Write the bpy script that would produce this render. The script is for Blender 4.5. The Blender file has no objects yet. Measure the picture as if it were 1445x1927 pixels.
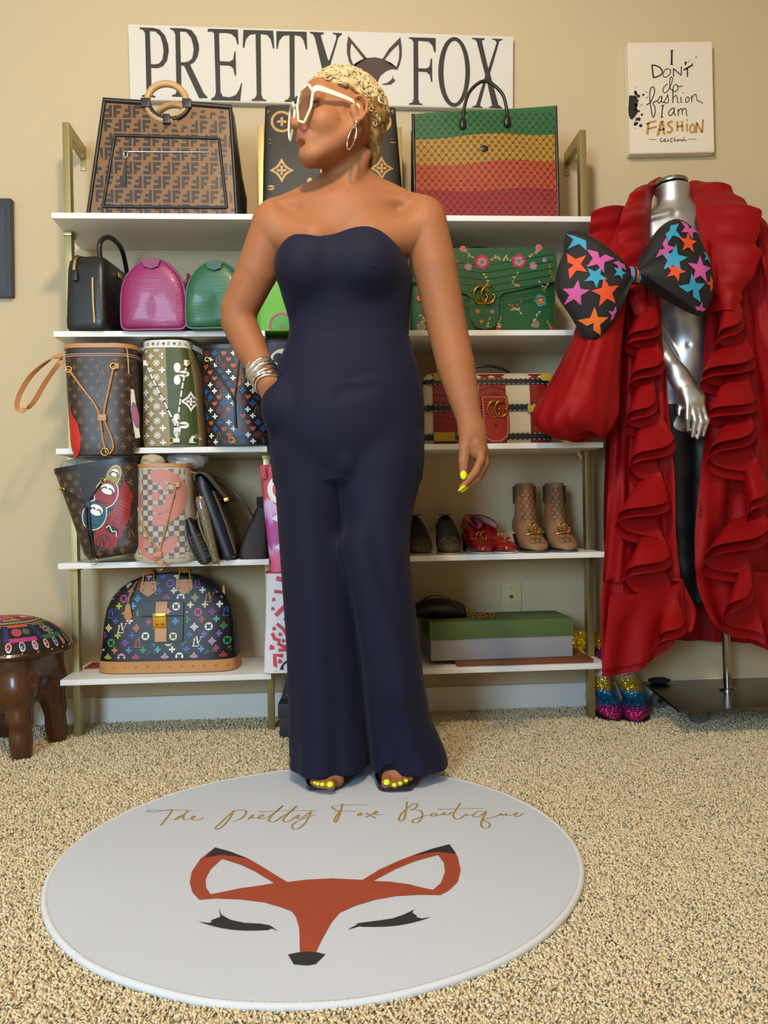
import bpy, bmesh, math, random
import numpy as np
from mathutils import Vector, Matrix
from mathutils.geometry import tessellate_polygon

PI = math.pi
S = bpy.context.scene
COL = S.collection

# ------------------------------------------------------------------ camera
FPX, PITCH, YAW, ROLL, CAMH = 1532.9, -0.0036, 0.0684, -0.0175, 0.680
_F = Vector((math.sin(YAW) * math.cos(PITCH), math.cos(YAW) * math.cos(PITCH), math.sin(PITCH)))
_R0 = Vector((math.cos(YAW), -math.sin(YAW), 0))
_U0 = _R0.cross(_F)
_R = _R0 * math.cos(ROLL) + _U0 * math.sin(ROLL)
_U = _U0 * math.cos(ROLL) - _R0 * math.sin(ROLL)
cam_data = bpy.data.cameras.new('camera')
cam_data.sensor_fit = 'VERTICAL'
cam_data.sensor_height = 36.0
cam_data.lens = FPX / 1927.0 * 36.0
cam_data.clip_start = 0.02
cam = bpy.data.objects.new('camera', cam_data)
COL.objects.link(cam)
cam.matrix_world = Matrix(((_R.x, _U.x, -_F.x, 0), (_R.y, _U.y, -_F.y, 0), (_R.z, _U.z, -_F.z, CAMH), (0, 0, 0, 1)))
S.camera = cam


def at(px, py, Y):
    """the point seen at a pixel of the 1445x1927 photograph, on the plane that stands Y metres into the room"""
    d = _F + _R * ((px - 722.5) / FPX) - _U * ((py - 963.5) / FPX)
    k = Y / d.y
    return Vector((d.x * k, Y, CAMH + d.z * k))


def atz(px, py, Z):
    d = _F + _R * ((px - 722.5) / FPX) - _U * ((py - 963.5) / FPX)
    k = (Z - CAMH) / d.z
    return Vector((d.x * k, d.y * k, Z))


# ------------------------------------------------------------------ world, lights, exposure
W = bpy.data.worlds.new('world')
S.world = W
W.use_nodes = True
W.node_tree.nodes['Background'].inputs[0].default_value = (0.62, 0.74, 0.95, 1)
W.node_tree.nodes['Background'].inputs[1].default_value = 1.0

S.view_settings.view_transform = 'Standard'
S.view_settings.look = 'None'
S.view_settings.gamma = 1.0
S.view_settings.use_curve_mapping = False
S.view_settings.exposure = 0.17
S.cycles.use_denoising = True
S.cycles.max_bounces = 7
S.cycles.transparent_max_bounces = 6
S.cycles.adaptive_threshold = 0.02
S.cycles.diffuse_bounces = 4
S.cycles.sample_clamp_indirect = 6.0

ROOM = dict(x0=-3.1, x1=2.9, y0=-2.10, y1=2.70, h=2.46)
WIN = dict(x0=-2.05, x1=-1.15, z0=0.85, z1=2.10)


def area(name, loc, rot, sx, sy, power, color):
    l = bpy.data.lights.new(name, 'AREA')
    l.shape = 'RECTANGLE'
    l.size, l.size_y = sx, sy
    l.energy = power
    l.color = color
    o = bpy.data.objects.new(name, l)
    COL.objects.link(o)
    o.location = loc
    o.rotation_euler = rot
    return o


# daylight entering through the window in the wall behind the camera
area('window_daylight', ((WIN['x0'] + WIN['x1']) / 2, ROOM['y0'] - 0.02, (WIN['z0'] + WIN['z1']) / 2),
     (PI / 2, 0, 0), WIN['x1'] - WIN['x0'], WIN['z1'] - WIN['z0'], 112.0, (0.50, 0.76, 1.0))
# warm bulb light of the ceiling lamp (its glass bowl is built further down)
LAMP = (-0.06, 0.78)
_pl = bpy.data.lights.new('ceiling_lamp_bulb', 'POINT')
_pl.shadow_soft_size = 0.09
_pl.energy = 72.0
_pl.color = (1.0, 0.83, 0.62)
_plo = bpy.data.objects.new('ceiling_lamp_bulb', _pl)
COL.objects.link(_plo)
_plo.location = (LAMP[0], LAMP[1], ROOM['h'] - 0.13)

# ------------------------------------------------------------------ helpers
RNG = random.Random(7)


def lin(c):
    if isinstance(c, str):
        c = c.lstrip('#')
        c = tuple(int(c[i:i + 2], 16) for i in (0, 2, 4))
    if max(c) > 1.0:
        c = tuple(v / 255.0 for v in c)
    return tuple(((v + 0.055) / 1.055) ** 2.4 if v > 0.04045 else v / 12.92 for v in c)


_MC = {}


def mat(name, color, rough=0.5, metal=0.0, bump=0.0, bscale=200.0, var=0.0, vscale=8.0, spec=0.5, sheen=0.0, coat=0.0,
        aniso=None, trans=0.0, alpha=1.0, color2=None):
    if name in _MC:
        return _MC[name]
    m = bpy.data.materials.new(name)
    m.use_nodes = True
    nt = m.node_tree
    b = nt.nodes['Principled BSDF']
    c = lin(color)
    b.inputs['Base Color'].default_value = (*c, 1)
    b.inputs['Roughness'].default_value = rough
    b.inputs['Metallic'].default_value = metal
    b.inputs['Specular IOR Level'].default_value = spec
    b.inputs['Sheen Weight'].default_value = sheen
    b.inputs['Coat Weight'].default_value = coat
    b.inputs['Transmission Weight'].default_value = trans
    b.inputs['Alpha'].default_value = alpha
    tc = None
    if var > 0 or bump > 0 or color2 is not None:
        tc = nt.nodes.new('ShaderNodeTexCoord')
        mp = nt.nodes.new('ShaderNodeMapping')
        nt.links.new(tc.outputs['Object'], mp.inputs['Vector'])
        if aniso:
            mp.inputs['Scale'].default_value = aniso
    if var > 0 or color2 is not None:
        n = nt.nodes.new('ShaderNodeTexNoise')
        n.inputs['Scale'].default_value = vscale
        n.inputs['Detail'].default_value = 4
        nt.links.new(mp.outputs[0], n.inputs['Vector'])
        mx = nt.nodes.new('ShaderNodeMix')
        mx.data_type = 'RGBA'
        nt.links.new(n.outputs['Fac'], mx.inputs['Factor'])
        if color2 is not None:
            c2 = lin(color2)
            rp = nt.nodes.new('ShaderNodeMapRange')
            rp.inputs[1].default_value, rp.inputs[2].default_value = 0.35, 0.65
            nt.links.new(n.outputs['Fac'], rp.inputs[0])
            nt.links.new(rp.outputs[0], mx.inputs['Factor'])
            mx.inputs[6].default_value = (*c, 1)
            mx.inputs[7].default_value = (*c2, 1)
        else:
            mx.inputs[6].default_value = (*[v * (1 - var) for v in c], 1)
            mx.inputs[7].default_value = (*[min(1, v * (1 + var)) for v in c], 1)
        nt.links.new(mx.outputs[2], b.inputs['Base Color'])
    if bump > 0:
        n2 = nt.nodes.new('ShaderNodeTexNoise')
        n2.inputs['Scale'].default_value = bscale
        n2.inputs['Detail'].default_value = 3
        nt.links.new(mp.outputs[0], n2.inputs['Vector'])
        bp = nt.nodes.new('ShaderNodeBump')
        bp.inputs['Strength'].default_value = bump
        bp.inputs['Distance'].default_value = 0.002
        nt.links.new(n2.outputs['Fac'], bp.inputs['Height'])
        nt.links.new(bp.outputs[0], b.inputs['Normal'])
    _MC[name] = m
    return m


def thing(name, label, cat, loc=(0, 0, 0), rz=0.0, group=None, rx=0.0, ry=0.0):
    o = bpy.data.objects.new(name, None)
    COL.objects.link(o)
    o.empty_display_size = 0.05
    o.location = loc
    o.rotation_euler = (rx, ry, rz)
    o['label'] = label
    o['category'] = cat
    if group:
        o['group'] = group
    return o


def tag(o, label, cat, group=None):
    o['label'] = label
    o['category'] = cat
    if group:
        o['group'] = group
    return o


def obj(name, V, F, m, parent=None, smooth=False, label=None, kind=None, mi=None, local=True):
    """one mesh object; vertices are in the parent's local space (or world space when local is False)"""
    me = bpy.data.meshes.new(name)
    V = [tuple(v) for v in V]
    if parent is not None and not local:
        inv = pmat(parent).inverted()
        V = [tuple(inv @ Vector(v)) for v in V]
    me.from_pydata(V, [], F)
    ms = m if isinstance(m, (list, tuple)) else [m]
    for q in ms:
        me.materials.append(q)
    if mi is not None:
        me.polygons.foreach_set('material_index', np.asarray(mi, dtype=np.int32))
    if smooth:
        me.polygons.foreach_set('use_smooth', np.ones(len(me.polygons), dtype=bool))
    me.update()
    o = bpy.data.objects.new(name, me)
    COL.objects.link(o)
    if parent is not None:
        o.parent = parent
    if label:
        o['label'] = label
    if kind:
        o['kind'] = kind
    return o


def pmat(o):
    m = Matrix.LocRotScale(o.location, o.rotation_euler, o.scale)
    return (pmat(o.parent) @ m) if o.parent else m


def fixn(o):
    bm = bmesh.new()
    bm.from_mesh(o.data)
    bmesh.ops.recalc_face_normals(bm, faces=bm.faces)
    bm.to_mesh(o.data)
    bm.free()
    return o


def bmobj(name, bm, m, parent=None, smooth=False, **k):
    me = bpy.data.meshes.new(name)
    bm.to_mesh(me)
    bm.free()
    for q in (m if isinstance(m, (list, tuple)) else [m]):
        me.materials.append(q)
    if smooth:
        me.polygons.foreach_set('use_smooth', np.ones(len(me.polygons), dtype=bool))
    o = bpy.data.objects.new(name, me)
    COL.objects.link(o)
    if parent is not None:
        o.parent = parent
    for kk, v in k.items():
        o[kk] = v
    return o


def autosmooth(o, ang=0.7):
    me = o.data
    me.polygons.foreach_set('use_smooth', np.ones(len(me.polygons), dtype=bool))
    me.set_sharp_from_angle(angle=ang)
    return o


def box(name, x0, x1, y0, y1, z0, z1, m, parent=None, bev=0.0, seg=2, **k):
    bm = bmesh.new()
    bmesh.ops.create_cube(bm, size=1.0)
    for v in bm.verts:
        v.co = Vector((x0 + (v.co.x + .5) * (x1 - x0), y0 + (v.co.y + .5) * (y1 - y0), z0 + (v.co.z + .5) * (z1 - z0)))
    if bev > 0:
        bmesh.ops.bevel(bm, geom=bm.edges[:], offset=bev, segments=seg, affect='EDGES', profile=0.7)
    o = bmobj(name, bm, m, parent, **k)
    if bev > 0:
        autosmooth(o, 0.6)
    return o


def crom(pts, n=8, closed=False):
    """Catmull-Rom resampling of control points"""
    P = [Vector(p) for p in pts]
    if len(P) < 3 and not closed:
        return [P[0].lerp(P[-1], i / n) for i in range(n + 1)]
    out = []
    N = len(P)
    rng = range(N) if closed else range(N - 1)
    for i in rng:
        if closed:
            a, b, c, d = P[(i - 1) % N], P[i], P[(i + 1) % N], P[(i + 2) % N]
        else:
            b, c = P[i], P[i + 1]
            a = P[i - 1] if i > 0 else b * 2 - c
            d = P[i + 2] if i + 2 < N else c * 2 - b
        for j in range(n):
            t = j / n
            out.append(0.5 * ((2 * b) + (c - a) * t + (2 * a - 5 * b + 4 * c - d) * t * t + (3 * b - a - 3 * c + d) * t ** 3))
    if not closed:
        out.append(P[-1].copy())
    return out


def tube_geo(pts, r, n=8, closed=False, flat=None, up=None, cap=True):
    """tube along points; r number or list; flat=(w,t) gives a rectangular strap section (w along 'up')"""
    P = [Vector(p) for p in pts]
    N = len(P)
    T = []
    for i in range(N):
        if closed:
            t = P[(i + 1) % N] - P[(i - 1) % N]
        else:
            t = P[min(i + 1, N - 1)] - P[max(i - 1, 0)]
        if t.length < 1e-9:
            t = Vector((0, 0, 1))
        T.append(t.normalized())
    nrm = Vector(up) if up is not None else (Vector((0, 0, 1)) if abs(T[0].z) < 0.9 else Vector((1, 0, 0)))
    V, F = [], []
    if flat:
        w, t_ = flat
        sec = [(-w / 2, -t_ / 2), (w / 2, -t_ / 2), (w / 2, t_ / 2), (-w / 2, t_ / 2)]
        n = 4
    for i in range(N):
        if up is not None:
            nrm = Vector(up)
        nrm = (nrm - T[i] * nrm.dot(T[i]))
        if nrm.length < 1e-6:
            nrm = T[i].orthogonal()
        nrm.normalize()
        bn = T[i].cross(nrm)
        rr = r[i] if isinstance(r, (list, tuple)) else r
        for k in range(n):
            if flat:
                a, b = sec[k]
                V.append(P[i] + nrm * a * rr + bn * b * rr)
            else:
                a = 2 * PI * k / n
                V.append(P[i] + (nrm * math.cos(a) + bn * math.sin(a)) * rr)
    M = N if closed else N - 1
    for i in range(M):
        for k in range(n):
            a, b = i * n + k, i * n + (k + 1) % n
            c, d = ((i + 1) % N) * n + (k + 1) % n, ((i + 1) % N) * n + k
            F.append((a, b, c, d))
    if not closed and cap:
        F.append(tuple(range(n - 1, -1, -1)))
        F.append(tuple((N - 1) * n + k for k in range(n)))
    return V, F


def tube(name, pts, r, m, parent=None, n=8, closed=False, flat=None, up=None, **k):
    V, F = tube_geo(pts, r, n, closed, flat, up)
    o = obj(name, V, F, m, parent, smooth=not flat, **k)
    if flat:
        autosmooth(o, 0.8)
    else:
        autosmooth(o, 1.0)
    return o


def join_geo(parts):
    V, F = [], []
    for v, f in parts:
        o = len(V)
        V += list(v)
        F += [tuple(i + o for i in q) for q in f]
    return V, F


def lathe(name, prof, m, parent=None, c=(0, 0), n=32, smooth=True, **k):
    V, F = [], []
    L = len(prof)
    for i in range(n):
        a = 2 * PI * i / n
        for r, z in prof:
            V.append((c[0] + r * math.cos(a), c[1] + r * math.sin(a), z))
    for i in range(n):
        for j in range(L - 1):
            a, b = i * L + j, ((i + 1) % n) * L + j
            F.append((a, b, b + 1, a + 1))
    o = obj(name, V, F, m, parent, **k)
    bm = bmesh.new()
    bm.from_mesh(o.data)
    bmesh.ops.remove_doubles(bm, verts=bm.verts, dist=1e-5)
    bmesh.ops.recalc_face_normals(bm, faces=bm.faces)
    bm.to_mesh(o.data)
    bm.free()
    if smooth:
        autosmooth(o, 0.8)
    return o


def loft_geo(rings, closed_ring=True, cap=True):
    n = len(rings[0])
    V, F = [], []
    for r in rings:
        V += [tuple(p) for p in r]
    K = n if closed_ring else n - 1
    for i in range(len(rings) - 1):
        for k in range(K):
            a, b = i * n + k, i * n + (k + 1) % n
            F.append((a, b, b + n, a + n))
    if cap and closed_ring:
        F.append(tuple(range(n - 1, -1, -1)))
        o = (len(rings) - 1) * n
        F.append(tuple(o + k for k in range(n)))
    return V, F


def loft(name, rings, m, parent=None, smooth=True, ang=0.9, closed_ring=True, cap=True, **k):
    V, F = loft_geo(rings, closed_ring, cap)
    o = obj(name, V, F, m, parent, **k)
    fixn(o)
    if smooth:
        autosmooth(o, ang)
    return o


def grid(name, fn, nu, nv, m, parent=None, thick=0.0, smooth=True, ang=1.2, closed_u=False, **k):
    """parametric sheet fn(u,v)->point, u,v in 0..1; thick adds a solidify-like second side"""
    V = []
    cu = nu if closed_u else nu + 1
    for j in range(nv + 1):
        for i in range(cu):
            V.append(Vector(fn(i / nu, j / nv)))
    F = []
    for j in range(nv):
        for i in range(nu):
            a, b = j * cu + i, j * cu + (i + 1) % cu
            F.append((a, b, b + cu, a + cu))
    o = obj(name, V, F, m, parent, **k)
    if thick:
        solid(o, thick)
    if smooth:
        autosmooth(o, ang)
    return o


def solid(o, t):
    """give a sheet thickness t (real geometry): a second skin along the vertex normals, closed at the rim"""
    bm = bmesh.new()
    bm.from_mesh(o.data)
    bm.normal_update()
    vs, fs = bm.verts[:], bm.faces[:]
    rim = [e for e in bm.edges if len(e.link_faces) == 1]
    n2 = {}
    for v in vs:
        n = v.normal
        n2[v] = bm.verts.new(v.co + (n * t if 0.5 < n.length < 1.5 else Vector((0, t, 0))))
    for f in fs:
        q = bm.faces.new([n2[v] for v in reversed(f.verts)])
        q.material_index = f.material_index
        q.smooth = f.smooth
    for e in rim:
        a, b = e.verts
        bm.faces.new((a, b, n2[b], n2[a]))
    bmesh.ops.recalc_face_normals(bm, faces=bm.faces)
    bm.to_mesh(o.data)
    bm.free()
    return o


def sphere_geo(c, r, nu=10, nv=7):
    V, F = [], []
    r = r if isinstance(r, (tuple, list)) else (r, r, r)
    for j in range(nv + 1):
        t = PI * j / nv
        for i in range(nu):
            a = 2 * PI * i / nu
            V.append((c[0] + r[0] * math.sin(t) * math.cos(a), c[1] + r[1] * math.sin(t) * math.sin(a), c[2] + r[2] * math.cos(t)))
    for j in range(nv):
        for i in range(nu):
            a, b = j * nu + i, j * nu + (i + 1) % nu
            F.append((a, a + nu, b + nu, b))
    return V, F


def sphere(name, c, r, m, parent=None, nu=12, nv=8, **k):
    V, F = sphere_geo(c, r, nu, nv)
    return obj(name, V, F, m, parent, smooth=True, **k)


def rrect(w, h, r, n=4, cx=0.0, cy=0.0):
    P = []
    for sx, sy, a0 in ((1, 1, 0), (-1, 1, PI / 2), (-1, -1, PI), (1, -1, 1.5 * PI)):
        for i in range(n + 1):
            a = a0 + PI / 2 * i / n
            P.append((cx + sx * (w / 2 - r) + r * math.cos(a), cy + sy * (h / 2 - r) + r * math.sin(a)))
    return P


# ------------------------------------------------------------------ flat print: outlines mapped on a surface
def tri_poly(outer, holes=()):
    loops = [[Vector((p[0], p[1], 0)) for p in outer]] + [[Vector((p[0], p[1], 0)) for p in h] for h in holes]
    pts = [tuple(p) for l in loops for p in l]
    return [(p[0], p[1]) for p in pts], [tuple(t) for t in tessellate_polygon(loops)]


class Print:
    """collects flat coloured outlines in (u,v) and lays them on a surface fn(u,v)->point"""

    def __init__(self):
        self.V, self.F, self.M, self.mats = [], [], [], []

    def add(self, m, outer, holes=(), xf=None):
        if m not in self.mats:
            self.mats.append(m)
        k = self.mats.index(m)
        P, T = tri_poly(outer, holes)
        if xf:
            P = [xf(p) for p in P]
        o = len(self.V)
        self.V += P
        for t in T:
            self.F.append(tuple(i + o for i in t))
            self.M.append(k)

    def quads(self, m, P, F, xf=None):
        if m not in self.mats:
            self.mats.append(m)
        k = self.mats.index(m)
        if xf:
            P = [xf(p) for p in P]
        o = len(self.V)
        self.V += [tuple(p) for p in P]
        for f in F:
            self.F.append(tuple(i + o for i in f))
            self.M.append(k)

    def build(self, name, fn, parent, sub=None, inside=None, local=True, label=None, kind=None):
        V, F, M = self.V, self.F, self.M
        if inside:
            keep = [inside(v[0], v[1]) for v in V]
            z = [(f, k) for f, k in zip(F, M) if all(keep[i] for i in f)]
            F, M = [a for a, b in z], [b for a, b in z]
        if not F:
            return None
        bm = bmesh.new()
        vs = [bm.verts.new((v[0], v[1], 0)) for v in V]
        for f, k in zip(F, M):
            try:
                q = bm.faces.new([vs[i] for i in f])
                q.material_index = k
            except ValueError:
                pass
        for v in list(bm.verts):
            if not v.link_faces:
                bm.verts.remove(v)
        if sub:
            for _ in range(5):
                E = [e for e in bm.edges if e.calc_length() > sub]
                if not E:
                    break
                bmesh.ops.subdivide_edges(bm, edges=E, cuts=1)
                bmesh.ops.triangulate(bm, faces=[f for f in bm.faces if len(f.verts) > 3])
        for v in bm.verts:
            v.co = Vector(fn(v.co.x, v.co.y))
        for f in bm.faces:
            f.smooth = True
        o = bmobj(name, bm, self.mats, parent)
        if not local and parent is not None:
            inv = pmat(parent).inverted()
            o.data.transform(inv)
        if label:
            o['label'] = label
        if kind:
            o['kind'] = kind
        return o


def XF(cx, cy, s=1.0, a=0.0, sy=None, sh=0.0):
    c, sn = math.cos(a), math.sin(a)
    sy = s if sy is None else sy

    def f(p):
        x, y = p[0] * s + sh * p[1] * sy, p[1] * sy
        return (cx + x * c - y * sn, cy + x * sn + y * c)
    return f


def stroke(pts, w, closed=False):
    """flat ribbon polygon along a 2-D polyline; w number or list"""
    P = [Vector((p[0], p[1])) for p in pts]
    N = len(P)
    L, Rr = [], []
    for i in range(N):
        if closed:
            t = P[(i + 1) % N] - P[(i - 1) % N]
        else:
            t = P[min(i + 1, N - 1)] - P[max(i - 1, 0)]
        if t.length < 1e-9:
            t = Vector((1, 0))
        t.normalize()
        nn = Vector((-t.y, t.x))
        ww = (w[i] if isinstance(w, (list, tuple)) else w) / 2
        L.append(P[i] + nn * ww)
        Rr.append(P[i] - nn * ww)
    V = [tuple(p) for p in L] + [tuple(p) for p in Rr]
    F = []
    for i in range(N if closed else N - 1):
        j = (i + 1) % N
        F.append((i, N + i, N + j, j))
    return V, F


def crom2(pts, n=8, closed=False):
    return [(p.x, p.y) for p in crom([(a[0], a[1], 0) for a in pts], n, closed)]


def circ(r=0.5, n=16, cx=0, cy=0, a0=0):
    return [(cx + r * math.cos(a0 + 2 * PI * i / n), cy + r * math.sin(a0 + 2 * PI * i / n)) for i in range(n)]


def star_pts(n=5, r0=0.5, r1=0.2, a0=PI / 2):
    return [((r0 if i % 2 == 0 else r1) * math.cos(a0 + PI * i / n), (r0 if i % 2 == 0 else r1) * math.sin(a0 + PI * i / n)) for i in range(2 * n)]


def flower4(r=0.5, a0=0.0, n=32):
    """four pointed petals"""
    P = []
    for i in range(n):
        a = 2 * PI * i / n
        q = abs(math.cos(2 * a))
        rr = r * (0.20 + 0.80 * q ** 1.05)
        P.append((rr * math.cos(a + a0), rr * math.sin(a + a0)))
    return P


def quatre(r=0.5, n=24, a0=PI / 4):
    """four round lobes"""
    P = []
    for i in range(n):
        a = 2 * PI * i / n
        rr = r * (0.42 + 0.58 * abs(math.cos(2 * a)) ** 0.55)
        P.append((rr * math.cos(a + a0), rr * math.sin(a + a0)))
    return P


def dia(r=0.5, n=6, bend=0.12):
    """four pointed diamond with curved-in sides"""
    P = []
    for q in range(4):
        a = PI / 2 * q
        A = Vector((math.cos(a), math.sin(a))) * r
        B = Vector((math.cos(a + PI / 2), math.sin(a + PI / 2))) * r
        for i in range(n):
            t = i / n
            p = A.lerp(B, t)
            p = p * (1 - bend * 4 * t * (1 - t) * 2)
            P.append((p.x, p.y))
    return P


def heart(r=0.5, n=20):
    P = []
    for i in range(n):
        t = 2 * PI * i / n
        P.append((r * 16 * math.sin(t) ** 3 / 17, r * (13 * math.cos(t) - 5 * math.cos(2 * t) - 2 * math.cos(3 * t) - math.cos(4 * t)) / 17))
    return P


def mono_letters():
    """the slanted interlaced letters L and V"""
    out = []
    out.append(stroke([(-0.30, 0.26), (-0.40, -0.42)], 0.11))
    out.append(stroke([(-0.42, 0.28), (-0.18, 0.28)], 0.06))
    out.append(stroke([(-0.52, -0.46), (0.14, -0.46)], 0.08))
    out.append(stroke([(0.11, -0.49), (0.19, -0.26)], 0.06))
    out.append(stroke([(-0.08, 0.46), (0.06, -0.22)], 0.13))
    out.append(stroke([(0.06, -0.24), (0.42, 0.46)], 0.055))
    out.append(stroke([(-0.20, 0.48), (0.06, 0.48)], 0.06))
    out.append(stroke([(0.30, 0.48), (0.54, 0.48)], 0.06))
    return out


def put(pr, m, shape, xf):
    if shape == 'LV':
        for P, F in mono_letters():
            pr.quads(m, P, F, xf)
    elif shape == 'flower':
        pr.add(m, flower4(), (circ(0.08, 6),), xf)
    elif shape == 'solidflower':
        pr.add(m, flower4(), (), xf)
    elif shape == 'diamond':
        pr.add(m, dia(0.55), (dia(0.36),), xf)
        pr.add(m, flower4(0.24, n=16), (), xf)
    elif shape == 'ring':
        pr.add(m, circ(0.5, 20), (circ(0.40, 20)[::-1],), xf)
        pr.add(m, quatre(0.33), (circ(0.07, 6),), xf)
    elif shape == 'ringinv':
        pr.add(m, circ(0.5, 20), (quatre(0.36)[::-1],), xf)
    elif shape == 'heart':
        pr.add(m, heart(0.5), (), xf)
    elif shape == 'star':
        pr.add(m, star_pts(5, 0.5, 0.2), (), xf)


def arc(cx, cy, r, a0, a1, n=12, ry=None):
    ry = r if ry is None else ry
    return [(cx + r * math.cos(math.radians(a0 + (a1 - a0) * i / n)), cy + ry * math.sin(math.radians(a0 + (a1 - a0) * i / n))) for i in range(n + 1)]


def letter_G2():
    """double G emblem outlines as centre lines in a box about 1.3 wide and 1 high"""
    a = arc(-0.22, 0, 0.42, 62, 360, 22, 0.5) + [(0.20, 0.0), (0.02, 0.0)]
    b = arc(0.22, 0, 0.42, 62, 360, 22, 0.5) + [(0.64, 0.0), (0.46, 0.0)]
    return a, b


# ------------------------------------------------------------------ implicit modeller (smooth unions, surface nets)
class Field:
    def __init__(self, lo, hi, h):
        self.lo = np.array(lo, float)
        self.h = h
        self.n = np.ceil((np.array(hi, float) - self.lo) / h).astype(int) + 1
        self.f = np.full(tuple(self.n), 0.2, np.float32)

    def sub(self, lo, hi, pad):
        a = np.clip(np.floor((np.array(lo) - pad - self.lo) / self.h).astype(int), 0, self.n - 1)
        b = np.clip(np.ceil((np.array(hi) + pad - self.lo) / self.h).astype(int) + 1, 1, self.n)
        if np.any(b <= a):
            return None, None
        ax = [(self.lo[i] + self.h * np.arange(a[i], b[i])).astype(np.float32) for i in range(3)]
        X, Y, Z = np.meshgrid(*ax, indexing='ij', sparse=True)
        return (slice(a[0], b[0]), slice(a[1], b[1]), slice(a[2], b[2])), (X, Y, Z)

    def blend(self, sl, d, k, op):
        f = self.f[sl]
        if op == 'add':
            if k <= 0:
                np.minimum(f, d, out=f)
            else:
                t = np.clip(0.5 + 0.5 * (f - d) / k, 0, 1)
                f[...] = f * (1 - t) + d * t - k * t * (1 - t)
        elif op == 'cut':
            if k <= 0:
                np.maximum(f, -d, out=f)
            else:
                t = np.clip(0.5 - 0.5 * (f + d) / k, 0, 1)
                f[...] = f * (1 - t) - d * t + k * t * (1 - t)

    def cone(self, a, b, ra, rb, k=0.01, op='add', flat=None, fs=1.0):
        """tapered capsule; flat: direction along which the section is scaled by fs"""
        a, b = np.array(a, float), np.array(b, float)
        R = max(ra, rb) * max(1, fs)
        sl, G = self.sub(np.minimum(a, b) - R, np.maximum(a, b) + R, k + 2 * self.h)
        if sl is None:
            return self
        ab = b - a
        L2 = max(float(ab @ ab), 1e-12)
        px, py, pz = G[0] - a[0], G[1] - a[1], G[2] - a[2]
        t = np.clip((px * ab[0] + py * ab[1] + pz * ab[2]) / L2, 0, 1)
        dx, dy, dz = px - t * ab[0], py - t * ab[1], pz - t * ab[2]
        if flat is not None:
            f = np.array(flat, float)
            f = f - ab * (f @ ab) / L2
            f /= np.linalg.norm(f)
            q = dx * f[0] + dy * f[1] + dz * f[2]
            s = (1 / fs - 1) * q
            dx, dy, dz = dx + f[0] * s, dy + f[1] * s, dz + f[2] * s
        d = np.sqrt(dx * dx + dy * dy + dz * dz) - (ra + (rb - ra) * t)
        self.blend(sl, d.astype(np.float32), k, op)
        return self

    def ell(self, c, r, rot=None, k=0.01, op='add'):
        """ellipsoid, rot: 3x3 whose columns are its axes"""
        c, r = np.array(c, float), np.array(r, float)
        M = np.eye(3) if rot is None else np.array(rot, float)
        ext = np.sqrt(((M * r) ** 2).sum(axis=1))
        sl, G = self.sub(c - ext, c + ext, k + 2 * self.h)
        if sl is None:
            return self
        p = [G[i] - c[i] for i in range(3)]
        l = [(p[0] * M[0, i] + p[1] * M[1, i] + p[2] * M[2, i]) for i in range(3)]
        k0 = np.sqrt(sum((l[i] / r[i]) ** 2 for i in range(3)))
        k1 = np.sqrt(sum((l[i] / r[i] ** 2) ** 2 for i in range(3))) + 1e-9
        self.blend(sl, (k0 * (k0 - 1) / k1).astype(np.float32), k, op)
        return self

    def fn(self, lo, hi, func, k=0.0, op='add'):
        sl, G = self.sub(np.array(lo, float), np.array(hi, float), k)
        if sl is None:
            return self
        d = func(*G)
        d = np.broadcast_to(d, self.f[sl].shape).astype(np.float32)
        self.blend(sl, d, k, op)
        return self

    def chain(self, pts, rad, k=0.01, **q):
        for i in range(len(pts) - 1):
            self.cone(pts[i], pts[i + 1], rad[i], rad[i + 1], k, **q)
        return self

    def mesh(self):
        f = self.f
        ins = f < 0
        nx, ny, nz = f.shape
        c = np.zeros((nx - 1, ny - 1, nz - 1), np.uint8)
        off = [(i, j, k) for i in (0, 1) for j in (0, 1) for k in (0, 1)]
        for i, j, k in off:
            c += ins[i:nx - 1 + i, j:ny - 1 + j, k:nz - 1 + k]
        act = (c > 0) & (c < 8)
        del c
        idx = np.argwhere(act)
        ids = np.full(act.shape, -1, np.int32)
        ids[act] = np.arange(len(idx), dtype=np.int32)
        I, J, K = idx[:, 0], idx[:, 1], idx[:, 2]
        val = {o: f[I + o[0], J + o[1], K + o[2]] for o in off}
        acc = np.zeros((len(idx), 3))
        cnt = np.zeros(len(idx))
        for o in off:
            for ax in range(3):
                if o[ax]:
                    continue
                p = list(o)
                p[ax] = 1
                p = tuple(p)
                va, vb = val[o], val[p]
                m = (va < 0) != (vb < 0)
                t = np.where(m, va / np.where(va == vb, 1, va - vb), 0)
                q = np.tile(np.array(o, float), (len(idx), 1))
                q[:, ax] += t
                acc += q * m[:, None]
                cnt += m
        V = (idx + acc / cnt[:, None]) * self.h + self.lo
        Fs = []
        for ax in range(3):
            sa = [slice(None)] * 3
            sb = [slice(None)] * 3
            sa[ax] = slice(0, f.shape[ax] - 1)
            sb[ax] = slice(1, f.shape[ax])
            A, B = ins[tuple(sa)], ins[tuple(sb)]
            e = np.argwhere(A != B)
            o1, o2 = [(1, 2), (2, 0), (0, 1)][ax]
            ok = (e[:, o1] > 0) & (e[:, o2] > 0) & (e[:, o1] < f.shape[o1] - 1) & (e[:, o2] < f.shape[o2] - 1)
            e = e[ok]
            flip = A[e[:, 0], e[:, 1], e[:, 2]]

            def cid(d1, d2):
                q = e.copy()
                q[:, o1] -= d1
                q[:, o2] -= d2
                return ids[q[:, 0], q[:, 1], q[:, 2]]
            qd = np.stack([cid(0, 0), cid(1, 0), cid(1, 1), cid(0, 1)], 1)
            qd[~flip] = qd[~flip][:, ::-1]
            Fs.append(qd)
        return V, np.concatenate(Fs)

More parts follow.
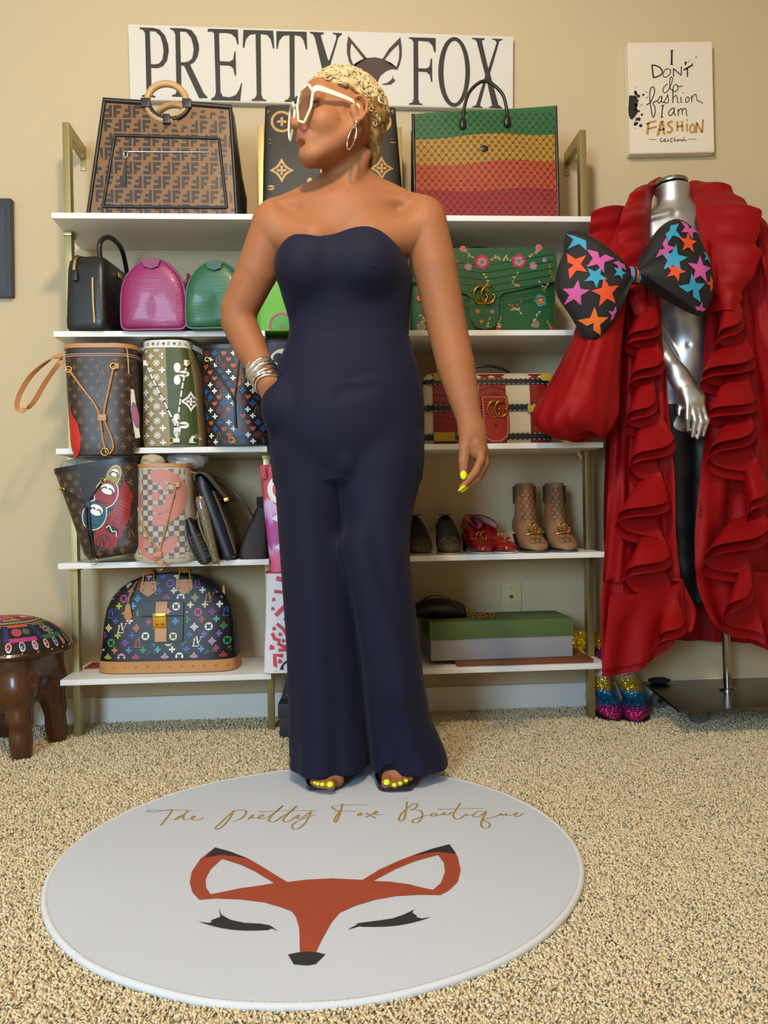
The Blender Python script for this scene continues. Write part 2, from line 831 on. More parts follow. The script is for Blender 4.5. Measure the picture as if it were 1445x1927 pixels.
    def build(self, name, m, parent=None, smooth_it=1, **kw):
        V, F = self.mesh()
        for _ in range(smooth_it):
            acc = np.zeros_like(V)
            cnt = np.zeros(len(V))
            for a in range(4):
                b = (a + 1) % 4
                for p, q in ((a, b), (b, a)):
                    for ax in range(3):
                        acc[:, ax] += np.bincount(F[:, p], weights=V[F[:, q], ax], minlength=len(V))
                    cnt += np.bincount(F[:, p], minlength=len(V))
            V = 0.4 * V + 0.6 * acc / np.maximum(cnt, 1)[:, None]
        self.V, self.F = V, F
        if parent is not None:
            inv = np.array(pmat(parent).inverted())
            V = V @ inv[:3, :3].T + inv[:3, 3]
        me = bpy.data.meshes.new(name)
        me.vertices.add(len(V))
        me.vertices.foreach_set('co', V.astype(np.float32).ravel())
        me.loops.add(F.size)
        me.loops.foreach_set('vertex_index', F.astype(np.int32).ravel())
        me.polygons.add(len(F))
        me.polygons.foreach_set('loop_start', np.arange(0, F.size, 4, dtype=np.int32))
        me.polygons.foreach_set('use_smooth', np.ones(len(F), dtype=bool))
        for q in (m if isinstance(m, (list, tuple)) else [m]):
            me.materials.append(q)
        me.update(calc_edges=True)
        me.validate()
        o = bpy.data.objects.new(name, me)
        COL.objects.link(o)
        if parent is not None:
            o.parent = parent
        for kk, v in kw.items():
            o[kk] = v
        return o


def frame(fwd, up=(0, 0, 1)):
    """3x3 with columns forward, left, up"""
    f = np.array(fwd, float)
    f /= np.linalg.norm(f)
    u = np.array(up, float)
    l = np.cross(u, f)
    l /= np.linalg.norm(l)
    return np.stack([f, l, np.cross(f, l)], 1)
# ------------------------------------------------------------------ the room
R_ = ROOM
M_wall = mat('wall_paint', '#c9b592', 0.75, bump=0.08, bscale=140, var=0.02, vscale=3)
M_trim = mat('trim_paint', '#e6e3dc', 0.45)
M_ceil = mat('ceiling_paint', '#e9e2d4', 0.85)
M_carpet = mat('carpet_back', '#cdb890', 0.95, var=0.2, vscale=60)


def struct(o):
    o['kind'] = 'structure'
    return o


struct(box('floor', R_['x0'], R_['x1'], R_['y0'], R_['y1'], -0.05, 0.0, M_carpet))
struct(box('ceiling', R_['x0'], R_['x1'], R_['y0'], R_['y1'], R_['h'], R_['h'] + 0.05, M_ceil))
struct(box('wall_back', R_['x0'] - .1, R_['x1'] + .1, R_['y1'], R_['y1'] + 0.1, -0.05, R_['h'] + .05, M_wall))
struct(box('wall_left', R_['x0'] - 0.1, R_['x0'], R_['y0'], R_['y1'], -0.05, R_['h'] + .05, M_wall))
struct(box('wall_right', R_['x1'], R_['x1'] + 0.1, R_['y0'], R_['y1'], -0.05, R_['h'] + .05, M_wall))
# the wall behind the camera, with its window opening
V, F = [], []
for (a, b, c, d) in ((R_['x0'] - .1, WIN['x0'], -.05, R_['h'] + .05), (WIN['x1'], R_['x1'] + .1, -.05, R_['h'] + .05),
                     (WIN['x0'], WIN['x1'], -.05, WIN['z0']), (WIN['x0'], WIN['x1'], WIN['z1'], R_['h'] + .05)):
    n = len(V)
    for y in (R_['y0'] - .1, R_['y0']):
        V += [(a, y, c), (b, y, c), (b, y, d), (a, y, d)]
    F += [tuple(n + i for i in q) for q in ((0, 1, 2, 3), (7, 6, 5, 4), (0, 4, 5, 1), (3, 2, 6, 7), (0, 3, 7, 4), (1, 5, 6, 2))]
struct(obj('wall_front', V, F, M_wall))
wf = []
for a, b, c, d in ((WIN['x0'] - .06, WIN['x0'], WIN['z0'] - .06, WIN['z1'] + .06), (WIN['x1'], WIN['x1'] + .06, WIN['z0'] - .06, WIN['z1'] + .06),
                   (WIN['x0'], WIN['x1'], WIN['z0'] - .06, WIN['z0']), (WIN['x0'], WIN['x1'], WIN['z1'], WIN['z1'] + .06)):
    V = [(x, y, z) for y in (R_['y0'], R_['y0'] + .02) for x, z in ((a, c), (b, c), (b, d), (a, d))]
    wf.append((V, [(0, 1, 2, 3), (7, 6, 5, 4), (0, 4, 5, 1), (3, 2, 6, 7), (0, 3, 7, 4), (1, 5, 6, 2)]))
V, F = join_geo(wf)
struct(obj('window_1', V, F, M_trim))
struct(box('baseboard_back', R_['x0'], R_['x1'], R_['y1'] - 0.014, R_['y1'], 0, 0.085, M_trim, bev=0.004))
struct(box('baseboard_left', R_['x0'], R_['x0'] + .014, R_['y0'], R_['y1'] - .014, 0, 0.085, M_trim, bev=0.004))
struct(box('baseboard_right', R_['x1'] - .014, R_['x1'], R_['y0'], R_['y1'] - .014, 0, 0.085, M_trim, bev=0.004))
# ceiling lamp (above the frame): a flush glass bowl hanging around the bulb
cl = thing('ceiling_lamp', 'flush ceiling lamp with a brushed metal rim, above the rug', 'lamp', (LAMP[0], LAMP[1], R_['h']))
lathe('rim', [(0.0, 0), (0.17, 0), (0.17, -0.05), (0.15, -0.055), (0.15, -0.02), (0, -0.02)], mat('lamp_rim', '#b9a98c', .35, .9), cl)

# carpet pile: short bent tufts, real geometry
RUG_C, RUG_R = (-0.028, 1.606), 0.5
rs = np.random.default_rng(3)
pts = []
for (xa, xb, ya, yb, dens) in ((-0.85, 1.0, 0.98, 1.65, 58000), (-1.05, 1.35, 1.65, 2.2, 44000), (-1.3, 1.6, 2.2, 2.688, 32000)):
    n = int((xb - xa) * (yb - ya) * dens)
    pts.append(np.stack([rs.uniform(xa, xb, n), rs.uniform(ya, yb, n)], 1))
pts = np.concatenate(pts)
rr = np.hypot(pts[:, 0] - RUG_C[0], pts[:, 1] - RUG_C[1])
pts = pts[rr > RUG_R - 0.006]
N = len(pts)
ang = rs.uniform(0, 2 * PI, N)
# yarns lean together in little drifts
lean_a = 1.0 * np.sin(pts[:, 0] * 9 + 2 * np.sin(pts[:, 1] * 7)) + rs.uniform(-PI, PI, N)
L = rs.uniform(0.0075, 0.012, N)
ln = rs.uniform(0.2, 1.0, N)
rad = rs.uniform(0.0018, 0.0029, N)
dx, dy = np.cos(lean_a) * ln, np.sin(lean_a) * ln
nrm = np.sqrt(1 + ln ** 2)
Vs = np.zeros((N, 7, 3), np.float32)
for q in range(3):
    a = ang + 2 * PI * q / 3
    Vs[:, q, 0] = pts[:, 0] + rad * np.cos(a)
    Vs[:, q, 1] = pts[:, 1] + rad * np.sin(a)
    Vs[:, q, 2] = 0.0005
    a2 = a + 0.9
    Vs[:, 3 + q, 0] = pts[:, 0] + 0.55 * L * dx / nrm + 1.15 * rad * np.cos(a2)
    Vs[:, 3 + q, 1] = pts[:, 1] + 0.55 * L * dy / nrm + 1.15 * rad * np.sin(a2)
    Vs[:, 3 + q, 2] = 0.62 * L + rad * 0.4 * np.cos(a2)
Vs[:, 6, 0] = pts[:, 0] + 1.15 * L * dx / nrm
Vs[:, 6, 1] = pts[:, 1] + 1.15 * L * dy / nrm
Vs[:, 6, 2] = 0.86 * L
base = (np.arange(N) * 7)[:, None]
tri = np.array([[0, 1, 4], [0, 4, 3], [1, 2, 5], [1, 5, 4], [2, 0, 3], [2, 3, 5], [3, 4, 6], [4, 5, 6], [5, 3, 6]])
T = (base[:, None, :] + tri[None, :, :].repeat(1, 0)).reshape(-1, 3)
me = bpy.data.meshes.new('carpet_pile')
me.vertices.add(N * 7)
me.vertices.foreach_set('co', Vs.ravel())
me.loops.add(T.size)
me.loops.foreach_set('vertex_index', T.astype(np.int32).ravel())
me.polygons.add(len(T))
me.polygons.foreach_set('loop_start', np.arange(0, T.size, 3, dtype=np.int32))
me.polygons.foreach_set('use_smooth', np.ones(len(T), dtype=bool))
me.update(calc_edges=True)
me.materials.append(mat('carpet_yarn', '#efdcb8', 0.95, var=0.14, vscale=240, sheen=0.1, spec=0.1))
cp = bpy.data.objects.new('carpet_pile', me)
COL.objects.link(cp)
cp['kind'] = 'stuff'
cp['label'] = 'beige shaggy carpet pile covering the floor'
cp['category'] = 'carpet'

# phone socket plate on the wall
sk = thing('wall_socket', 'almond phone socket plate on the wall above the green shoebox', 'socket', at(962, 1150, 2.70))
c0, c1 = at(943.5, 1098, 2.692), at(982, 1150, 2.692)
lz = sk.location.z
box('plate', c0.x - sk.location.x, c1.x - sk.location.x, -0.006, 0.0, c1.z - lz - .01, c0.z - lz, mat('almond', '#c9ba8c', .4), sk, bev=0.002)
j = at(962.5, 1123, 2.69)
box('jack', j.x - sk.location.x - .006, j.x - sk.location.x + .006, -0.0075, -0.005, j.z - lz - .005, j.z - lz + .005, mat('socket_dark', '#3a3428', .6), sk, bev=0.001)
for dz in (0.03, -0.03):
    V, F = sphere_geo((j.x - sk.location.x, -0.006, j.z - lz + dz), (0.0025, 0.0015, 0.0025), 8, 6)
    obj('screw', V, F, mat('almond_screw', '#a89a70', .4, .3), sk, smooth=True)

# ------------------------------------------------------------------ shelving units
YF, YP, YW = 2.411, 2.525, 2.70
ZS = [1.552, 1.210, 0.871, 0.539, 0.202]
BT = 0.0165
M_brass = mat('brushed_brass', '#a8996a', 0.38, 0.85, bump=0.03, bscale=400, aniso=(1, 1, 0.03))
M_board = mat('white_board', '#e4e2df', 0.42, spec=0.4)


def shelving(x0, x1, label):
    u = thing('shelving_unit', label, 'shelf', ((x0 + x1) / 2, YW, 0))
    ox, oy = (x0 + x1) / 2, YW
    w = 0.0206
    for xa in (x0, x1 - w):
        box('post', xa - ox, xa + w - ox, YP - oy, YP + 0.032 - oy, 0.004, 1.866, M_brass, u, bev=0.0012)
        box('top_rail', xa - ox, xa + w - ox, YP + 0.0322 - oy, -0.001, 1.830, 1.866, M_brass, u, bev=0.0012)
        br = box('wall_bracket', xa - ox + .002, xa + w - ox - .002, -0.005, -0.001, 1.792, 1.8298, M_brass, u, bev=0.001)
        V, F = sphere_geo((xa + w / 2 - ox, -0.0055, 1.806), (.0045, .002, .0045), 10, 6)
        obj('screw', V, F, mat('screw_steel', '#b5b0a2', .3, 1), br, smooth=True)
    for z in ZS:
        box('shelf_board', x0 - ox, x1 - ox, YF - oy, -0.002, z - BT, z, M_board, u, bev=0.0012)
        for xa in (x0 - 0.0, x1 - w):
            box('shelf_clip', xa - ox - .003, xa + w - ox + .003, YP - .008 - oy, YP + .04 - oy, z - BT - 0.013, z - BT - 0.0002, M_brass, u, bev=0.002)
    return u


UL0, UL1, UR0, UR1 = -0.781, -0.176, 0.228, 0.833
shelving(UL0, UL1, 'white and brass shelving unit holding the bucket bags, beside the embroidered stool')
shelving(UR0, UR1, 'white and brass shelving unit holding the shoes, beside the red ruffled coat')

# ------------------------------------------------------------------ round rug
rg = thing('round_rug', 'round white rug printed with a sleeping fox face and gold script', 'rug', (RUG_C[0], RUG_C[1], 0))
RZ = 0.014
M_rug = mat('rug_cloth', '#c4cad8', 0.8, bump=0.15, bscale=90, var=0.03, vscale=5)


def rug_h(x, y):
    return RZ + 0.0012 * math.sin(9 * x + 2.0 * y) + 0.001 * math.sin(13 * y - 5 * x) + 0.0006 * math.sin(30 * (x - .2 * y))


rings = []
NR = 96
for k, f in enumerate([0.001, .1, .2, .3, .4, .5, .6, .7, .8, .88, .94, .975, .992]):
    rings.append([(RUG_R * f * math.cos(2 * PI * i / NR), RUG_R * f * math.sin(2 * PI * i / NR),
                   rug_h(RUG_R * f * math.cos(2 * PI * i / NR), RUG_R * f * math.sin(2 * PI * i / NR))) for i in range(NR)])
rings.append([(RUG_R * .99 * math.cos(2 * PI * i / NR), RUG_R * .99 * math.sin(2 * PI * i / NR), 0.002) for i in range(NR)])
loft('cloth', rings, M_rug, rg, cap=False)
# overlocked edge: a small twisted cord
NB = 720
pt = []
rd = []
for i in range(NB):
    a = 2 * PI * i / NB
    pt.append((RUG_R * math.cos(a), RUG_R * math.sin(a), 0.0085 + rug_h(RUG_R * math.cos(a), RUG_R * math.sin(a)) - RZ))
    rd.append(0.0062 + 0.0008 * (i % 2))
tube('edge_binding', pt, rd, mat('rug_edge', '#d6d8de', .8), rg, n=8, closed=True)

M_gold_ink = mat('gold_ink', '#a98a4c', 0.6)
M_fox = mat('fox_rust', '#9a4128', 0.8, var=0.15, vscale=30)
M_ink = mat('black_ink', '#26262a', 0.75)
pr = Print()


def rugxf(ox, oy, sc):
    def f(p):
        q = atz(ox + p[0] / sc, oy + p[1] / sc, RZ)
        return (q.x - RUG_C[0], q.y - RUG_C[1])
    return f


A_, B_, C_ = rugxf(260, 1500, 3.8026), rugxf(610, 1500, 3.705), rugxf(340, 1580, 2.676)


def script(xf, pts, w=5.0, closed=False, n=8):
    P = [xf(p) for p in crom2(pts, n, closed)]
    N_ = len(P)
    ww = []
    for i in range(N_):
        a, b = P[max(i - 1, 0)], P[min(i + 1, N_ - 1)]
        d = math.atan2(abs(b[1] - a[1]), abs(b[0] - a[0]) + 1e-9)
        ww.append(0.0019 + 0.0026 * math.sin(d) ** 2)
    pr.quads(M_gold_ink, *stroke(P, ww, closed))


for s in ([(55, 100), (90, 90), (160, 92), (260, 90), (380, 92)], [(55, 100), (120, 103), (190, 92), (240, 88), (225, 120), (190, 165), (162, 202)],
          [(340, 90), (352, 97), (310, 135), (258, 160), (300, 132), (325, 130), (320, 152), (345, 158), (375, 152), (405, 140), (400, 130), (380, 145), (400, 160), (440, 155), (468, 142)],
          [(680, 88), (665, 130), (620, 190), (570, 228), (553, 215), (580, 190), (640, 130), (690, 95), (740, 85), (772, 98), (760, 130), (720, 160), (675, 168)],
          [(785, 160), (822, 125), (815, 145), (850, 150), (895, 135), (882, 125), (862, 145), (885, 156), (935, 140), (970, 118), (1035, 62)],
          [(1035, 62), (970, 120), (935, 160), (945, 178), (980, 175), (1030, 140), (1080, 112), (1135, 62)],
          [(1135, 62), (1075, 120), (1038, 160), (1048, 178), (1085, 172), (1130, 140), (1150, 130), (1140, 155), (1170, 150), (1215, 120), (1240, 104)],
          [(1240, 104), (1200, 180), (1150, 225), (1110, 228), (1105, 200), (1150, 170), (1230, 140), (1268, 132)],
          [(860, 98), (900, 105), (1000, 100), (1280, 96)]):
    script(A_, s)
for s in ([(128, 50), (110, 120), (85, 178), (70, 178), (78, 150), (118, 92)], [(95, 98), (75, 92), (55, 75), (80, 65), (180, 60), (300, 64)], [(70, 106), (140, 103), (222, 107)],
          [(290, 120), (330, 140), (358, 157)], [(370, 108), (330, 130), (285, 152)], [(340, 130), (370, 112), (360, 108), (350, 125), (380, 132), (412, 128)],
          [(578, 38), (570, 100), (560, 150), (535, 172), (520, 160), (540, 120), (590, 75), (630, 50), (650, 60), (630, 85), (600, 95), (650, 95), (682, 110), (680, 150), (650, 182), (618, 182), (620, 165), (660, 150), (700, 135), (745, 130)],
          [(790, 125), (785, 132), (810, 130), (840, 112), (835, 128), (860, 128), (892, 110)], [(950, 48), (915, 100), (898, 130), (915, 155), (945, 155), (990, 122), (1000, 130), (1035, 125)],
          [(790, 85), (830, 92), (950, 85), (1110, 78)],
          [(1130, 102), (1080, 100), (1040, 125), (1050, 140), (1090, 130), (1130, 100), (1100, 160), (1095, 200), (1120, 215), (1150, 205), (1150, 180), (1100, 155), (1130, 150), (1200, 130), (1235, 110), (1235, 125), (1270, 112), (1270, 125), (1310, 120), (1345, 112), (1340, 105), (1325, 120), (1350, 130), (1390, 110)]):
    script(B_, s)
script(B_, [(250, 120), (235, 132), (245, 140), (262, 128)], closed=True)
script(B_, [(765, 118), (745, 130), (760, 140), (785, 125)], closed=True)
pr.build('gold_script', lambda u, v: (u, v, rug_h(u, v) + 0.0006), rg, sub=0.03, label='gold handwriting reading The Pretty Fox Boutique')

pr = Print()
face = [(535, 208), (640, 198), (760, 195), (915, 203), (970, 208), (1050, 212), (1150, 228), (1265, 262), (1310, 288), (1200, 284), (1080, 288), (980, 305), (880, 335), (800, 372), (760, 420), (710, 510), (680, 572), (600, 572), (597, 450), (580, 390), (560, 360), (500, 335), (420, 310), (300, 296), (180, 293), (95, 300), (150, 273), (300, 240), (400, 225), (475, 215)]
pr.add(M_fox, face, (), C_)
pr.add(M_fox, [(172, 40), (250, 62), (350, 100), (440, 150), (540, 210), (475, 216), (150, 274), (95, 302), (60, 265), (45, 215), (55, 160), (100, 95)],
       ([(208, 98), (300, 125), (380, 160), (470, 213), (400, 225), (270, 248), (150, 272), (128, 240), (125, 200), (150, 150)],), C_)
pr.add(M_fox, [(1353, 26), (1395, 90), (1410, 160), (1395, 220), (1350, 265), (1308, 288), (1265, 262), (970, 210), (915, 203), (1000, 150), (1100, 105), (1180, 75), (1260, 50)],
       ([(1295, 80), (1325, 120), (1330, 170), (1310, 225), (1270, 260), (1150, 230), (1050, 213), (972, 208), (1080, 150), (1180, 110)],), C_)
pr.build('fox_print', lambda u, v: (u, v, rug_h(u, v) + 0.0005), rg, sub=0.04, label='rust red fox face print')
up_ = lambda u, v: (u, v, rug_h(u, v) + 0.0008)
for nm, poly in (('ear_tip_print', [(172, 40), (250, 62), (350, 100), (270, 84), (200, 78), (120, 92)]), ('ear_tip_print', [(1353, 26), (1388, 75), (1300, 65), (1240, 70), (1165, 85), (1260, 50)]),
                 ('nose_print', [(540, 582), (590, 572), (640, 568), (690, 572), (728, 582), (680, 630), (640, 637), (570, 632)])):
    pr = Print()
    pr.add(M_ink, poly, (), C_)
    pr.build(nm, up_, rg, sub=0.04)
for side, poly in ((-1, [(190, 338), (205, 375), (250, 400), (320, 415), (400, 420), (450, 430), (488, 460), (450, 442), (400, 437), (330, 440), (250, 442), (180, 425), (150, 405), (200, 385)]),
                   (1, [(1193, 328), (1175, 360), (1120, 385), (1040, 410), (960, 415), (900, 425), (838, 458), (900, 440), (1000, 438), (1090, 435), (1160, 415), (1190, 392), (1165, 375)])):
    pr = Print()
    pr.add(M_ink, poly, (), C_)
    for i in range(38):
        t = i / 37
        l = 50 * (1 - t) + 20
        x = 165 + 265 * t if side < 0 else 1185 - 265 * t
        y = (400 if side < 0 else 388) + 34 * t
        d = side
        ex, ey = x + d * (64 * (1 - t) + 8), y + 8 + 40 * math.sin(PI * (.15 + .7 * t)) * (1 - .35 * t)
        pr.quads(M_ink, *stroke([C_((x - d * 30, y + 4)), C_(((x + ex) / 2 - d * 10, (y + ey) / 2 + 8)), C_((ex, ey - 14 * (1 - t)))], [.0055, .0036, .0005]))
    pr.build('lash_print', up_, rg, sub=0.04, kind='stuff')

# ------------------------------------------------------------------ wall sign
YS = 2.672


def quad_board(parent, P4, y0, y1, name, m, bev=0.0):
    """board whose front outline P4 (points) lies at y0, back at y1"""
    inv = pmat(parent).inverted()
    V = [inv @ Vector((p.x, y0, p.z)) for p in P4] + [inv @ Vector((p.x, y1, p.z)) for p in P4]
    bm = bmesh.new()
    vs = [bm.verts.new(v) for v in V]
    n = len(P4)
    bm.faces.new(vs[:n])
    bm.faces.new(vs[n:][::-1])
    for i in range(n):
        bm.faces.new((vs[i], vs[n + i], vs[n + (i + 1) % n], vs[(i + 1) % n]))
    bmesh.ops.recalc_face_normals(bm, faces=bm.faces)
    if bev:
        bmesh.ops.bevel(bm, geom=bm.edges[:], offset=bev, segments=2, affect='EDGES')
    return autosmooth(bmobj(name, bm, m, parent), .6)


sg = thing('wall_sign', 'long white board sign reading PRETTY FOX above the shelves', 'sign', at(605, 205, 2.70))
quad_board(sg, [at(240.6, 45.2, YS), at(966, 68, YS), at(965.5, 205.5, YS), at(244.8, 187.5, YS)], YS, 2.698, 'board', mat('sign_white', '#d9d2c9', .55, bump=.03, bscale=60), 0.002)
M_letter = mat('sign_letter', '#332e2a', .6)
M_foxbr = mat('sign_fox', '#4b3732', .6)


def zx(ox, oy, sc):
    return lambda p: (ox + p[0] / sc, oy + p[1] / sc)


Z4, Z2, Z5 = zx(235, 35, 3.905), zx(460, 20, 3.6125), zx(600, 50, 3.803)
LET = [
    ('letter_p', Z4, [(107, 64), (210, 68), (255, 80), (295, 125), (318, 190), (323, 240), (310, 310), (280, 350), (240, 365), (193, 362), (196, 540), (205, 562), (225, 570), (225, 580), (125, 575), (125, 565), (150, 555), (158, 535), (148, 110), (135, 85), (110, 76)],
     [[(183, 92), (225, 95), (260, 130), (278, 190), (284, 240), (275, 300), (250, 330), (215, 337), (191, 333)]]),
    ('letter_r', Z4, [(330, 68), (440, 72), (490, 85), (525, 130), (543, 190), (546, 225), (535, 280), (510, 320), (480, 340), (580, 548), (607, 576), (607, 585), (545, 585), (435, 347), (413, 345), (416, 540), (425, 562), (440, 568), (440, 577), (345, 573), (345, 563), (370, 555), (379, 535), (370, 115), (355, 88), (332, 78)],
     [[(405, 95), (450, 98), (485, 140), (500, 190), (505, 230), (495, 290), (470, 313), (440, 321), (411, 320)]]),
    ('letter_e', Z4, [(612, 74), (830, 80), (836, 190), (827, 192), (812, 140), (780, 112), (740, 106), (692, 106), (697, 312), (770, 316), (795, 300), (805, 240), (813, 240), (818, 420), (808, 420), (795, 365), (770, 346), (698, 343), (703, 540), (720, 572), (770, 578), (815, 560), (840, 520), (853, 474), (861, 476), (848, 605), (632, 600), (634, 590), (660, 570), (668, 540), (655, 110), (640, 95), (606, 98)], []),
    ('letter_t', Z4, [(870, 82), (1090, 88), (1098, 220), (1088, 220), (1070, 150), (1045, 120), (998, 114), (1003, 560), (1015, 590), (1040, 598), (1040, 606), (930, 605), (930, 595), (955, 585), (968, 560), (960, 114), (920, 118), (890, 150), (877, 214), (866, 214)], []),
    ('letter_t', Z4, [(1113, 92), (1335, 96), (1340, 226), (1330, 226), (1312, 160), (1290, 130), (1247, 122), (1247, 570), (1255, 600), (1280, 606), (1280, 614), (1173, 612), (1173, 602), (1198, 592), (1212, 570), (1208, 122), (1165, 126), (1135, 160), (1122, 222), (1113, 222)], []),
    ('letter_y', Z2, [(443, 143), (540, 148), (540, 156), (518, 168), (568, 335), (575, 340), (624, 190), (622, 165), (600, 158), (600, 150), (663, 153), (663, 161), (640, 180), (588, 355), (575, 420), (575, 560), (600, 590), (600, 598), (510, 595), (510, 587), (535, 560), (535, 430), (478, 185), (465, 160), (445, 152)], []),
    ('letter_f', Z5, [(643, 76), (836, 82), (836, 185), (826, 185), (812, 135), (785, 108), (710, 102), (712, 298), (770, 300), (792, 285), (800, 230), (810, 230), (812, 395), (803, 395), (792, 345), (770, 325), (712, 322), (712, 520), (722, 548), (742, 553), (742, 561), (643, 559), (643, 551), (668, 543), (678, 518), (676, 110), (665, 92), (645, 86)], []),
    ('letter_o', Z5, [(968 + 114 * math.cos(a), 325 + 251 * math.sin(a)) for a in [2 * PI * i / 40 for i in range(40)]],
     [[(970 + 78 * math.cos(a), 325 + 223 * math.sin(a)) for a in [2 * PI * i / 40 for i in range(40)]]]),
    ('letter_x', Z5, [(1094, 80), (1187, 84), (1187, 92), (1166, 102), (1212, 300), (1272, 115), (1260, 97), (1238, 92), (1238, 86), (1314, 89), (1314, 96), (1292, 105), (1225, 335), (1285, 560), (1310, 578), (1310, 586), (1218, 582), (1218, 575), (1240, 565), (1200, 385), (1155, 555), (1155, 570), (1172, 575), (1172, 582), (1098, 579), (1098, 572), (1125, 560), (1190, 350), (1130, 110), (1115, 92), (1094, 88)], []),
]


def board_print(name, parent, polys, y, m, label=None, th=0.0012):
    """raised vinyl outline on a wall board"""
    p = Print()
    for xf, outer, holes in polys:
        q = lambda a: (lambda w: (w.x, w.z))(at(*xf(a), y))
        p.add(m, outer, holes, q)
    return p.build(name, lambda u, v: (u, y, v), parent, local=False, label=label)


for nm, xf, outer, holes in LET:
    board_print(nm, sg, [(xf, outer, holes)], YS - 0.0008, M_letter)
fx = [(Z5, [(210, 66), (345, 228), (240, 292), (215, 250), (200, 190), (200, 130)], [[(232, 120), (325, 238), (262, 262), (246, 275), (228, 225), (224, 170)]]),
      (Z5, [(583, 75), (594, 150), (593, 215), (580, 270), (562, 310), (548, 295), (455, 232), (500, 160)], [[(570, 128), (575, 180), (572, 235), (555, 288), (520, 262), (470, 240), (520, 175)]]),
      (Z5, [(240, 292), (262, 262), (300, 237), (345, 224), (400, 220), (455, 230), (520, 262), (562, 310), (520, 305), (480, 320), (440, 355), (420, 400), (415, 440), (418, 500), (395, 500), (395, 440), (370, 380), (330, 325), (290, 300)], []),
      (Z5, [(445, 412), (490, 402), (518, 380), (532, 345), (530, 372), (548, 380), (540, 395), (515, 415), (470, 418)], []),
      (Z5, [(365, 412), (320, 402), (292, 380), (278, 345), (280, 372), (262, 380), (270, 395), (295, 415), (340, 418)], [])]
board_print('fox_emblem', sg, fx, YS - 0.0008, M_foxbr, label='dark brown fox head emblem')

# ------------------------------------------------------------------ canvas with a quote
YC = 2.662
cv = thing('canvas_print', 'white canvas with handwritten fashion quote hanging above the red coat', 'wall art', at(1265, 292, 2.70))
quad_board(cv, [at(1181, 80, YC), at(1340, 77.7, YC), at(1344.4, 286, YC), at(1186, 289.5, YC)], YC, 2.698, 'canvas', mat('canvas_cloth', '#e3d6c2', .8, bump=.05, bscale=500), 0.002)
M_cink = mat('canvas_ink', '#231d1b', .7)
M_cgold = mat('canvas_gold', '#b9853f', .6)
Z6 = zx(1170, 70, 8.028)


def cpt(p):
    w = at(*Z6(p), YC - 0.0008)
    return (w.x, w.z)


def hand(pr, m, pts, w, closed=False, n=6, sm=True):
    P = crom2(pts, n, closed) if (sm and len(pts) > 2) else pts
    V, F = stroke(P, w, closed)
    pr.quads(m, [cpt(v) for v in V], F)


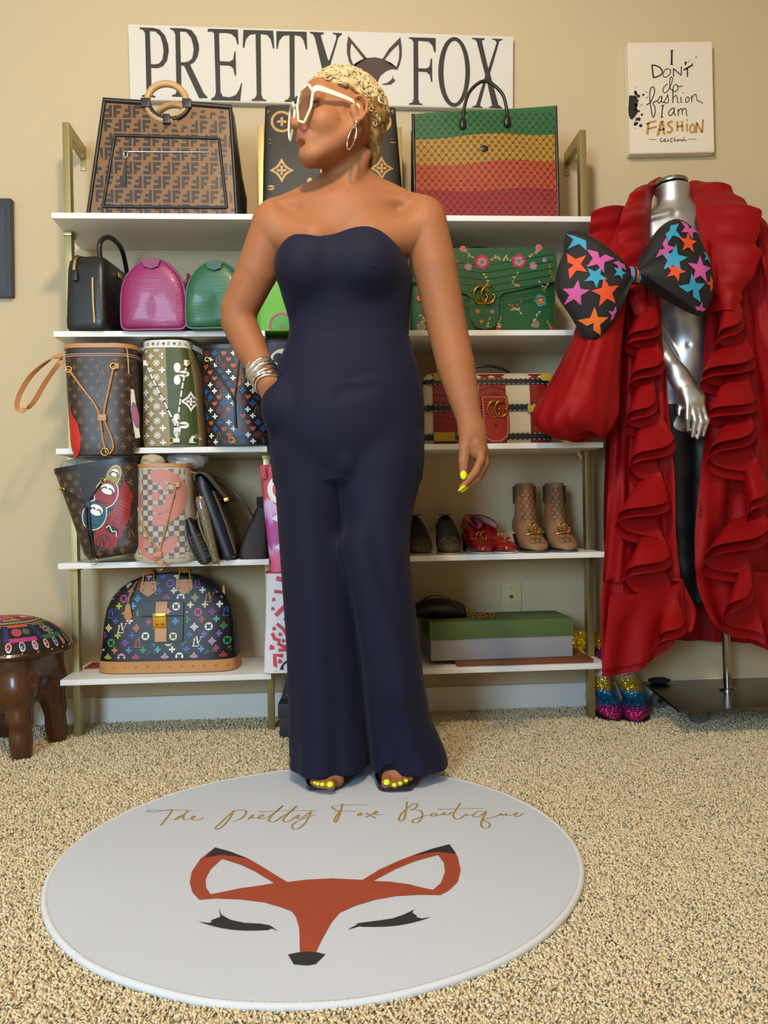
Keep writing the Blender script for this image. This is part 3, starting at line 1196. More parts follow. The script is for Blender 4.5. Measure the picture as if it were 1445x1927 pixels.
pr = Print()
for pts_, w, cl_ in (([(755, 200), (752, 405)], 28, 0), ([(733, 204), (780, 196)], 14, 0), ([(730, 412), (778, 412)], 14, 0),
                     ([(455, 420), (478, 615)], 22, 0), ([(450, 425), (500, 425), (570, 455), (610, 510), (600, 555), (550, 590), (480, 610)], 20, 0),
                     ([(690, 475), (735, 500), (730, 550), (690, 590), (650, 605), (625, 580), (635, 520), (665, 485)], 13, 1),
                     ([(780, 470), (782, 595)], 16, 0), ([(782, 475), (895, 575)], 16, 0), ([(900, 440), (897, 578)], 16, 0),
                     ([(935, 495), (1075, 415)], 26, 0), ([(990, 455), (992, 600)], 20, 0),
                     ([(690, 705), (640, 750), (620, 810), (650, 840), (700, 800), (740, 720), (765, 640), (750, 600), (730, 625), (722, 700), (735, 780), (765, 800)], 13, 0),
                     ([(800, 720), (775, 760), (780, 815), (820, 815), (850, 770), (830, 715)], 13, 1), ([(830, 730), (870, 745), (920, 735)], 12, 0),
                     ([(370, 1025), (430, 980), (480, 880), (495, 790), (465, 750), (430, 790), (420, 900), (430, 1000), (445, 1100), (460, 1190), (480, 1205), (500, 1150), (500, 1060), (470, 990), (545, 960)], 15, 0),
                     ([(570, 905), (545, 960), (560, 995), (595, 960), (605, 900)], 13, 1), ([(605, 890), (600, 970), (630, 990)], 13, 0),
                     ([(630, 990), (680, 900), (690, 870), (700, 920), (705, 970), (680, 995), (640, 985)], 13, 0),
                     ([(770, 780), (770, 995)], 15, 0), ([(770, 930), (810, 880), (835, 900), (840, 970), (865, 995)], 13, 0),
                     ([(895, 900), (890, 970), (910, 990)], 14, 0), ([(922, 832), (930, 846)], 16, 0), ([(985, 905), (960, 950), (975, 985), (1010, 960), (1015, 915)], 13, 1),
                     ([(1050, 880), (1055, 985)], 14, 0), ([(1055, 930), (1090, 870), (1120, 870), (1130, 930), (1160, 970), (1195, 970)], 13, 0), ([(1218, 980), (1208, 1005)], 16, 0),
                     ([(620, 1030), (600, 1205)], 18, 0), ([(593, 1037), (642, 1022)], 12, 0), ([(583, 1212), (630, 1205)], 12, 0),
                     ([(760, 1075), (715, 1120), (710, 1175), (745, 1180), (785, 1120), (790, 1075)], 14, 1), ([(790, 1070), (790, 1150), (815, 1185)], 15, 0),
                     ([(850, 1080), (855, 1185)], 15, 0), ([(855, 1120), (890, 1080), (910, 1090), (912, 1170)], 14, 0), ([(912, 1110), (945, 1075), (970, 1090), (975, 1160), (992, 1190)], 14, 0),
                     ([(410, 1546), (525, 1546)], 7, 0), ([(1005, 1541), (1130, 1541)], 7, 0), ([(605, 1520), (580, 1550), (590, 1580), (620, 1570)], 11, 0),
                     ([(635, 1545), (625, 1565), (640, 1575), (647, 1555)], 8, 1), ([(670, 1520), (650, 1555), (660, 1580), (685, 1565)], 10, 0), ([(695, 1545), (688, 1565), (700, 1575), (706, 1555)], 8, 1),
                     ([(765, 1520), (735, 1550), (740, 1580), (770, 1570)], 11, 0), ([(795, 1505), (790, 1580)], 9, 0), ([(790, 1550), (810, 1545), (815, 1575)], 9, 0),
                     ([(838, 1545), (828, 1562), (838, 1574), (850, 1555)], 8, 1), ([(860, 1540), (862, 1575)], 9, 0), ([(862, 1550), (885, 1545), (888, 1572)], 9, 0),
                     ([(900, 1560), (922, 1552), (908, 1542), (903, 1565), (925, 1572)], 8, 0), ([(945, 1505), (937, 1568)], 10, 0), ([(937, 1566), (985, 1555)], 9, 0)):
    hand(pr, M_cink, pts_, w, bool(cl_))
pr.add(M_cink, [cpt(p) for p in [(110, 880), (190, 880), (240, 930), (240, 1000), (225, 1060), (245, 1120), (215, 1180), (165, 1240), (130, 1240), (105, 1180), (97, 1080), (105, 980)]])
for i in range(95):
    a = RNG.uniform(-PI / 2, PI / 2)
    d = RNG.random() ** 1.5
    x, y = 200 + 190 * d * math.cos(a), 1060 + 330 * math.sin(a) * (0.5 + .5 * RNG.random())
    r = RNG.choice([3, 4, 5, 6, 9, 14, 22]) * (1.15 - d)
    if x - r > 115:
        pr.add(M_cink, [cpt(p) for p in circ(max(r, 2.5), 7, x, y, a)])
for (x, y, r) in ((965, 385, 20), (960, 410, 14), (1005, 370, 9), (1035, 345, 7), (1060, 395, 8), (1120, 300, 6), (1100, 380, 4), (960, 330, 4), (1160, 345, 3), (285, 1335, 26), (258, 1240, 28), (302, 1170, 18), (250, 890, 26), (325, 870, 18), (370, 830, 9), (380, 910, 10)):
    pr.add(M_cink, [cpt(p) for p in circ(r, 9, x, y)])
hand(pr, M_cink, [(1115, 320), (1132, 285)], 7)
pr.build('black_lettering', lambda u, v: (u, YC - 0.0008, v), cv, local=False, label='black brush lettering and ink splatter', kind='stuff')
pr = Print()
for pts_, w, cl_ in (([(400, 1295), (385, 1470)], 36, 0), ([(368, 1318), (430, 1285), (522, 1270)], 26, 0), ([(400, 1385), (530, 1350)], 26, 0), ([(600, 1265), (542, 1490)], 38, 0), ([(615, 1262), (638, 1470)], 36, 0), ([(560, 1405), (645, 1388)], 26, 0),
                     ([(768, 1272), (710, 1290), (695, 1320), (750, 1370), (758, 1410), (720, 1440), (680, 1428)], 32, 0), ([(842, 1270), (835, 1420)], 30, 0), ([(908, 1265), (918, 1425)], 30, 0), ([(835, 1352), (915, 1340)], 24, 0),
                     ([(985, 1305), (985, 1425)], 28, 0), ([(980, 1245), (992, 1262)], 28, 0), ([(1060, 1320), (1030, 1370), (1045, 1435), (1085, 1430), (1100, 1370), (1085, 1325)], 26, 1),
                     ([(1132, 1285), (1120, 1448)], 30, 0), ([(1135, 1300), (1207, 1440)], 26, 0), ([(1226, 1243), (1212, 1442)], 30, 0)):
    hand(pr, M_cgold, pts_, w, bool(cl_))
pr.build('gold_lettering', lambda u, v: (u, YC - 0.0010, v), cv, local=False, label='gold brush lettering FASHION')

# dark picture at the left edge of the view
pf = thing('picture_frame', 'dark framed picture hanging at the left edge', 'picture', at(-20, 560, 2.70))
quad_board(pf, [at(-110, 371, 2.675), at(21, 373, 2.675), at(23, 558, 2.675), at(-108, 558, 2.675)], 2.675, 2.698, 'frame', mat('frame_dark', '#2a2a2f', .45), .002)
quad_board(pf, [at(-95, 386, 2.6745), at(9, 387, 2.6745), at(11, 545, 2.6745), at(-93, 545, 2.6745)], 2.6742, 2.676, 'picture', mat('picture_dark', '#33343c', .5, var=.3, vscale=12), 0)
# ------------------------------------------------------------------ bag toolkit
M_goldm = mat('gold_metal', '#c89a3c', 0.22, 1.0)
M_silver = mat('silver_metal', '#c9c9cc', 0.2, 1.0)
M_blk = mat('black_leather', '#17161a', 0.38, bump=0.12, bscale=300)
M_tanl = mat('tan_leather', '#b8804a', 0.45, bump=0.06, bscale=250, var=0.08, vscale=20)
M_canvas_br = mat('brown_canvas', '#33241d', 0.42, bump=0.06, bscale=500, var=0.1, vscale=15)
M_mono = mat('monogram_ink', '#6f5638', 0.45)
M_dark_in = mat('bag_lining', '#171412', 0.8)
M_white = mat('white_print', '#e8e6e2', 0.5)


def bagthing(name, label, px, py, Y, rz=0.0, ry=0.0, group=None, z=None, rx=0.0, cat='bag'):
    p = at(px, py, Y)
    if z is not None:
        p.z = z
    return thing(name, label, cat, p, rz, group, rx=rx, ry=ry)


class Body:
    """open-topped bag body: super-elliptic sections that change with height; the front looks to -y"""

    warp = None

    def __init__(self, prof, n=5.0):
        # prof: (z, half width, half depth, x shift, y shift)
        self.p = [q + (0,) * (5 - len(q)) for q in prof]
        self.n = n

    def w(self, z):
        P = self.p
        if z <= P[0][0]:
            return P[0][1:]
        for a, b in zip(P, P[1:]):
            if z <= b[0]:
                t = (z - a[0]) / (b[0] - a[0])
                return tuple(a[i] + (b[i] - a[i]) * t for i in range(1, 5))
        return P[-1][1:]

    def ring(self, z, s=1.0, n=48, inset=0.0):
        w, d, sx, sy = self.w(z)
        w, d = max(w * s - inset, 1e-4), max(d * s - inset, 1e-4)
        R = []
        for i in range(n):
            a = 2 * PI * (i + .5) / n
            c, q = math.cos(a), math.sin(a)
            R.append((sx + w * math.copysign(abs(c) ** (2 / self.n), c), sy + d * math.copysign(abs(q) ** (2 / self.n), q), z))
        return R

    def build(self, parent, m, name='body', lining=M_dark_in, deep=0.05, nz=10, rim=0.003, warp=None, open_top=True):
        z0, z1 = self.p[0][0], self.p[-1][0]
        zs = sorted(set([q[0] for q in self.p] + [z0 + (z1 - z0) * i / nz for i in range(nz + 1)]))
        rings = [self.ring(zs[0], 0.02), self.ring(zs[0], 0.6), self.ring(zs[0], 0.93), *[self.ring(z) for z in zs]]
        rings[3] = [(x, y, z + 0.002) for x, y, z in rings[3]]
        k = len(rings)
        if open_top:
            rings += [self.ring(z1, 1, inset=rim), self.ring(z1 - deep, .99, inset=rim), self.ring(z1 - deep, 0.3)]
        else:
            rings += [self.ring(z1, .7), self.ring(z1, .05)]
        warp = warp or self.warp
        if warp:
            rings = [[warp(p) for p in r] for r in rings]
        V, F = loft_geo(rings)
        n = len(rings[0])
        mi = [1 if (open_top and (i // n) >= k) else 0 for i in range((len(rings) - 1) * n)] + [0, 1 if open_top else 0]
        o = obj(name, V, F, [m, lining], parent, mi=mi)
        fixn(o)
        return autosmooth(o, 0.9)

    def front(self, off=0.0009):
        def f(u, v):
            w, d, sx, sy = self.w(v)
            u = sx + max(-w * .9995, min(w * .9995, u - sx))
            t = min(abs((u - sx) / w), 0.9995)
            p = (u, sy - d * (1 - t ** self.n) ** (1 / self.n) - off, v)
            return self.warp(p) if self.warp else p
        return f

    def inside(self, m=0.004, z0=0.004, z1=None):
        zt = self.p[-1][0] if z1 is None else z1

        def f(u, v):
            w, d, sx, sy = self.w(v)
            return abs(u - sx) < w * 0.985 - m and z0 < v < zt
        return f


def scatter(pr, x0, x1, z0, z1, step, kinds, mats, size, seed=1, stag=True, sz=None):
    """printed marks on a staggered lattice"""
    r = random.Random(seed)
    row = 0
    z = z0
    i = 0
    while z < z1:
        x = x0 + (step / 2 if (stag and row % 2) else 0)
        col = 0
        while x < x1:
            k = kinds[(row * 3 + col) % len(kinds)] if not callable(kinds) else kinds(row, col)
            m = mats if not isinstance(mats, (list, tuple)) else r.choice(mats)
            if k:
                s = size * (sz or {}).get(k, 1.0)
                put(pr, m, k, XF(x, z, s))
            x += step
            col += 1
        z += step * 0.62
        row += 1


def plate(name, poly, y0, y1, m, parent, holes=(), bev=0.0, **k):
    """flat panel: outline poly in x,z, from y0 (front) to y1"""
    P, T = tri_poly(poly, holes)
    n = len(P)
    V = [(p[0], y0, p[1]) for p in P] + [(p[0], y1, p[1]) for p in P]
    F = [t for t in T] + [tuple(i + n for i in t[::-1]) for t in T]
    o0 = 0
    for l in (poly, *holes):
        L = len(l)
        for i in range(L):
            a, b = o0 + i, o0 + (i + 1) % L
            F.append((a, b, b + n, a + n))
        o0 += L
    o = obj(name, V, F, m, parent, **k)
    fixn(o)
    return autosmooth(o, 0.5)


def ring3(c, r, rt, axis='y', n=20, a0=0, a1=2 * PI, ry=None):
    """points of a ring / arc"""
    ry = r if ry is None else ry
    full = abs(a1 - a0 - 2 * PI) < 1e-6
    N_ = n if full else n + 1
    P = []
    for i in range(N_):
        a = a0 + (a1 - a0) * i / n
        x, z = r * math.cos(a), ry * math.sin(a)
        P.append({'y': (c[0] + x, c[1], c[2] + z), 'x': (c[0], c[1] + x, c[2] + z), 'z': (c[0] + x, c[1] + z, c[2])}[axis])
    return P


def gg_emblem(parent, cx, y, cz, s, rt, name='double_letter_clasp', label='antique gold double letter emblem'):
    a, b = letter_G2()
    ge = []
    for k, pth in enumerate((a, b)):
        P = [(cx + p[0] * s, y - (0.002 if k else 0) - 0.004 * math.sin(i * .28), cz + p[1] * s) for i, p in enumerate(pth)]
        ge.append(tube_geo(P, rt, 8))
    V, F = join_geo(ge)
    o = obj(name, V, F, mat('antique_gold', '#b98a35', .3, 1.0), parent, smooth=True, label=label)
    return o


def px2loc(parent):
    """photo pixel -> (x, z) in a bag's local frame at its own depth plane"""
    inv = pmat(parent).inverted()
    Y = parent.location.y

    def f(px, py, dy=0.0):
        q = inv @ at(px, py, Y + dy)
        return q.x, q.z
    return f


# ---- 1. tote with raised letter pattern and ring handle (top shelf)
b = bagthing('handbag', 'brown tote with dark interlocking letter pattern and round wooden ring handle', 308, 402, 2.455, z=ZS[0] + .001)
L_ = px2loc(b)
M_ff = mat('ff_tan', '#7c5631', 0.34, bump=.05, bscale=200, var=.12, vscale=12)
M_ffd = mat('ff_dark', '#2a201b', 0.36)
M_trim_ff = mat('ff_trim', '#1d1a1a', .4, bump=.08, bscale=300)
tl, tr, bl, br = L_(195, 187), L_(436, 201), L_(163, 402), L_(449, 402)
nc = L_(318, 196)
NRAD = 0.060


def notch_outline():
    P = [(bl[0], 0.0), (br[0], 0.0), tr]
    zt = lambda x: tl[1] + (tr[1] - tl[1]) * (x - tl[0]) / (tr[0] - tl[0])
    for i in range(13):
        a = -0.02 - (PI - .04) * i / 12
        P.append((nc[0] + NRAD * math.cos(a), zt(nc[0]) + 0.002 + NRAD * 0.88 * math.sin(a)))
    P.append(tl)
    return P


NO = notch_outline()
plate('front_panel', NO, -0.004, 0.002, M_ff, b)
plate('back_panel', NO, 0.120, 0.126, M_ff, b)
for s, (p0, p1) in ((-1, (bl, tl)), (1, (br, tr))):
    V = []
    for z, t in ((0.0, 0.0), (0.08, .37), (0.15, .7), (p1[1], 1)):
        x = p0[0] + (p1[0] - p0[0]) * z / p1[1]
        bul = 0.014 * math.sin(PI * min(1, t + .1))
        V += [(x - s * .003, 0.0, z), (x + s * (bul + .012 * (1 - t)), 0.06, z), (x - s * .003, 0.122, z)]
    F = []
    for i in range(3):
        for q in range(2):
            F.append((i * 3 + q, i * 3 + q + 1, i * 3 + q + 4, i * 3 + q + 3))
    solid(obj('side_gusset', V, F, M_trim_ff, b, smooth=True), 0.002)
box('base', bl[0] + .004, br[0] - .004, 0.002, 0.12, 0.0, 0.006, M_trim_ff, b)
pr = Print()
cw, ch = 0.0270, 0.0415
FG = [(0, 0), (.34, 0), (.34, .42), (.82, .42), (.82, .72), (.34, .72), (.34, 1.0), (1.0, 1.0), (1.0, 1.35), (0, 1.35)]
rows = int(tl[1] / ch) + 2
for r in range(rows):
    for c in range(-14, 15):
        x = c * cw * 2.06 + (r % 2) * cw * 1.03
        z = r * ch + 0.004
        f1 = lambda p, x=x, z=z: (x + p[0] * cw * .84, z + p[1] / 1.35 * ch * .86)
        f2 = lambda p, x=x, z=z: (x + cw * 1.86 - p[0] * cw * .84, z + ch * .86 - p[1] / 1.35 * ch * .86)
        pr.add(M_ffd, FG, (), f1)
        pr.add(M_ffd, FG, (), f2)


def in_ff(u, v):
    t = v / tl[1]
    if not (bl[0] + (tl[0] - bl[0]) * t + .007 < u < br[0] + (tr[0] - br[0]) * v / tr[1] - .007):
        return False
    zt = tl[1] + (tr[1] - tl[1]) * (u - tl[0]) / (tr[0] - tl[0])
    return 0.003 < v < zt - .012 and math.hypot(u - nc[0], (v - zt) / .88) > NRAD + .012


pr.build('letter_pattern', lambda u, v: (u, -0.0048, v), b, inside=in_ff, label='dark interlocking letters', kind='stuff')
# dark trims
strip = lambda pts, wd, nm, y=-0.0055: tube(nm, [(p[0], y, p[1]) for p in pts], 1.0, M_trim_ff, b, flat=(wd, .004), up=(0, 0, 1))
tube('edge_trim', [(bl[0] + .004, -.004, 0.0), (tl[0] + .004, -.004, tl[1])], .006, M_trim_ff, b)
tube('edge_trim', [(br[0] - .004, -.004, 0.0), (tr[0] - .004, -.004, tr[1])], .006, M_trim_ff, b)
tube('top_trim', [(p[0], -.0045, p[1] - .004) for p in (tl, NO[-2])], .0075, M_trim_ff, b)
tube('top_trim', [(p[0], -.0045, p[1] - .004) for p in (NO[3], tr)], .0075, M_trim_ff, b)
tube('notch_trim', [(p[0], -.0045, p[1]) for p in NO[3:-1]], .0085, M_trim_ff, b)
# flat front pocket with trim, zip and puller
pk = [L_(217, 256), L_(412, 262), L_(427, 392), L_(195, 390)]
for a_, c_ in ((0, 1), (1, 2), (2, 3), (3, 0)):
    tube('pocket_trim', [(pk[a_][0], -.0055, pk[a_][1]), (pk[c_][0], -.0055, pk[c_][1])], .0045, M_trim_ff, b)
z1_, z2_ = L_(238, 287), L_(395, 288)
tube('zip', [(z1_[0], -.006, z1_[1]), (z2_[0], -.006, z2_[1])], .0018, M_silver, b)
pz = L_(238, 293)
tube('zip_slider', ring3((pz[0], -.009, pz[1]), .006, 0, 'y', 14, ry=.010), .0016, M_silver, b, closed=True)
pe = L_(234, 352)
loft('zip_puller', [[(pz[0] - .003, -.009, pz[1] - .012), (pz[0] + .003, -.009, pz[1] - .012), (pz[0] + .003, -.007, pz[1] - .012), (pz[0] - .003, -.007, pz[1] - .012)],
                    [(pe[0] - .005, -.010, pe[1] + .01), (pe[0] + .006, -.010, pe[1] + .01), (pe[0] + .006, -.007, pe[1] + .01), (pe[0] - .005, -.007, pe[1] + .01)],
                    [(pe[0] - .001, -.010, pe[1]), (pe[0] + .002, -.010, pe[1]), (pe[0] + .002, -.007, pe[1]), (pe[0] - .001, -.007, pe[1])]], M_trim_ff, b)
# ring handles with straps
M_ring = mat('ring_handle_wood', '#c29a66', .35, bump=.3, bscale=60, aniso=(1, 1, 1), var=.12, vscale=30)
rc = L_(314, 193)
for y, nm in ((-0.002, 'ring_handle'), (0.124, 'ring_handle')):
    pp = []
    rr_ = []
    for i in range(60):
        a = 2 * PI * i / 60
        pp.append((rc[0] + .0575 * math.cos(a), y, rc[1] + .0545 * math.sin(a)))
        rr_.append(.0098 + .0005 * (i % 2))
    rh = tube(nm, pp, rr_, M_ring, b, n=10, closed=True)
for q, a in ((-.060, 0), (.060, 0)):
    box('handle_strap', rc[0] + q - .0135, rc[0] + q + .0135, -.0165, .006, rc[1] - .020, rc[1] + .006, M_trim_ff, b, bev=.004)
box('handle_strap', rc[0] - .011, rc[0] + .011, -.0165, .006, rc[1] - .068, rc[1] - .040, M_trim_ff, b, bev=.004)

# ---- 2. black tote with gold leopard motifs, and the yellow box behind it
yb = at(515, 402, 2.56)
box0 = thing('yellow_box', 'bright yellow gift box edge beside the black leopard motif tote', 'box', (yb.x, yb.y, ZS[0] + .001))
ylx = at(488.5, 400, 2.56).x - yb.x
box('box_body', ylx, ylx + .20, 0, .09, 0, .235, mat('yellow_card', '#e0b222', .5), box0, bev=.002)
box('box_lid', ylx - .001, ylx + .201, -.001, .091, .2352, .262, mat('yellow_card', '#e0b222', .5), box0, bev=.002)
b = bagthing('handbag', 'large black tote with gold leopard flower motifs, behind the woman', 626, 402, 2.445, z=ZS[0] + .001)
L_ = px2loc(b)
hw0, hw1, hh = L_(758, 402)[0], L_(746, 200)[0], L_(520, 193)[1]
bd = Body([(0, hw0, .055, 0, .055), (hh * .5, hw0 * .975, .06, 0, .058), (hh, hw1, .035, 0, .05)], 9)
M_lt = mat('leopard_tote', '#1c1915', .55, bump=.1, bscale=400)
bd.build(b, M_lt)
M_leo = mat('leopard_gold', '#b3884a', .45, var=.5, vscale=140)
for (px, py, k, s) in ((530, 321, 'diamond', .046), (718, 317, 'diamond', .046), (583, 352, 'solidflower', .038), (668, 352, 'solidflower', .038), (502, 205, 'diamond', .011), (741, 205, 'diamond', .011), (500, 353, 'solidflower', .036), (760, 350, 'solidflower', .036), (497, 264, 'solidflower', .034), (748, 263, 'solidflower', .034), (625, 264, 'solidflower', .034), (625, 320, 'ring', .05)):
    pr = Print()
    put(pr, M_leo, k, XF(*L_(px, py), s * 1.45))
    pr.build('gold_motif', bd.front(), b, inside=bd.inside())
for px in (530, 716):
    pr = Print()
    pr.add(M_leo, circ(.034, 24), (circ(.026, 24)[::-1],), XF(*L_(px, 226)))
    put(pr, M_leo, 'solidflower', XF(*L_(px, 226), .03))
    pr.build('gold_motif', bd.front(), b, inside=bd.inside())
for s in (-1, 1):
    tube('handle', crom([(s * .06 - .045, .012, hh - .04), (s * .06 - .04, .005, hh + .02), (s * .06, 0.004, hh - .01), (s * .06 + .04, .005, hh + .02), (s * .06 + .045, .012, hh - .04)][:2] + [(s * .06 + .02, .01, hh - .03)], 5), .004, M_blk, b)
for sx in (hw1 * .99,):
    tube('side_trim', [(sx, .05, hh - .03), (hw0 + .004, .05, 0.006)], .006, M_blk, b)

# ---- 3. striped tote with linked letter pattern
b = bagthing('handbag', 'flat tote striped green, yellow, orange and red with black handles', 913, 405, 2.455, z=ZS[0] + .001)
L_ = px2loc(b)
tl, tr, br = L_(777, 216), L_(1045, 201), L_(1050, 404)
bl = (L_(781, 404)[0], 0.0)
br = (br[0], 0.0)
stripes = [(404, 404), (362, 357), (314, 303), (263, 252), (216, 201)]
cols = ['#8f1d20', '#a8401f', '#a07622', '#1f5a2b']
M_st = [mat('stripe_%s' % n, c, .65, bump=.15, bscale=700) for n, c in zip(('red', 'orange', 'yellow', 'green'), cols)]


def wave(t, k):
    return 0.0035 * math.sin(t * 9 + k)


NS = 14
edge = []
for k, (ya, yb_) in enumerate(stripes):
    row = []
    for i in range(NS + 1):
        t = i / NS
        px = 779 + (1047 - 779) * t
        x, z = L_(px, ya + (yb_ - ya) * t)
        xs = bl[0] + (tl[0] - bl[0]) * z / tl[1] + t * ((br[0] + (tr[0] - br[0]) * z / tr[1]) - (bl[0] + (tl[0] - bl[0]) * z / tl[1]))
        if k == 0:
            z = 0.0
        elif k < 4:
            z += wave(t, k)
        row.append((xs, z))
    edge.append(row)


def gg_y(x, z):
    t = (x - bl[0]) / (br[0] - bl[0])
    return -0.004 - .012 * math.sin(PI * min(max(t, 0), 1)) * math.sin(PI * min(1, z / tl[1] * .9)) - .003 * math.sin(7 * t + z * 20)


for k in range(4):
    V, F = [], []
    for j in range(5):
        for i in range(NS + 1):
            a_, c_ = edge[k][i], edge[k + 1][i]
            x, z = a_[0] + (c_[0] - a_[0]) * j / 4, a_[1] + (c_[1] - a_[1]) * j / 4
            V.append((x, gg_y(x, z), z))
    for j in range(4):
        for i in range(NS):
            q = j * (NS + 1) + i
            F.append((q, q + 1, q + NS + 2, q + NS + 1))
    obj('stripe_panel', V, F, M_st[k], b, smooth=True, label=('red', 'orange', 'yellow', 'green')[k] + ' woven stripe')
box('back_panel', bl[0] + .006, br[0] - .006, .100, .106, 0, min(tl[1], tr[1]) - .01, M_blk, b)
box('base', bl[0] + .006, br[0] - .006, .004, .1, 0, .005, M_blk, b)
for s, p0, p1 in ((-1, bl, tl), (1, br, tr)):
    V = [(p0[0] - s * .004, 0, 0), (p0[0] + s * .008, .05, 0), (p0[0] - s * .004, .104, 0), (p1[0] - s * .004, 0, p1[1] - .004), (p1[0] - s * .012, .05, p1[1] - .004), (p1[0] - s * .004, .104, p1[1] - .004)]
    solid(obj('side_gusset', V, [(0, 1, 4, 3), (1, 2, 5, 4)], M_blk, b), .002)
    tube('edge_trim', [(p0[0], -.003, 0), ((p0[0] + p1[0]) / 2, -.004, p1[1] / 2), (p1[0], -.003, p1[1])], .005, M_blk, b)
M_lat = mat('linked_letter_ink', '#1d1a14', .6)
pr = Print()
st = .0215
for r in range(0, 26):
    for c in range(-13, 14):
        x, z = c * st + (r % 2) * st / 2, r * st * .60
        for sx in (-1, 1):
            pr.quads(M_lat, *stroke([(x + .0042 * sx, z + .001), (x + st / 2 * sx - .0042 * sx, z + st * .6 - .001)], .0009))
        for sx in (-1, 1):
            g = [(x + sx * .0018 + .0030 * math.cos(a) * sx, z + .0032 * math.sin(a)) for a in [math.radians(50 + 46 * i) for i in range(7)]]
            pr.quads(M_lat, *stroke(g, .0013))


def in_gg(u, v):
    t = v / tl[1]
    xl, xr = bl[0] + (tl[0] - bl[0]) * t, br[0] + (tr[0] - br[0]) * t
    zt = tl[1] + (tr[1] - tl[1]) * (u - tl[0]) / (tr[0] - tl[0])
    return xl + .006 < u < xr - .006 and .002 < v < zt - .003


pr.build('linked_letters', lambda u, v: (u, gg_y(u, v) - .0008, v), b, inside=in_gg, label='dark linked letter lattice', kind='stuff')
for y, ap, pa, pb in ((-.014, 157, (869, 244), (952, 239)), (.100, 187, (872, 220), (948, 216))):
    a_, c_, m_ = L_(*pa), L_(*pb), L_(911, ap)
    sh = [L_(871, 212), L_(883, 176), L_(911, ap), L_(941, 178), L_(951, 208)]
    if y > 0:
        sh = [(L_(877, 214)), L_(890, 196), L_(911, ap), L_(931, 194), L_(945, 212)]
    P = crom([(p[0], y, p[1]) for p in [a_] + sh + [c_]], 6)
    h_ = tube('handle', P, .0052, M_blk, b, n=10)
    if y < 0:
        for p in (a_, c_):
            loft('handle_pad', [[(p[0] + wd * math.cos(t), -.016 + (-.004 if k < 3 else .004), p[1] + dz + .0) for t in ()] for k, (wd, dz) in enumerate(())] or
                 [[(p[0] + .011 * math.cos(q) * s_, y - .003 + yy, p[1] + .008 + (.018 if math.sin(q) > 0 else .016) * math.sin(q) * s_ + (.004 * max(0, math.sin(q)))) for q in [2 * PI * i / 16 for i in range(16)]] for s_, yy in ((1, .006), (1, -.001), (.8, -.004), (.2, -.006))], M_blk, b)
oc = L_(909, 285)
loft('emblem_patch', [[(oc[0] + .012 * s_ * math.cos(q), gg_y(*oc) - yy, oc[1] + .010 * s_ * math.sin(q)) for q in [2 * PI * i / 18 for i in range(18)]] for s_, yy in ((1, .000), (1, .0022), (.9, .003), (.1, .003))], M_blk, b)

# ---- 4. black quilted handbag, narrow end to the viewer
b = bagthing('handbag', 'black quilted leather bag with gold zips, next to the magenta bag', 160, 622, 2.40, rz=math.radians(-7), z=ZS[1] + .001)
w_, d_, h_ = .062, .135, .222
rings = []
prof = [(0, .93, .95), (.010, 1.02, 1.0), (.03, 1.03, 1.0), (.11, .97, .985), (.18, .95, .95), (.206, .90, .90), (.219, .72, .80), (.222, .2, .3)]
for z, sw, sd in prof:
    rings.append([(x * 1, y + d_, z) for x, y in [(w_ * sw * math.copysign(abs(math.cos(a)) ** .28, math.cos(a)), d_ * sd * math.copysign(abs(math.sin(a)) ** .22, math.sin(a))) for a in [2 * PI * (i + .5) / 44 for i in range(44)]]])
bo = loft('body', rings, mat('soft_black', '#1b1b1e', .36, bump=.25, bscale=120), b)
# quilting on the long side: padded diamonds with stitched grooves
for i in range(6):
    for sgn in (1, -1):
        y0 = .03 + i * .042
        P = []
        for k in range(9):
            t = k / 8
            y = y0 + sgn * (t - .5) * .17
            if .022 < y < .25:
                P.append((w_ * 1.005, y, .02 + t * .16))
        if len(P) > 2:
            tube('quilt_seam', P, .0011, mat('seam_black', '#060607', .7), b, n=5)
M_zip = mat('zip_gold', '#b9a06a', .3, 1.0, bump=.6, bscale=900)
tube('zip', [(.030, -.0028, .018), (.027, -.0035, .08), (.025, .0002, .15)], 1.0, M_zip, b, flat=(.005, .003), up=(1, 0, 0))
tube('top_zip', crom([(-.028, -.002, .172), (-.029, .004, .19), (-.027, .016, .212), (-.022, .05, .2235), (-.02, .2, .2235)], 5), 1.0, M_zip, b, flat=(.008, .003), up=(1, 0, 0))
box('zip_tab', -.033, -.019, -.006, -.001, .142, .170, M_blk, b, bev=.002)
for y0 in (.035, .21):
    pass
for sx, xx in ((1, .036), (-1, -.046)):
    tube('handle', crom([(xx, .03, .205), (xx + .002, .025, .255), (xx + .006, .07, .288), (xx + .008, .13, .296), (xx + .006, .19, .285), (xx, .24, .24), (xx, .24, .205)] if sx > 0 else [(xx, .05, .205), (xx - .004, .07, .23), (xx - .006, .12, .238), (xx - .006, .17, .234), (xx, .22, .205)], 6), .0075, M_blk, b, n=10)
for y in (.03, .24):
    tube('handle_ring', ring3((.037, y, .206), .006, 0, 'x', 12), .0016, M_goldm, b, closed=True)
box('gold_emblem', w_ * 0.99, w_ * 0.99 + .003, .10, .122, .178, .192, M_goldm, b, bev=.001)


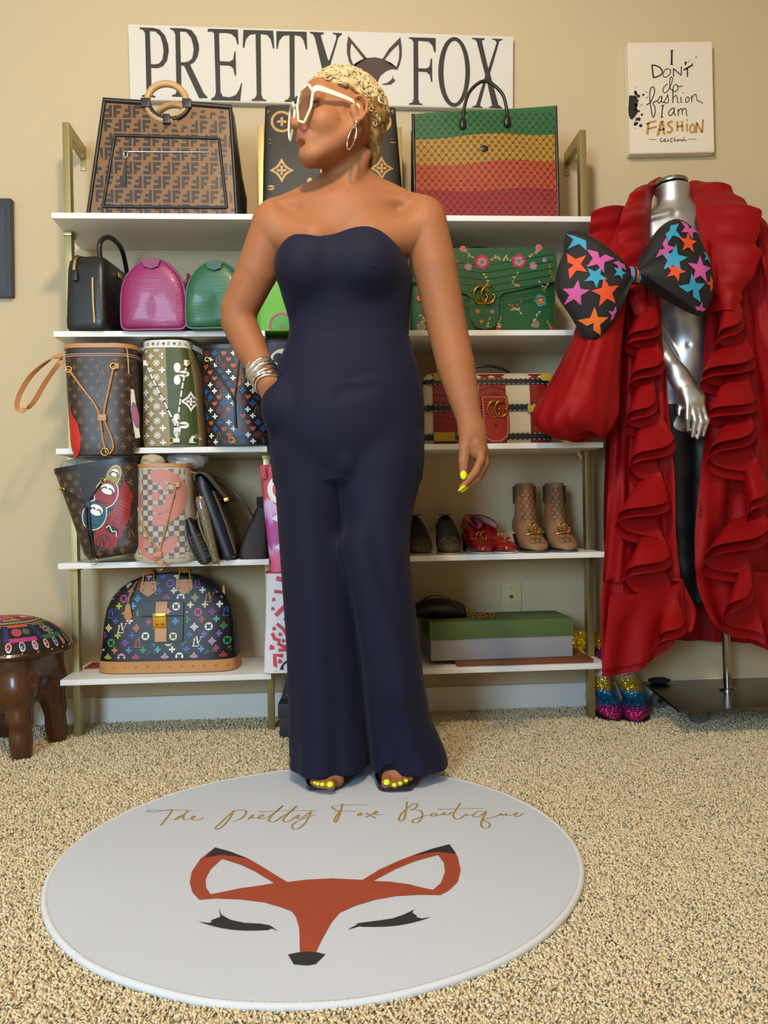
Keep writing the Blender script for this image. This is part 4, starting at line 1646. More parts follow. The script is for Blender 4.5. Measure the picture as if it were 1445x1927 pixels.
# ---- 5/6. barrel bags standing end-on
def barrel(label, px, py, Y, w, h, col, dark, rz, z, dents=()):
    b = bagthing('handbag', label, px, py, Y, rz=rz, z=z)
    m = mat('grained_' + col, col, .38, bump=.5, bscale=160, aniso=(.12, .12, 1.6), coat=.08)
    md = mat('piping_' + col, dark, .35)
    half = [(.10, 0), (.40, .0), (.475, .03), (.50, .10), (.50, .34), (.485, .55), (.43, .72), (.32, .86), (.19, .96), (.06, .998)]
    pr_ = [(x * w, zz * h) for x, zz in half] + [(-x * w, zz * h) for x, zz in half[::-1]]
    pr_ = crom2(pr_, 3, True)

    def sc(k, y, dz=0.0):
        return [(p[0] * k, y, .5 * h * (1 - k) + p[1] * k) for p in pr_]
    D = .27
    rings = [sc(.02, -.012), sc(.35, -.012), sc(.7, -.010), sc(.90, -.006), sc(.975, .0), sc(1.0, .006), sc(1.0, .09), sc(.985, D * .5), sc(1.0, D - .09), sc(1.0, D - .006), sc(.95, D), sc(.02, D)]
    if dents:
        out = []
        for k, r in enumerate(rings):
            if k < 4:
                out.append([(x, y + sum(a * math.exp(-((x - cx) ** 2 + (zz - cz) ** 2) / s ** 2) for cx, cz, s, a in dents), zz) for x, y, zz in r])
            else:
                out.append(r)
        rings = out
    loft('body', rings, m, b)
    tube('piping', [(x * 1.008, .004, zz * 1.004) for x, y, zz in rings[5]], .0034, md, b, n=6, closed=True)
    tube('piping', [(x * 1.008, D - .004, zz * 1.004) for x, y, zz in rings[5]], .0034, md, b, n=6, closed=True)
    tb = [(-.026 * w / .18, h * .975), (.026 * w / .18, h * .975), (.020 * w / .18, h * .88), (.0, h * .845), (-.020 * w / .18, h * .88)]
    plate('end_tab', tb, -.0165, -.009, md, b)
    tube('zip', [(0, .01, h * 1.001), (0, D - .01, h * 1.001)], 1.0, md, b, flat=(.014, .003), up=(1, 0, 0))
    for sx in (-1, 1):
        tube('handle', crom([(sx * w * .40, .07, h * .70), (sx * w * .46, .08, h * .84), (sx * w * .40, D / 2, h * .96), (sx * w * .46, D - .08, h * .84), (sx * w * .40, D - .07, h * .70)], 6), .0052, md, b)
    return b


barrel('magenta grained leather barrel bag standing end-on on the second shelf', 289, 628, 2.392, .185, .201, '#8a1f5c', '#7a1a4c', math.radians(-3), ZS[1] + .001, [(.03, .05, .05, .006), (-.03, .11, .05, -.004)])
barrel('dark green grained leather barrel bag, half hidden by the bent arm', 407, 632, 2.375, .172, .19, '#1f5a3a', '#184a30', math.radians(-3), ZS[1] + .001, [(-.035, .07, .035, .012), (.02, .05, .05, -.006)])


# ---- 7..10 open totes between the two units, behind the woman
def tote(label, x0, x1, Y, z, h, m, prints=None, ry=0.0, rz=0.0, trim=None, flare=.0, depth=.048, handle=True):
    b = thing('tote_bag', label, 'bag', ((x0 + x1) / 2, Y, z), rz, rx=0, ry=ry)
    w = (x1 - x0) / 2
    bd = Body([(0, w + flare, depth, 0, depth), (h * .5, w + flare * .4, depth * .9, 0, depth), (h, w, depth * .6, 0, depth)], 10)
    bd.build(b, m)
    if prints:
        pr = Print()
        prints(pr, w, h)
        pr.build('print', bd.front(), b, sub=.02, inside=bd.inside(.001), kind='stuff')
    tube('rim', [(x, y, zz + .001) for x, y, zz in bd.ring(h - .001)], .003, trim or m, b, n=6, closed=True)
    if handle:
        for yy in (.03, .09):
            tube('handle', crom([(-.07, yy, h - .03), (-.06, yy - .005, h + .01), (0, yy - .02, h - .035), (.06, yy - .005, h + .01), (.07, yy, h - .03)], 6), .004, trim or m, b)
    return b


M_lime = mat('lime_canvas', '#5aa51e', .5)
M_mag = mat('magenta_print', '#a02a55', .5)
M_lg = mat('lime_deep', '#3f9a34', .5)


def p_lime(pr, w, h):
    for dx, dz in ((-.02, 0), (.02, 0), (0, .026), (0, -.026)):
        pass
    pr.add(M_mag, [(-w + .002, .138), (-w + .012, .150), (-w + .03, .139), (-w + .012, .128)])
    pr.add(M_mag, circ(.040, 24, -w + .078, .015), (circ(.033, 24, -w + .078, .015)[::-1],))
    pr.add(M_lg, circ(.033, 24, -w + .078, .015))
    pr.add(M_mag, circ(.007, 10, -w + .078, .012))


tote('lime green tote with magenta printed motif, behind the woman', -.203, .235, 2.425, ZS[1] + .001, .27, M_lime, p_lime, trim=M_mag)
M_navyc = mat('navy_canvas', '#141a3c', .45)


def p_navy(pr, w, h):
    cx, cz = -w + .055, h - .07
    pr.add(M_white, circ(.046, 28, cx, cz), ([(cx + p[0], cz + p[1]) for p in quatre(.04)],))
    pr.add(M_white, [(-w + .003, .06), (-w + .012, .09), (-w + .015, .07), (-w + .008, .045)])


tb_ = tote('dark navy tote with a big white ring print, mostly hidden by the woman', -.178, .235, 2.425, ZS[2] + .001, .315, M_navyc, p_navy, handle=False, flare=.012)
V, F = sphere_geo((-.193 + .0, .045, .30), .003, 8, 6)
obj('rivet', V, F, M_silver, tb_, smooth=True)


def tiedye(name, stops, scale=26, amt=.10):
    """vertical dye bands with ragged wavy borders (object space, metres)"""
    m = bpy.data.materials.new(name)
    m.use_nodes = True
    nt = m.node_tree
    bs = nt.nodes['Principled BSDF']
    bs.inputs['Roughness'].default_value = .5
    tc = nt.nodes.new('ShaderNodeTexCoord')
    sp = nt.nodes.new('ShaderNodeSeparateXYZ')
    nt.links.new(tc.outputs['Object'], sp.inputs[0])
    mp = nt.nodes.new('ShaderNodeMapping')
    mp.inputs['Scale'].default_value = (3, 1, .35)
    nt.links.new(tc.outputs['Object'], mp.inputs[0])
    nz = nt.nodes.new('ShaderNodeTexNoise')
    nz.inputs['Scale'].default_value = scale
    nt.links.new(mp.outputs[0], nz.inputs['Vector'])
    ma = nt.nodes.new('ShaderNodeMath')
    ma.operation = 'MULTIPLY_ADD'
    nt.links.new(nz.outputs['Fac'], ma.inputs[0])
    ma.inputs[1].default_value = amt
    nt.links.new(sp.outputs['Z'], ma.inputs[2])
    mr = nt.nodes.new('ShaderNodeMapRange')
    mr.inputs[1].default_value = amt / 2
    mr.inputs[2].default_value = .33 + amt / 2
    nt.links.new(ma.outputs[0], mr.inputs[0])
    cr = nt.nodes.new('ShaderNodeValToRGB')
    e = cr.color_ramp.elements
    e[0].position, e[0].color = stops[0][0], (*lin(stops[0][1]), 1)
    e[1].position, e[1].color = stops[-1][0], (*lin(stops[-1][1]), 1)
    for p, c in stops[1:-1]:
        q = e.new(p)
        q.color = (*lin(c), 1)
    nt.links.new(mr.outputs[0], cr.inputs[0])
    nt.links.new(cr.outputs[0], bs.inputs['Base Color'])
    return m


M_dye = tiedye('pink_tie_dye', [(0, '#d6496f'), (.18, '#d9628a'), (.22, '#cfa6cf'), (.27, '#b6428e'), (.45, '#b03a8a'), (.52, '#cf9ad0'), (.62, '#d8b6dc'), (.66, '#c23b4c'), (1, '#bf3644')])


def p_dye(pr, w, h):
    cx, cz = -w + .062, h - .075
    pr.add(M_white, circ(.045, 28, cx, cz), (circ(.034, 28, cx + .004, cz)[::-1],))
    for z in (.075, .16):
        pr.add(M_white, [(-w + .02, z), (-w + .045, z + .016), (-w + .09, z), (-w + .045, z - .016)])


pk_ = at(508, 1078, 2.395)
tb_ = tote('pink and red tie-dye tote tipped sideways behind the woman', -.1735, .2235, 2.412, .514, .318, M_dye, p_dye, ry=math.radians(-5.2), trim=mat('dye_trim', '#bf3644', .5), handle=False)
strap = [(-.203, .28), (-.188, .28), (-.188, .315), (-.203, .315)]
plate('strap_end', [(a_ + .008, c_) for a_, c_ in strap], -.004, .004, mat('dye_trim', '#bf3644', .5), tb_)
V, F = sphere_geo((-.187, -.005, .289), .003, 8, 6)
obj('rivet', V, F, M_silver, tb_, smooth=True)

M_wc = mat('white_canvas', '#dcd6dc', .5)
M_redp = mat('coral_red_print', '#c13340', .5)


def p_red(pr, w, h):
    X = lambda px, py: (-w + (px - 497) * .00157, (1268 - py) * .00157)
    q = lambda pts, wd: pr.quads(M_redp, *stroke([X(*p) for p in pts], wd * .00157))
    for pts, wd in (([(497, 1262), (512, 1255), (511, 1233), (527, 1235)], 8), ([(518, 1224), (560, 1224)], 6), ([(507, 1192), (512, 1203), (521, 1206), (518, 1212), (528, 1218), (560, 1217)], 7), ([(516, 1175), (528, 1185), (536, 1200)], 6),
                    ([(514, 1160), (524, 1150), (534, 1140)], 8), ([(530, 1165), (540, 1178), (550, 1170)], 6), ([(512, 1115), (530, 1117), (530, 1105)], 7), ([(516, 1090), (530, 1095), (545, 1090)], 9), ([(535, 1125), (548, 1135)], 8), ([(556, 1240), (580, 1250)], 8)):
        q(pts, wd)
    for (x, y, r) in ((511, 1184, 5), (522, 1195, 5), (506, 1219, 7), (521, 1245, 6), (528, 1207, 5), (511, 1130, 5), (509, 1147, 5), (513, 1266, 5)):
        pr.add(M_redp, [X(x + r * math.cos(a), y + r * math.sin(a)) for a in (.3, 2.4, 4.4)])
        pr.add(M_redp, circ(r * .0011, 8, *X(x, y)))
    c = X(545, 1266)
    pr.add(M_ink, circ(.040, 28, *c), ([(c[0] + p[0], c[1] + p[1]) for p in quatre(.034)],))
    pr.add(M_ink, [X(534, 1162), X(542, 1152), X(549, 1162), X(542, 1172)])


tb_ = tote('white tote with bold coral red graphic print, behind the trouser leg', -.186, .222, 2.40, ZS[4] + .001, .295, M_wc, p_red, trim=M_redp, flare=.012, handle=False)
def sagger(ye, amt, hgt=.12):
    """soft bag bottom hanging over the shelf edge that lies at local depth ye"""
    def f(p):
        k = min(max((ye - p[1]) / .035, 0), 1)
        k = k * k * (3 - 2 * k)
        return (p[0], p[1], p[2] - amt * k * max(0, 1 - p[2] / hgt))
    return f


# ---- 11. green brocade flap bag
b = bagthing('handbag', 'green floral brocade flap bag with gold double letter clasp', 910, 624, 2.445, z=ZS[1] + .001)
L_ = px2loc(b)
M_gb = mat('green_brocade', '#0c4a22', .45, bump=.3, bscale=60, var=.2, vscale=30, sheen=.2)
x0, x1, hh = L_(772, 620)[0], L_(1050, 620)[0], L_(960, 470)[1]
cx = (x0 + x1) / 2
bd = Body([(0, (x1 - x0) / 2, .045, cx, .05), (hh * .5, (x1 - x0) / 2, .05, cx, .05), (hh - .012, (x1 - x0) / 2 - .004, .044, cx, .05), (hh, (x1 - x0) / 2 - .016, .03, cx, .05)], 7)
bd.build(b, M_gb, open_top=False)
fl = [L_(*p) for p in ((776, 474), (800, 469), (1030, 467), (1046, 478), (1048, 531), (1000, 541), (946, 553), (938, 560), (938, 600), (930, 616), (912, 620), (894, 616), (885, 600), (885, 562), (876, 554), (820, 541), (774, 531))]
plate('flap', fl, -.008, -.0005, M_gb, b)
# padded chevron ridges on flap and body
M_gbr = mat('green_brocade_ridge', '#0e5226', .45, bump=.3, bscale=60)
V, F = [], []
ch_ = []
for k in range(7):
    py = 480 + k * 13
    ch_.append(tube_geo([(*[L_(785, py + 4)[0]], -.0085, L_(785, py + 4)[1]), (L_(909, py + 22)[0], -.0085, L_(909, py + 22)[1]), (L_(1040, py)[0], -.0085, L_(1040, py)[1])], .0011, 5))
V, F = join_geo(ch_)
obj('chevron_stitching', V, F, M_gbr, b, smooth=True, kind='stuff')
C_cream = mat('thread_cream', '#a89a6a', .6)
C_rose = mat('thread_rose', '#9a1f42', .55)
C_pink = mat('thread_pink', '#b56a70', .55)
C_teal = mat('thread_teal', '#2f7a86', .6)
C_or = mat('thread_orange', '#b0562a', .6)
C_gold = mat('thread_gold', '#c29a3a', .5)
C_lil = mat('thread_lilac', '#7a6a8a', .6)
pr = Print()


def bloom(px, py, s, cols, n=6, a0=0.0):
    c = L_(px, py)
    for k, m in enumerate(cols):
        r = s * (1 - .36 * k)
        P = []
        for i in range(n * 5):
            a = 2 * PI * i / (n * 5)
            P.append((c[0] + r * (.75 + .25 * abs(math.cos(n * a / 2 + k))) * math.cos(a + a0), c[1] + r * (.75 + .25 * abs(math.cos(n * a / 2 + k))) * math.sin(a + a0)))
        OFF.append((m, P, .0003 * k))


def sprig(pts, m, leaf=4, s=.008):
    P = [L_(*p) for p in pts]
    P = crom2(P, 5)
    pr.quads(m, *stroke(P, .0011))
    for i in range(leaf):
        q = P[int((i + .6) / leaf * (len(P) - 1))]
        a = RNG.uniform(0, 6.28)
        pr.add(m, [(q[0] + s * math.cos(a), q[1] + s * math.sin(a)), (q[0] + s * .35 * math.cos(a + 1.3), q[1] + s * .35 * math.sin(a + 1.3)), q, (q[0] + s * .35 * math.cos(a - 1.3), q[1] + s * .35 * math.sin(a - 1.3))])


OFF = []
for px, py, s, c in ((906, 495, .024, (C_rose, C_pink, C_teal)), (975, 493, .024, (C_rose, C_pink, C_teal)), (880, 504, .013, (C_lil, C_pink)), (1002, 502, .013, (C_lil, C_pink)), (1017, 565, .020, (C_teal, C_or, C_gold)), (1009, 610, .012, (C_or, C_teal)),
                     (793, 615, .015, (C_or, C_teal)), (938, 617, .010, (C_or, C_gold)), (870, 470, .010, (C_pink, C_or)), (1012, 468, .011, (C_pink, C_or)), (1023, 491, .008, (C_lil,)), (972, 541, .009, (C_pink, C_or)), (790, 560, .013, (C_rose, C_gold)), (830, 500, .014, (C_rose, C_gold)), (898, 587, .007, (C_or,)), (925, 588, .007, (C_lil,)), (914, 545, .007, (C_gold,)), (905, 606, .006, (C_or,))):
    bloom(px, py, s, c, RNG.choice((5, 6)), RNG.random())
for pts in ([(906, 515), (915, 530), (920, 548)], [(975, 515), (965, 530), (972, 548)], [(920, 490), (932, 486), (940, 492)], [(960, 492), (950, 485), (943, 492)], [(888, 488), (880, 478), (872, 472)], [(995, 488), (1005, 477), (1014, 470)], [(1031, 500), (1036, 520), (1042, 528)], [(1012, 530), (1022, 545), (1030, 535)],
            [(1015, 585), (1008, 600), (1000, 612)], [(955, 570), (968, 578), (985, 566)], [(960, 585), (972, 580), (980, 590)], [(790, 590), (800, 600), (790, 612)], [(920, 600), (916, 612), (925, 618)], [(945, 595), (938, 605), (942, 614)], [(1030, 600), (1036, 612), (1040, 618)], [(860, 490), (850, 510), (860, 525)], [(800, 520), (810, 530), (825, 525)]):
    sprig(pts, C_cream if RNG.random() > .15 else C_or, 5, .010)
fy = bd.front(.0013)


def ybro(u, v):
    # on the flap the print sits proud of the body
    inside = v > L_(910, 541 if abs(u - L_(910, 500)[0]) > .05 else 618)[1]
    return (u, -.0087, v) if inside else fy(u, v)


pr.build('woven_sprigs', ybro, b, sub=.015, label='cream woven sprigs', kind='stuff')
pq = None
for m, P, o in OFF:
    k = round(o / .0003)
    pq = Print()
    pq.add(m, P)
    pq.build('woven_flower' if k == 0 else 'flower_heart', lambda u, v, k=k: tuple(a + d for a, d in zip(ybro(u, v), (0, -.0003 * (k + 1), 0))), b, sub=.02)
ge = L_(910, 557)
gg_emblem(b, ge[0], -.0125, ge[1], .050 * 1.02, .0038)
tube('handle', crom([(cx - .10, .05, hh - .004), (cx - .09, .04, hh + .010), (cx - .02, .03, hh + .018), (cx + .05, .04, hh + .008), (cx + .07, .05, hh - .004)], 6), .004, M_blk, b)
for k in range(7):
    a = k / 7
    tube('chain_link', ring3((cx + .13 + .012 * k, .04 + .004 * (k % 2), hh + .002 + .003 * (k % 2)), .006, 0, 'y' if k % 2 else 'z', 10), .0013, M_goldm, b, closed=True)

# ---- 12. red and cream striped flap bag
b = bagthing('handbag', 'red and cream striped quilted flap bag with navy straps and gold clasp', 918, 834, 2.44, z=ZS[2] + .001)
L_ = px2loc(b)
M_rq = mat('red_quilt', '#7d1a15', .35, bump=.1, bscale=200)
M_cq = mat('cream_quilt', '#bdb194', .45, bump=.1, bscale=200)
M_nv = mat('navy_strap', '#15141c', .4)
M_ye = mat('yellow_tab', '#a98a1a', .45)
x0, x1, hh = L_(797, 834)[0], L_(1043, 834)[0], L_(918, 699)[1]
cx = (x0 + x1) / 2
hw = (x1 - x0) / 2
bd = Body([(0, hw - .004, .045, cx, .052), (.03, hw, .052, cx, .052), (hh * .6, hw - .002, .048, cx, .052), (hh - .014, hw - .006, .036, cx, .052), (hh, hw - .02, .018, cx, .052)], 6)
bd.build(b, M_cq, open_top=False)
SB = [(815, 860), (902, 953), (998, 1045)]
for k, (a_, c_) in enumerate(SB):
    pr = Print()
    xa, xb = L_(a_, 770)[0], L_(c_, 770)[0]
    for j in range(12):
        za, zb = .002 + (hh - .006) * j / 12, .002 + (hh - .006) * (j + 1) / 12
        pr.quads(M_rq, [(xa, za), (xb, za), (xb, zb), (xa, zb)], [(0, 1, 2, 3)])
    pr.build('red_stripe', bd.front(.002), b, sub=.02)
    # quilt ridges
    gs = []
    xm = (xa + xb) / 2
    f_ = bd.front(.0032)
    for j in range(9):
        zz = .012 + j * .0215
        if zz + .02 < hh - .01:
            pts_ = [f_(xa + .002, zz), f_(xm, zz + (.014 if zz > .09 else .012)), f_(xb - .002, zz)] if k == 1 else [f_(xa + .002, zz + .012), f_(xm, zz + .007), f_(xb - .002, zz - .004)]
            gs.append(tube_geo(pts_, .0012, 5))
    V, F = join_geo(gs)
    obj('quilting', V, F, mat('red_quilt_ridge', '#8a211a', .35), b, smooth=True, kind='stuff')
for (ya, wd) in ((717, 11), (767, 13), (822, 13)):
    pr = Print()
    za = L_(918, ya)[1]
    for i in range(16):
        xa, xb = x0 + .004 + (2 * hw - .008) * i / 16, x0 + .004 + (2 * hw - .008) * (i + 1) / 16
        w2 = wd * .0016 / 2
        pr.quads(M_nv, [(xa, za - w2), (xb, za - w2), (xb, za + w2), (xa, za + w2)], [(0, 1, 2, 3)])
    pr.build('navy_strap', bd.front(.0045), b, sub=.02)
pr = Print()
for ya, wd in ((717, 11), (767, 13), (822, 13)):
    for s in (-1, 1):
        z_ = L_(918, ya)[1] + s * wd * .0016 * .42
        for i in range(26):
            xa = x0 + .006 + i * (2 * hw - .01) / 26
            pr.quads(M_white, [(xa, z_ - .0005), (xa + .007, z_ - .0005), (xa + .007, z_ + .0005), (xa, z_ + .0005)], [(0, 1, 2, 3)])
pr.build('white_stitching', bd.front(.0052), b, kind='stuff')
for (px, py, wd, hg) in ((830, 708, 26, 15), (1005, 769, 26, 14), (836, 822, 40, 17), (1030, 708, 20, 14)):
    c = L_(px, py)
    fpt = bd.front(.006)(c[0], c[1])
    box('yellow_tab', c[0] - wd * .0008, c[0] + wd * .0008, fpt[1] - .003, fpt[1] + .004, c[1] - hg * .0008, c[1] + hg * .0008, M_ye, b, bev=.002)
tg = [L_(*p) for p in ((904, 745), (953, 745), (957, 800), (955, 822), (943, 833), (925, 834), (914, 828), (908, 800))]
plate('tongue', tg, -.012, -.005, mat('tongue_red', '#8c2218', .35), b)
pr = Print()
for i in range(len(tg)):
    a_, c_ = tg[i], tg[(i + 1) % len(tg)]
    m_ = ((tg[0][0] + tg[1][0]) / 2, (tg[0][1] + tg[5][1]) / 2)
    sh = lambda p: (p[0] + (m_[0] - p[0]) * .09, p[1] + (m_[1] - p[1]) * .07)
    a_, c_ = sh(a_), sh(c_)
    L2 = math.hypot(c_[0] - a_[0], c_[1] - a_[1])
    n_ = max(1, int(L2 / .008))
    for q in range(n_):
        t0, t1 = q / n_, (q + .6) / n_
        pr.quads(M_white, *stroke([(a_[0] + (c_[0] - a_[0]) * t0, a_[1] + (c_[1] - a_[1]) * t0), (a_[0] + (c_[0] - a_[0]) * t1, a_[1] + (c_[1] - a_[1]) * t1)], .0011))
pr.add(M_nv, circ(.0045, 12, *L_(931, 801)))
pr.build('tongue_stitching', lambda u, v: (u, -.0126, v), b, kind='stuff')
ge = L_(934, 771)
gg_emblem(b, ge[0], -.0155, ge[1], .047, .0036)
tube('handle', crom([(cx - .055, .05, hh - .006), (cx - .04, .035, hh + .016), (cx + .01, .03, hh + .022), (cx + .06, .04, hh + .010), (cx + .085, .05, hh - .006)], 6), .0045, M_blk, b)


def grommet(b, x, y, z, m=M_goldm, r=.0085):
    o = tube('grommet', ring3((x, y, z), r, 0, 'y', 14), .0022, m, b, closed=True)
    return o


# ---- 13. brown monogram bucket with tan drawstring
b = bagthing('bucket_bag', 'brown monogram bucket bag with tan drawstring and long tan strap loop', 187, 858, 2.352, z=ZS[2] + .001)
L_ = px2loc(b)
bd = Body([(0, .090, .080, .004, .085), (.02, .097, .086, .003, .088), (.16, .1005, .09, -.001, .09), (.27, .101, .085, -.004, .09), (.292, .100, .082, -.005, .09)], 3.8)
bd.warp = sagger(2.406 - 2.352, .026)
bd.build(b, M_canvas_br, deep=.03)
pr = Print()
scatter(pr, -.10, .11, .02, .26, .033, ['LV', 'flower', 'diamond', 'flower', 'ring', 'flower'], M_mono, .017, 3, sz={'LV': 1.35, 'ring': .95, 'flower': .85})
pr.build('monogram_print', bd.front(), b, sub=.02, inside=bd.inside(z1=.252), kind='stuff')
pr = Print()
M_hred = mat('heart_red', '#c1261c', .45)
hp = [L_(p[0] + 3, p[1]) for p in ((123, 758), (130, 775), (142, 790), (148, 812), (147, 828), (140, 840), (130, 848), (124, 838), (123, 800))]
pr.add(M_hred, hp)
pr.build('red_heart_print', bd.front(.0013), b, sub=.008)
pr = Print()
pr.add(M_white, [L_(*p) for p in ((123, 815), (128, 818), (131, 830), (127, 838), (123, 836))])
pr.build('white_heart_print', bd.front(.0022), b, sub=.008)
tube('top_binding', [(x * 1.01, y, .286) for x, y, z in bd.ring(.286)], 1.0, M_tanl, b, flat=(.012, .005), up=(0, 0, 1), closed=True)
M_pkst = mat('pink_line', '#c79a90', .5)
for z_ in (.262, .2565):
    tube('pink_stripe', [(x * 1.004, (y - .09) * 1.004 + .09, z_) for x, y, z in bd.ring(z_)], .0013, M_pkst, b, closed=True)
f_ = bd.front(.004)
g1, g2 = L_(127, 694), L_(214, 689)
P1, P2 = f_(*g1), f_(*g2)
sl = f_(*L_(193, 781))
rg_ = f_(*L_(202, 842))
for P in (P1, P2):
    grommet(b, P[0], P[1] - .001, P[2])
    box('leather_tab', P[0] + (.003 if P is P2 else -.012), P[0] + (.015 if P is P2 else -.003), P[1] - .004, P[1] + .003, P[2] - .008, P[2] + .008, M_tanl, b, bev=.002)
tube('drawstring', crom([P1, f_(*L_(155, 730)), f_(*L_(178, 760)), (sl[0] - .004, sl[1], sl[2])], 6), .0032, M_tanl, b)
tube('drawstring', crom([P2, f_(*L_(205, 735)), f_(*L_(198, 765)), (sl[0] + .004, sl[1], sl[2])], 6), .0032, M_tanl, b)
box('drawstring_slider', sl[0] - .012, sl[0] + .012, sl[1] - .006, sl[1] + .002, sl[2] - .010, sl[2] + .008, M_tanl, b, bev=.002)
lp = [(sl[0] - .005, sl[1] - .002, sl[2] - .008), f_(*L_(194, 815)), f_(*L_(200, 836))]
tube('drawstring_loop', crom(lp, 5), .003, M_tanl, b)
tube('drawstring_loop', crom([(sl[0] + .005, sl[1] - .002, sl[2] - .008), f_(*L_(209, 810)), f_(*L_(213, 828)), f_(*L_(205, 838))], 5), .003, M_tanl, b)
rp = L_(198, 849)
tube('end_ring', ring3((rp[0], rg_[1] - .006, rp[1] - .002), .0105, 0, 'y', 18), .0014, M_goldm, b, closed=True)
q = lambda px, py, dy: (L_(px, py, dy)[0], dy, L_(px, py, dy)[1])
tube('shoulder_strap', crom([q(118, 668, .04), q(95, 676, .03), q(60, 705, .02), q(38, 740, .015), q(32, 765, .015), q(42, 772, .02), q(62, 758, .03), q(85, 720, .035), q(106, 690, .04), q(119, 676, .05)], 7), 1.0, M_tanl, b, flat=(.0135, .0035), up=(.8, .45, .6))
tube('shoulder_strap', crom([q(140, 660, .05), q(180, 651, .03), q(215, 646, .02), q(236, 652, .015), q(241, 670, .02), q(243, 704, .02)], 7), 1.0, M_tanl, b, flat=(.009, .003), up=(0, 1, .3))
cd = [L_(*p) for p in ((237, 730), (249, 731), (261, 822), (252, 824))]
plate('charm_card', cd, .018, .021, mat('card_cream', '#c8bb9c', .5), b)
pr = Print()
pr.add(mat('card_red', '#9a2a30', .5), heart(.0055), (), XF(*L_(241, 738), 1.0))
c_ = L_(252, 780)
pr.add(mat('card_purple', '#5a3a6a', .5), circ(1, 18), (), XF(*c_, .010, .15, sy=.038))
pr.build('card_print', lambda u, v: (u, .0174, v), b)
pr = Print()
pr.add(mat('card_red', '#9a2a30', .5), circ(1, 18), (), XF(*c_, .0065, .15, sy=.028))
pr.build('card_print', lambda u, v: (u, .0171, v), b)

# ---- 14. khaki and olive bucket, white drawstring
b = bagthing('bucket_bag', 'khaki and olive bucket bag with white monogram and white drawstring', 318, 842, 2.400, z=ZS[2] + .001, rz=math.radians(-4))
L_ = px2loc(b)
bd = Body([(0, .088, .075, 0, .08), (.03, .092, .08, 0, .082), (.2, .083, .08, -.004, .082), (.30, .070, .07, -.012, .082), (.312, .069, .068, -.013, .082)], 3.2)
M_kh = mat('khaki_canvas', '#8f7f57', .5, bump=.05, bscale=400)
bd.build(b, M_kh, deep=.03)
pr = Print()
M_ol = mat('olive_canvas', '#3b4a20', .5)
for j in range(16):
    za, zb = .004 + .285 * j / 16, .004 + .285 * (j + 1) / 16
    for i in range(8):
        def xx(z, i):
            w, d, sx, sy = bd.w(z)
            xa = .004 - .012 * z / .3
            return xa + (sx + w * .999 - xa) * i / 8
        pr.quads(M_ol, [(xx(za, i), za), (xx(za, i + 1), za), (xx(zb, i + 1), zb), (xx(zb, i), zb)], [(0, 1, 2, 3)])
pr.build('olive_panel', bd.front(.0009), b, label='olive green right half')
pr = Print()
scatter(pr, -.085, .0, .012, .29, .034, ['LV', 'diamond', 'solidflower', 'flower', 'ring', 'solidflower'], M_white, .019, 5, sz={'LV': 1.35})
pr.build('small_monogram', bd.front(.0016), b, sub=.02, inside=lambda u, v: bd.inside()(u, v) and u < .002 - .012 * v / .3 and v < .285, kind='stuff')
pr = Print()
for (px, py, k, s) in ((333, 703, 'solidflower', .060), (333, 800, 'solidflower', .062), (358, 755, 'diamond', .05), (373, 833, 'ringinv', .05)):
    put(pr, M_white, k, XF(*L_(px, py), s * 1.1))
pr.build('large_monogram', bd.front(.0016), b, sub=.015, inside=lambda u, v: bd.inside(.002)(u, v) and u > .006 - .012 * v / .3 and v < .285, kind='stuff')
M_wl = mat('white_leather', '#d9d5cc', .45)
tube('top_binding', [(x, y, .301) for x, y, z in bd.ring(.301)], 1.0, M_wl, b, flat=(.022, .005), up=(0, 0, 1), closed=True)
pr = Print()
for i in range(9):
    x = -.075 + i * .0155
    put(pr, M_ink, 'LV' if i % 2 else 'diamond', XF(x, .301, .010))
pr.build('binding_print', bd.front(.004), b, inside=lambda u, v: abs(u + .0125) < .064, kind='stuff')
f_ = bd.front(.004)
g1, g2 = f_(*L_(272, 682)), f_(*L_(350, 682))
sl, en = f_(*L_(335, 810)), f_(*L_(333, 828))
for P in (g1, g2):
    grommet(b, P[0], P[1] - .001, P[2], M_goldm, .007)
    box('leather_tab', P[0] - .008, P[0] + .002, P[1] - .005, P[1] + .002, P[2] - .007, P[2] + .009, M_wl, b, bev=.002)
for P, mids in ((g1, ((290, 720), (312, 762))), (g2, ((344, 725), (338, 770)))):
    ds = tube('drawstring', crom([P, f_(*L_(*mids[0])), f_(*L_(*mids[1])), sl], 6), .0034, M_wl, b)
    pp = crom([P, f_(*L_(*mids[0])), f_(*L_(*mids[1])), sl], 6)
    V, F = join_geo([tube_geo([Vector(pp[i]) - Vector((0, .0002, 0)), Vector(pp[i]) + (Vector(pp[i + 1]) - Vector(pp[i])) * .35 - Vector((0, .0002, 0))], .0037, 6) for i in range(1, len(pp) - 1, 2)])
    obj('drawstring_print', V, F, M_ink, ds, smooth=True)
tube('drawstring', [sl, en], .005, M_wl, b)
box('drawstring_slider', sl[0] - .010, sl[0] + .010, sl[1] - .006, sl[1] + .002, sl[2] - .006, sl[2] + .008, M_wl, b, bev=.002)
box('end_tab', en[0] - .010, en[0] + .010, en[1] - .006, en[1] + .002, en[2] - .008, en[2] + .004, M_wl, b, bev=.002)
tube('end_ring', ring3((en[0] - .014, en[1] - .002, en[2] - .002), .008, 0, 'y', 16), .0013, M_goldm, b, closed=True)
q = lambda px, py, dy: (L_(px, py, dy)[0], dy, L_(px, py, dy)[1])
tube('shoulder_strap', crom([q(345, 650, .05), q(362, 653, .06), q(382, 664, .09), q(396, 676, .13)], 6), 1.0, M_wl, b, flat=(.014, .003), up=(0, .4, 1))
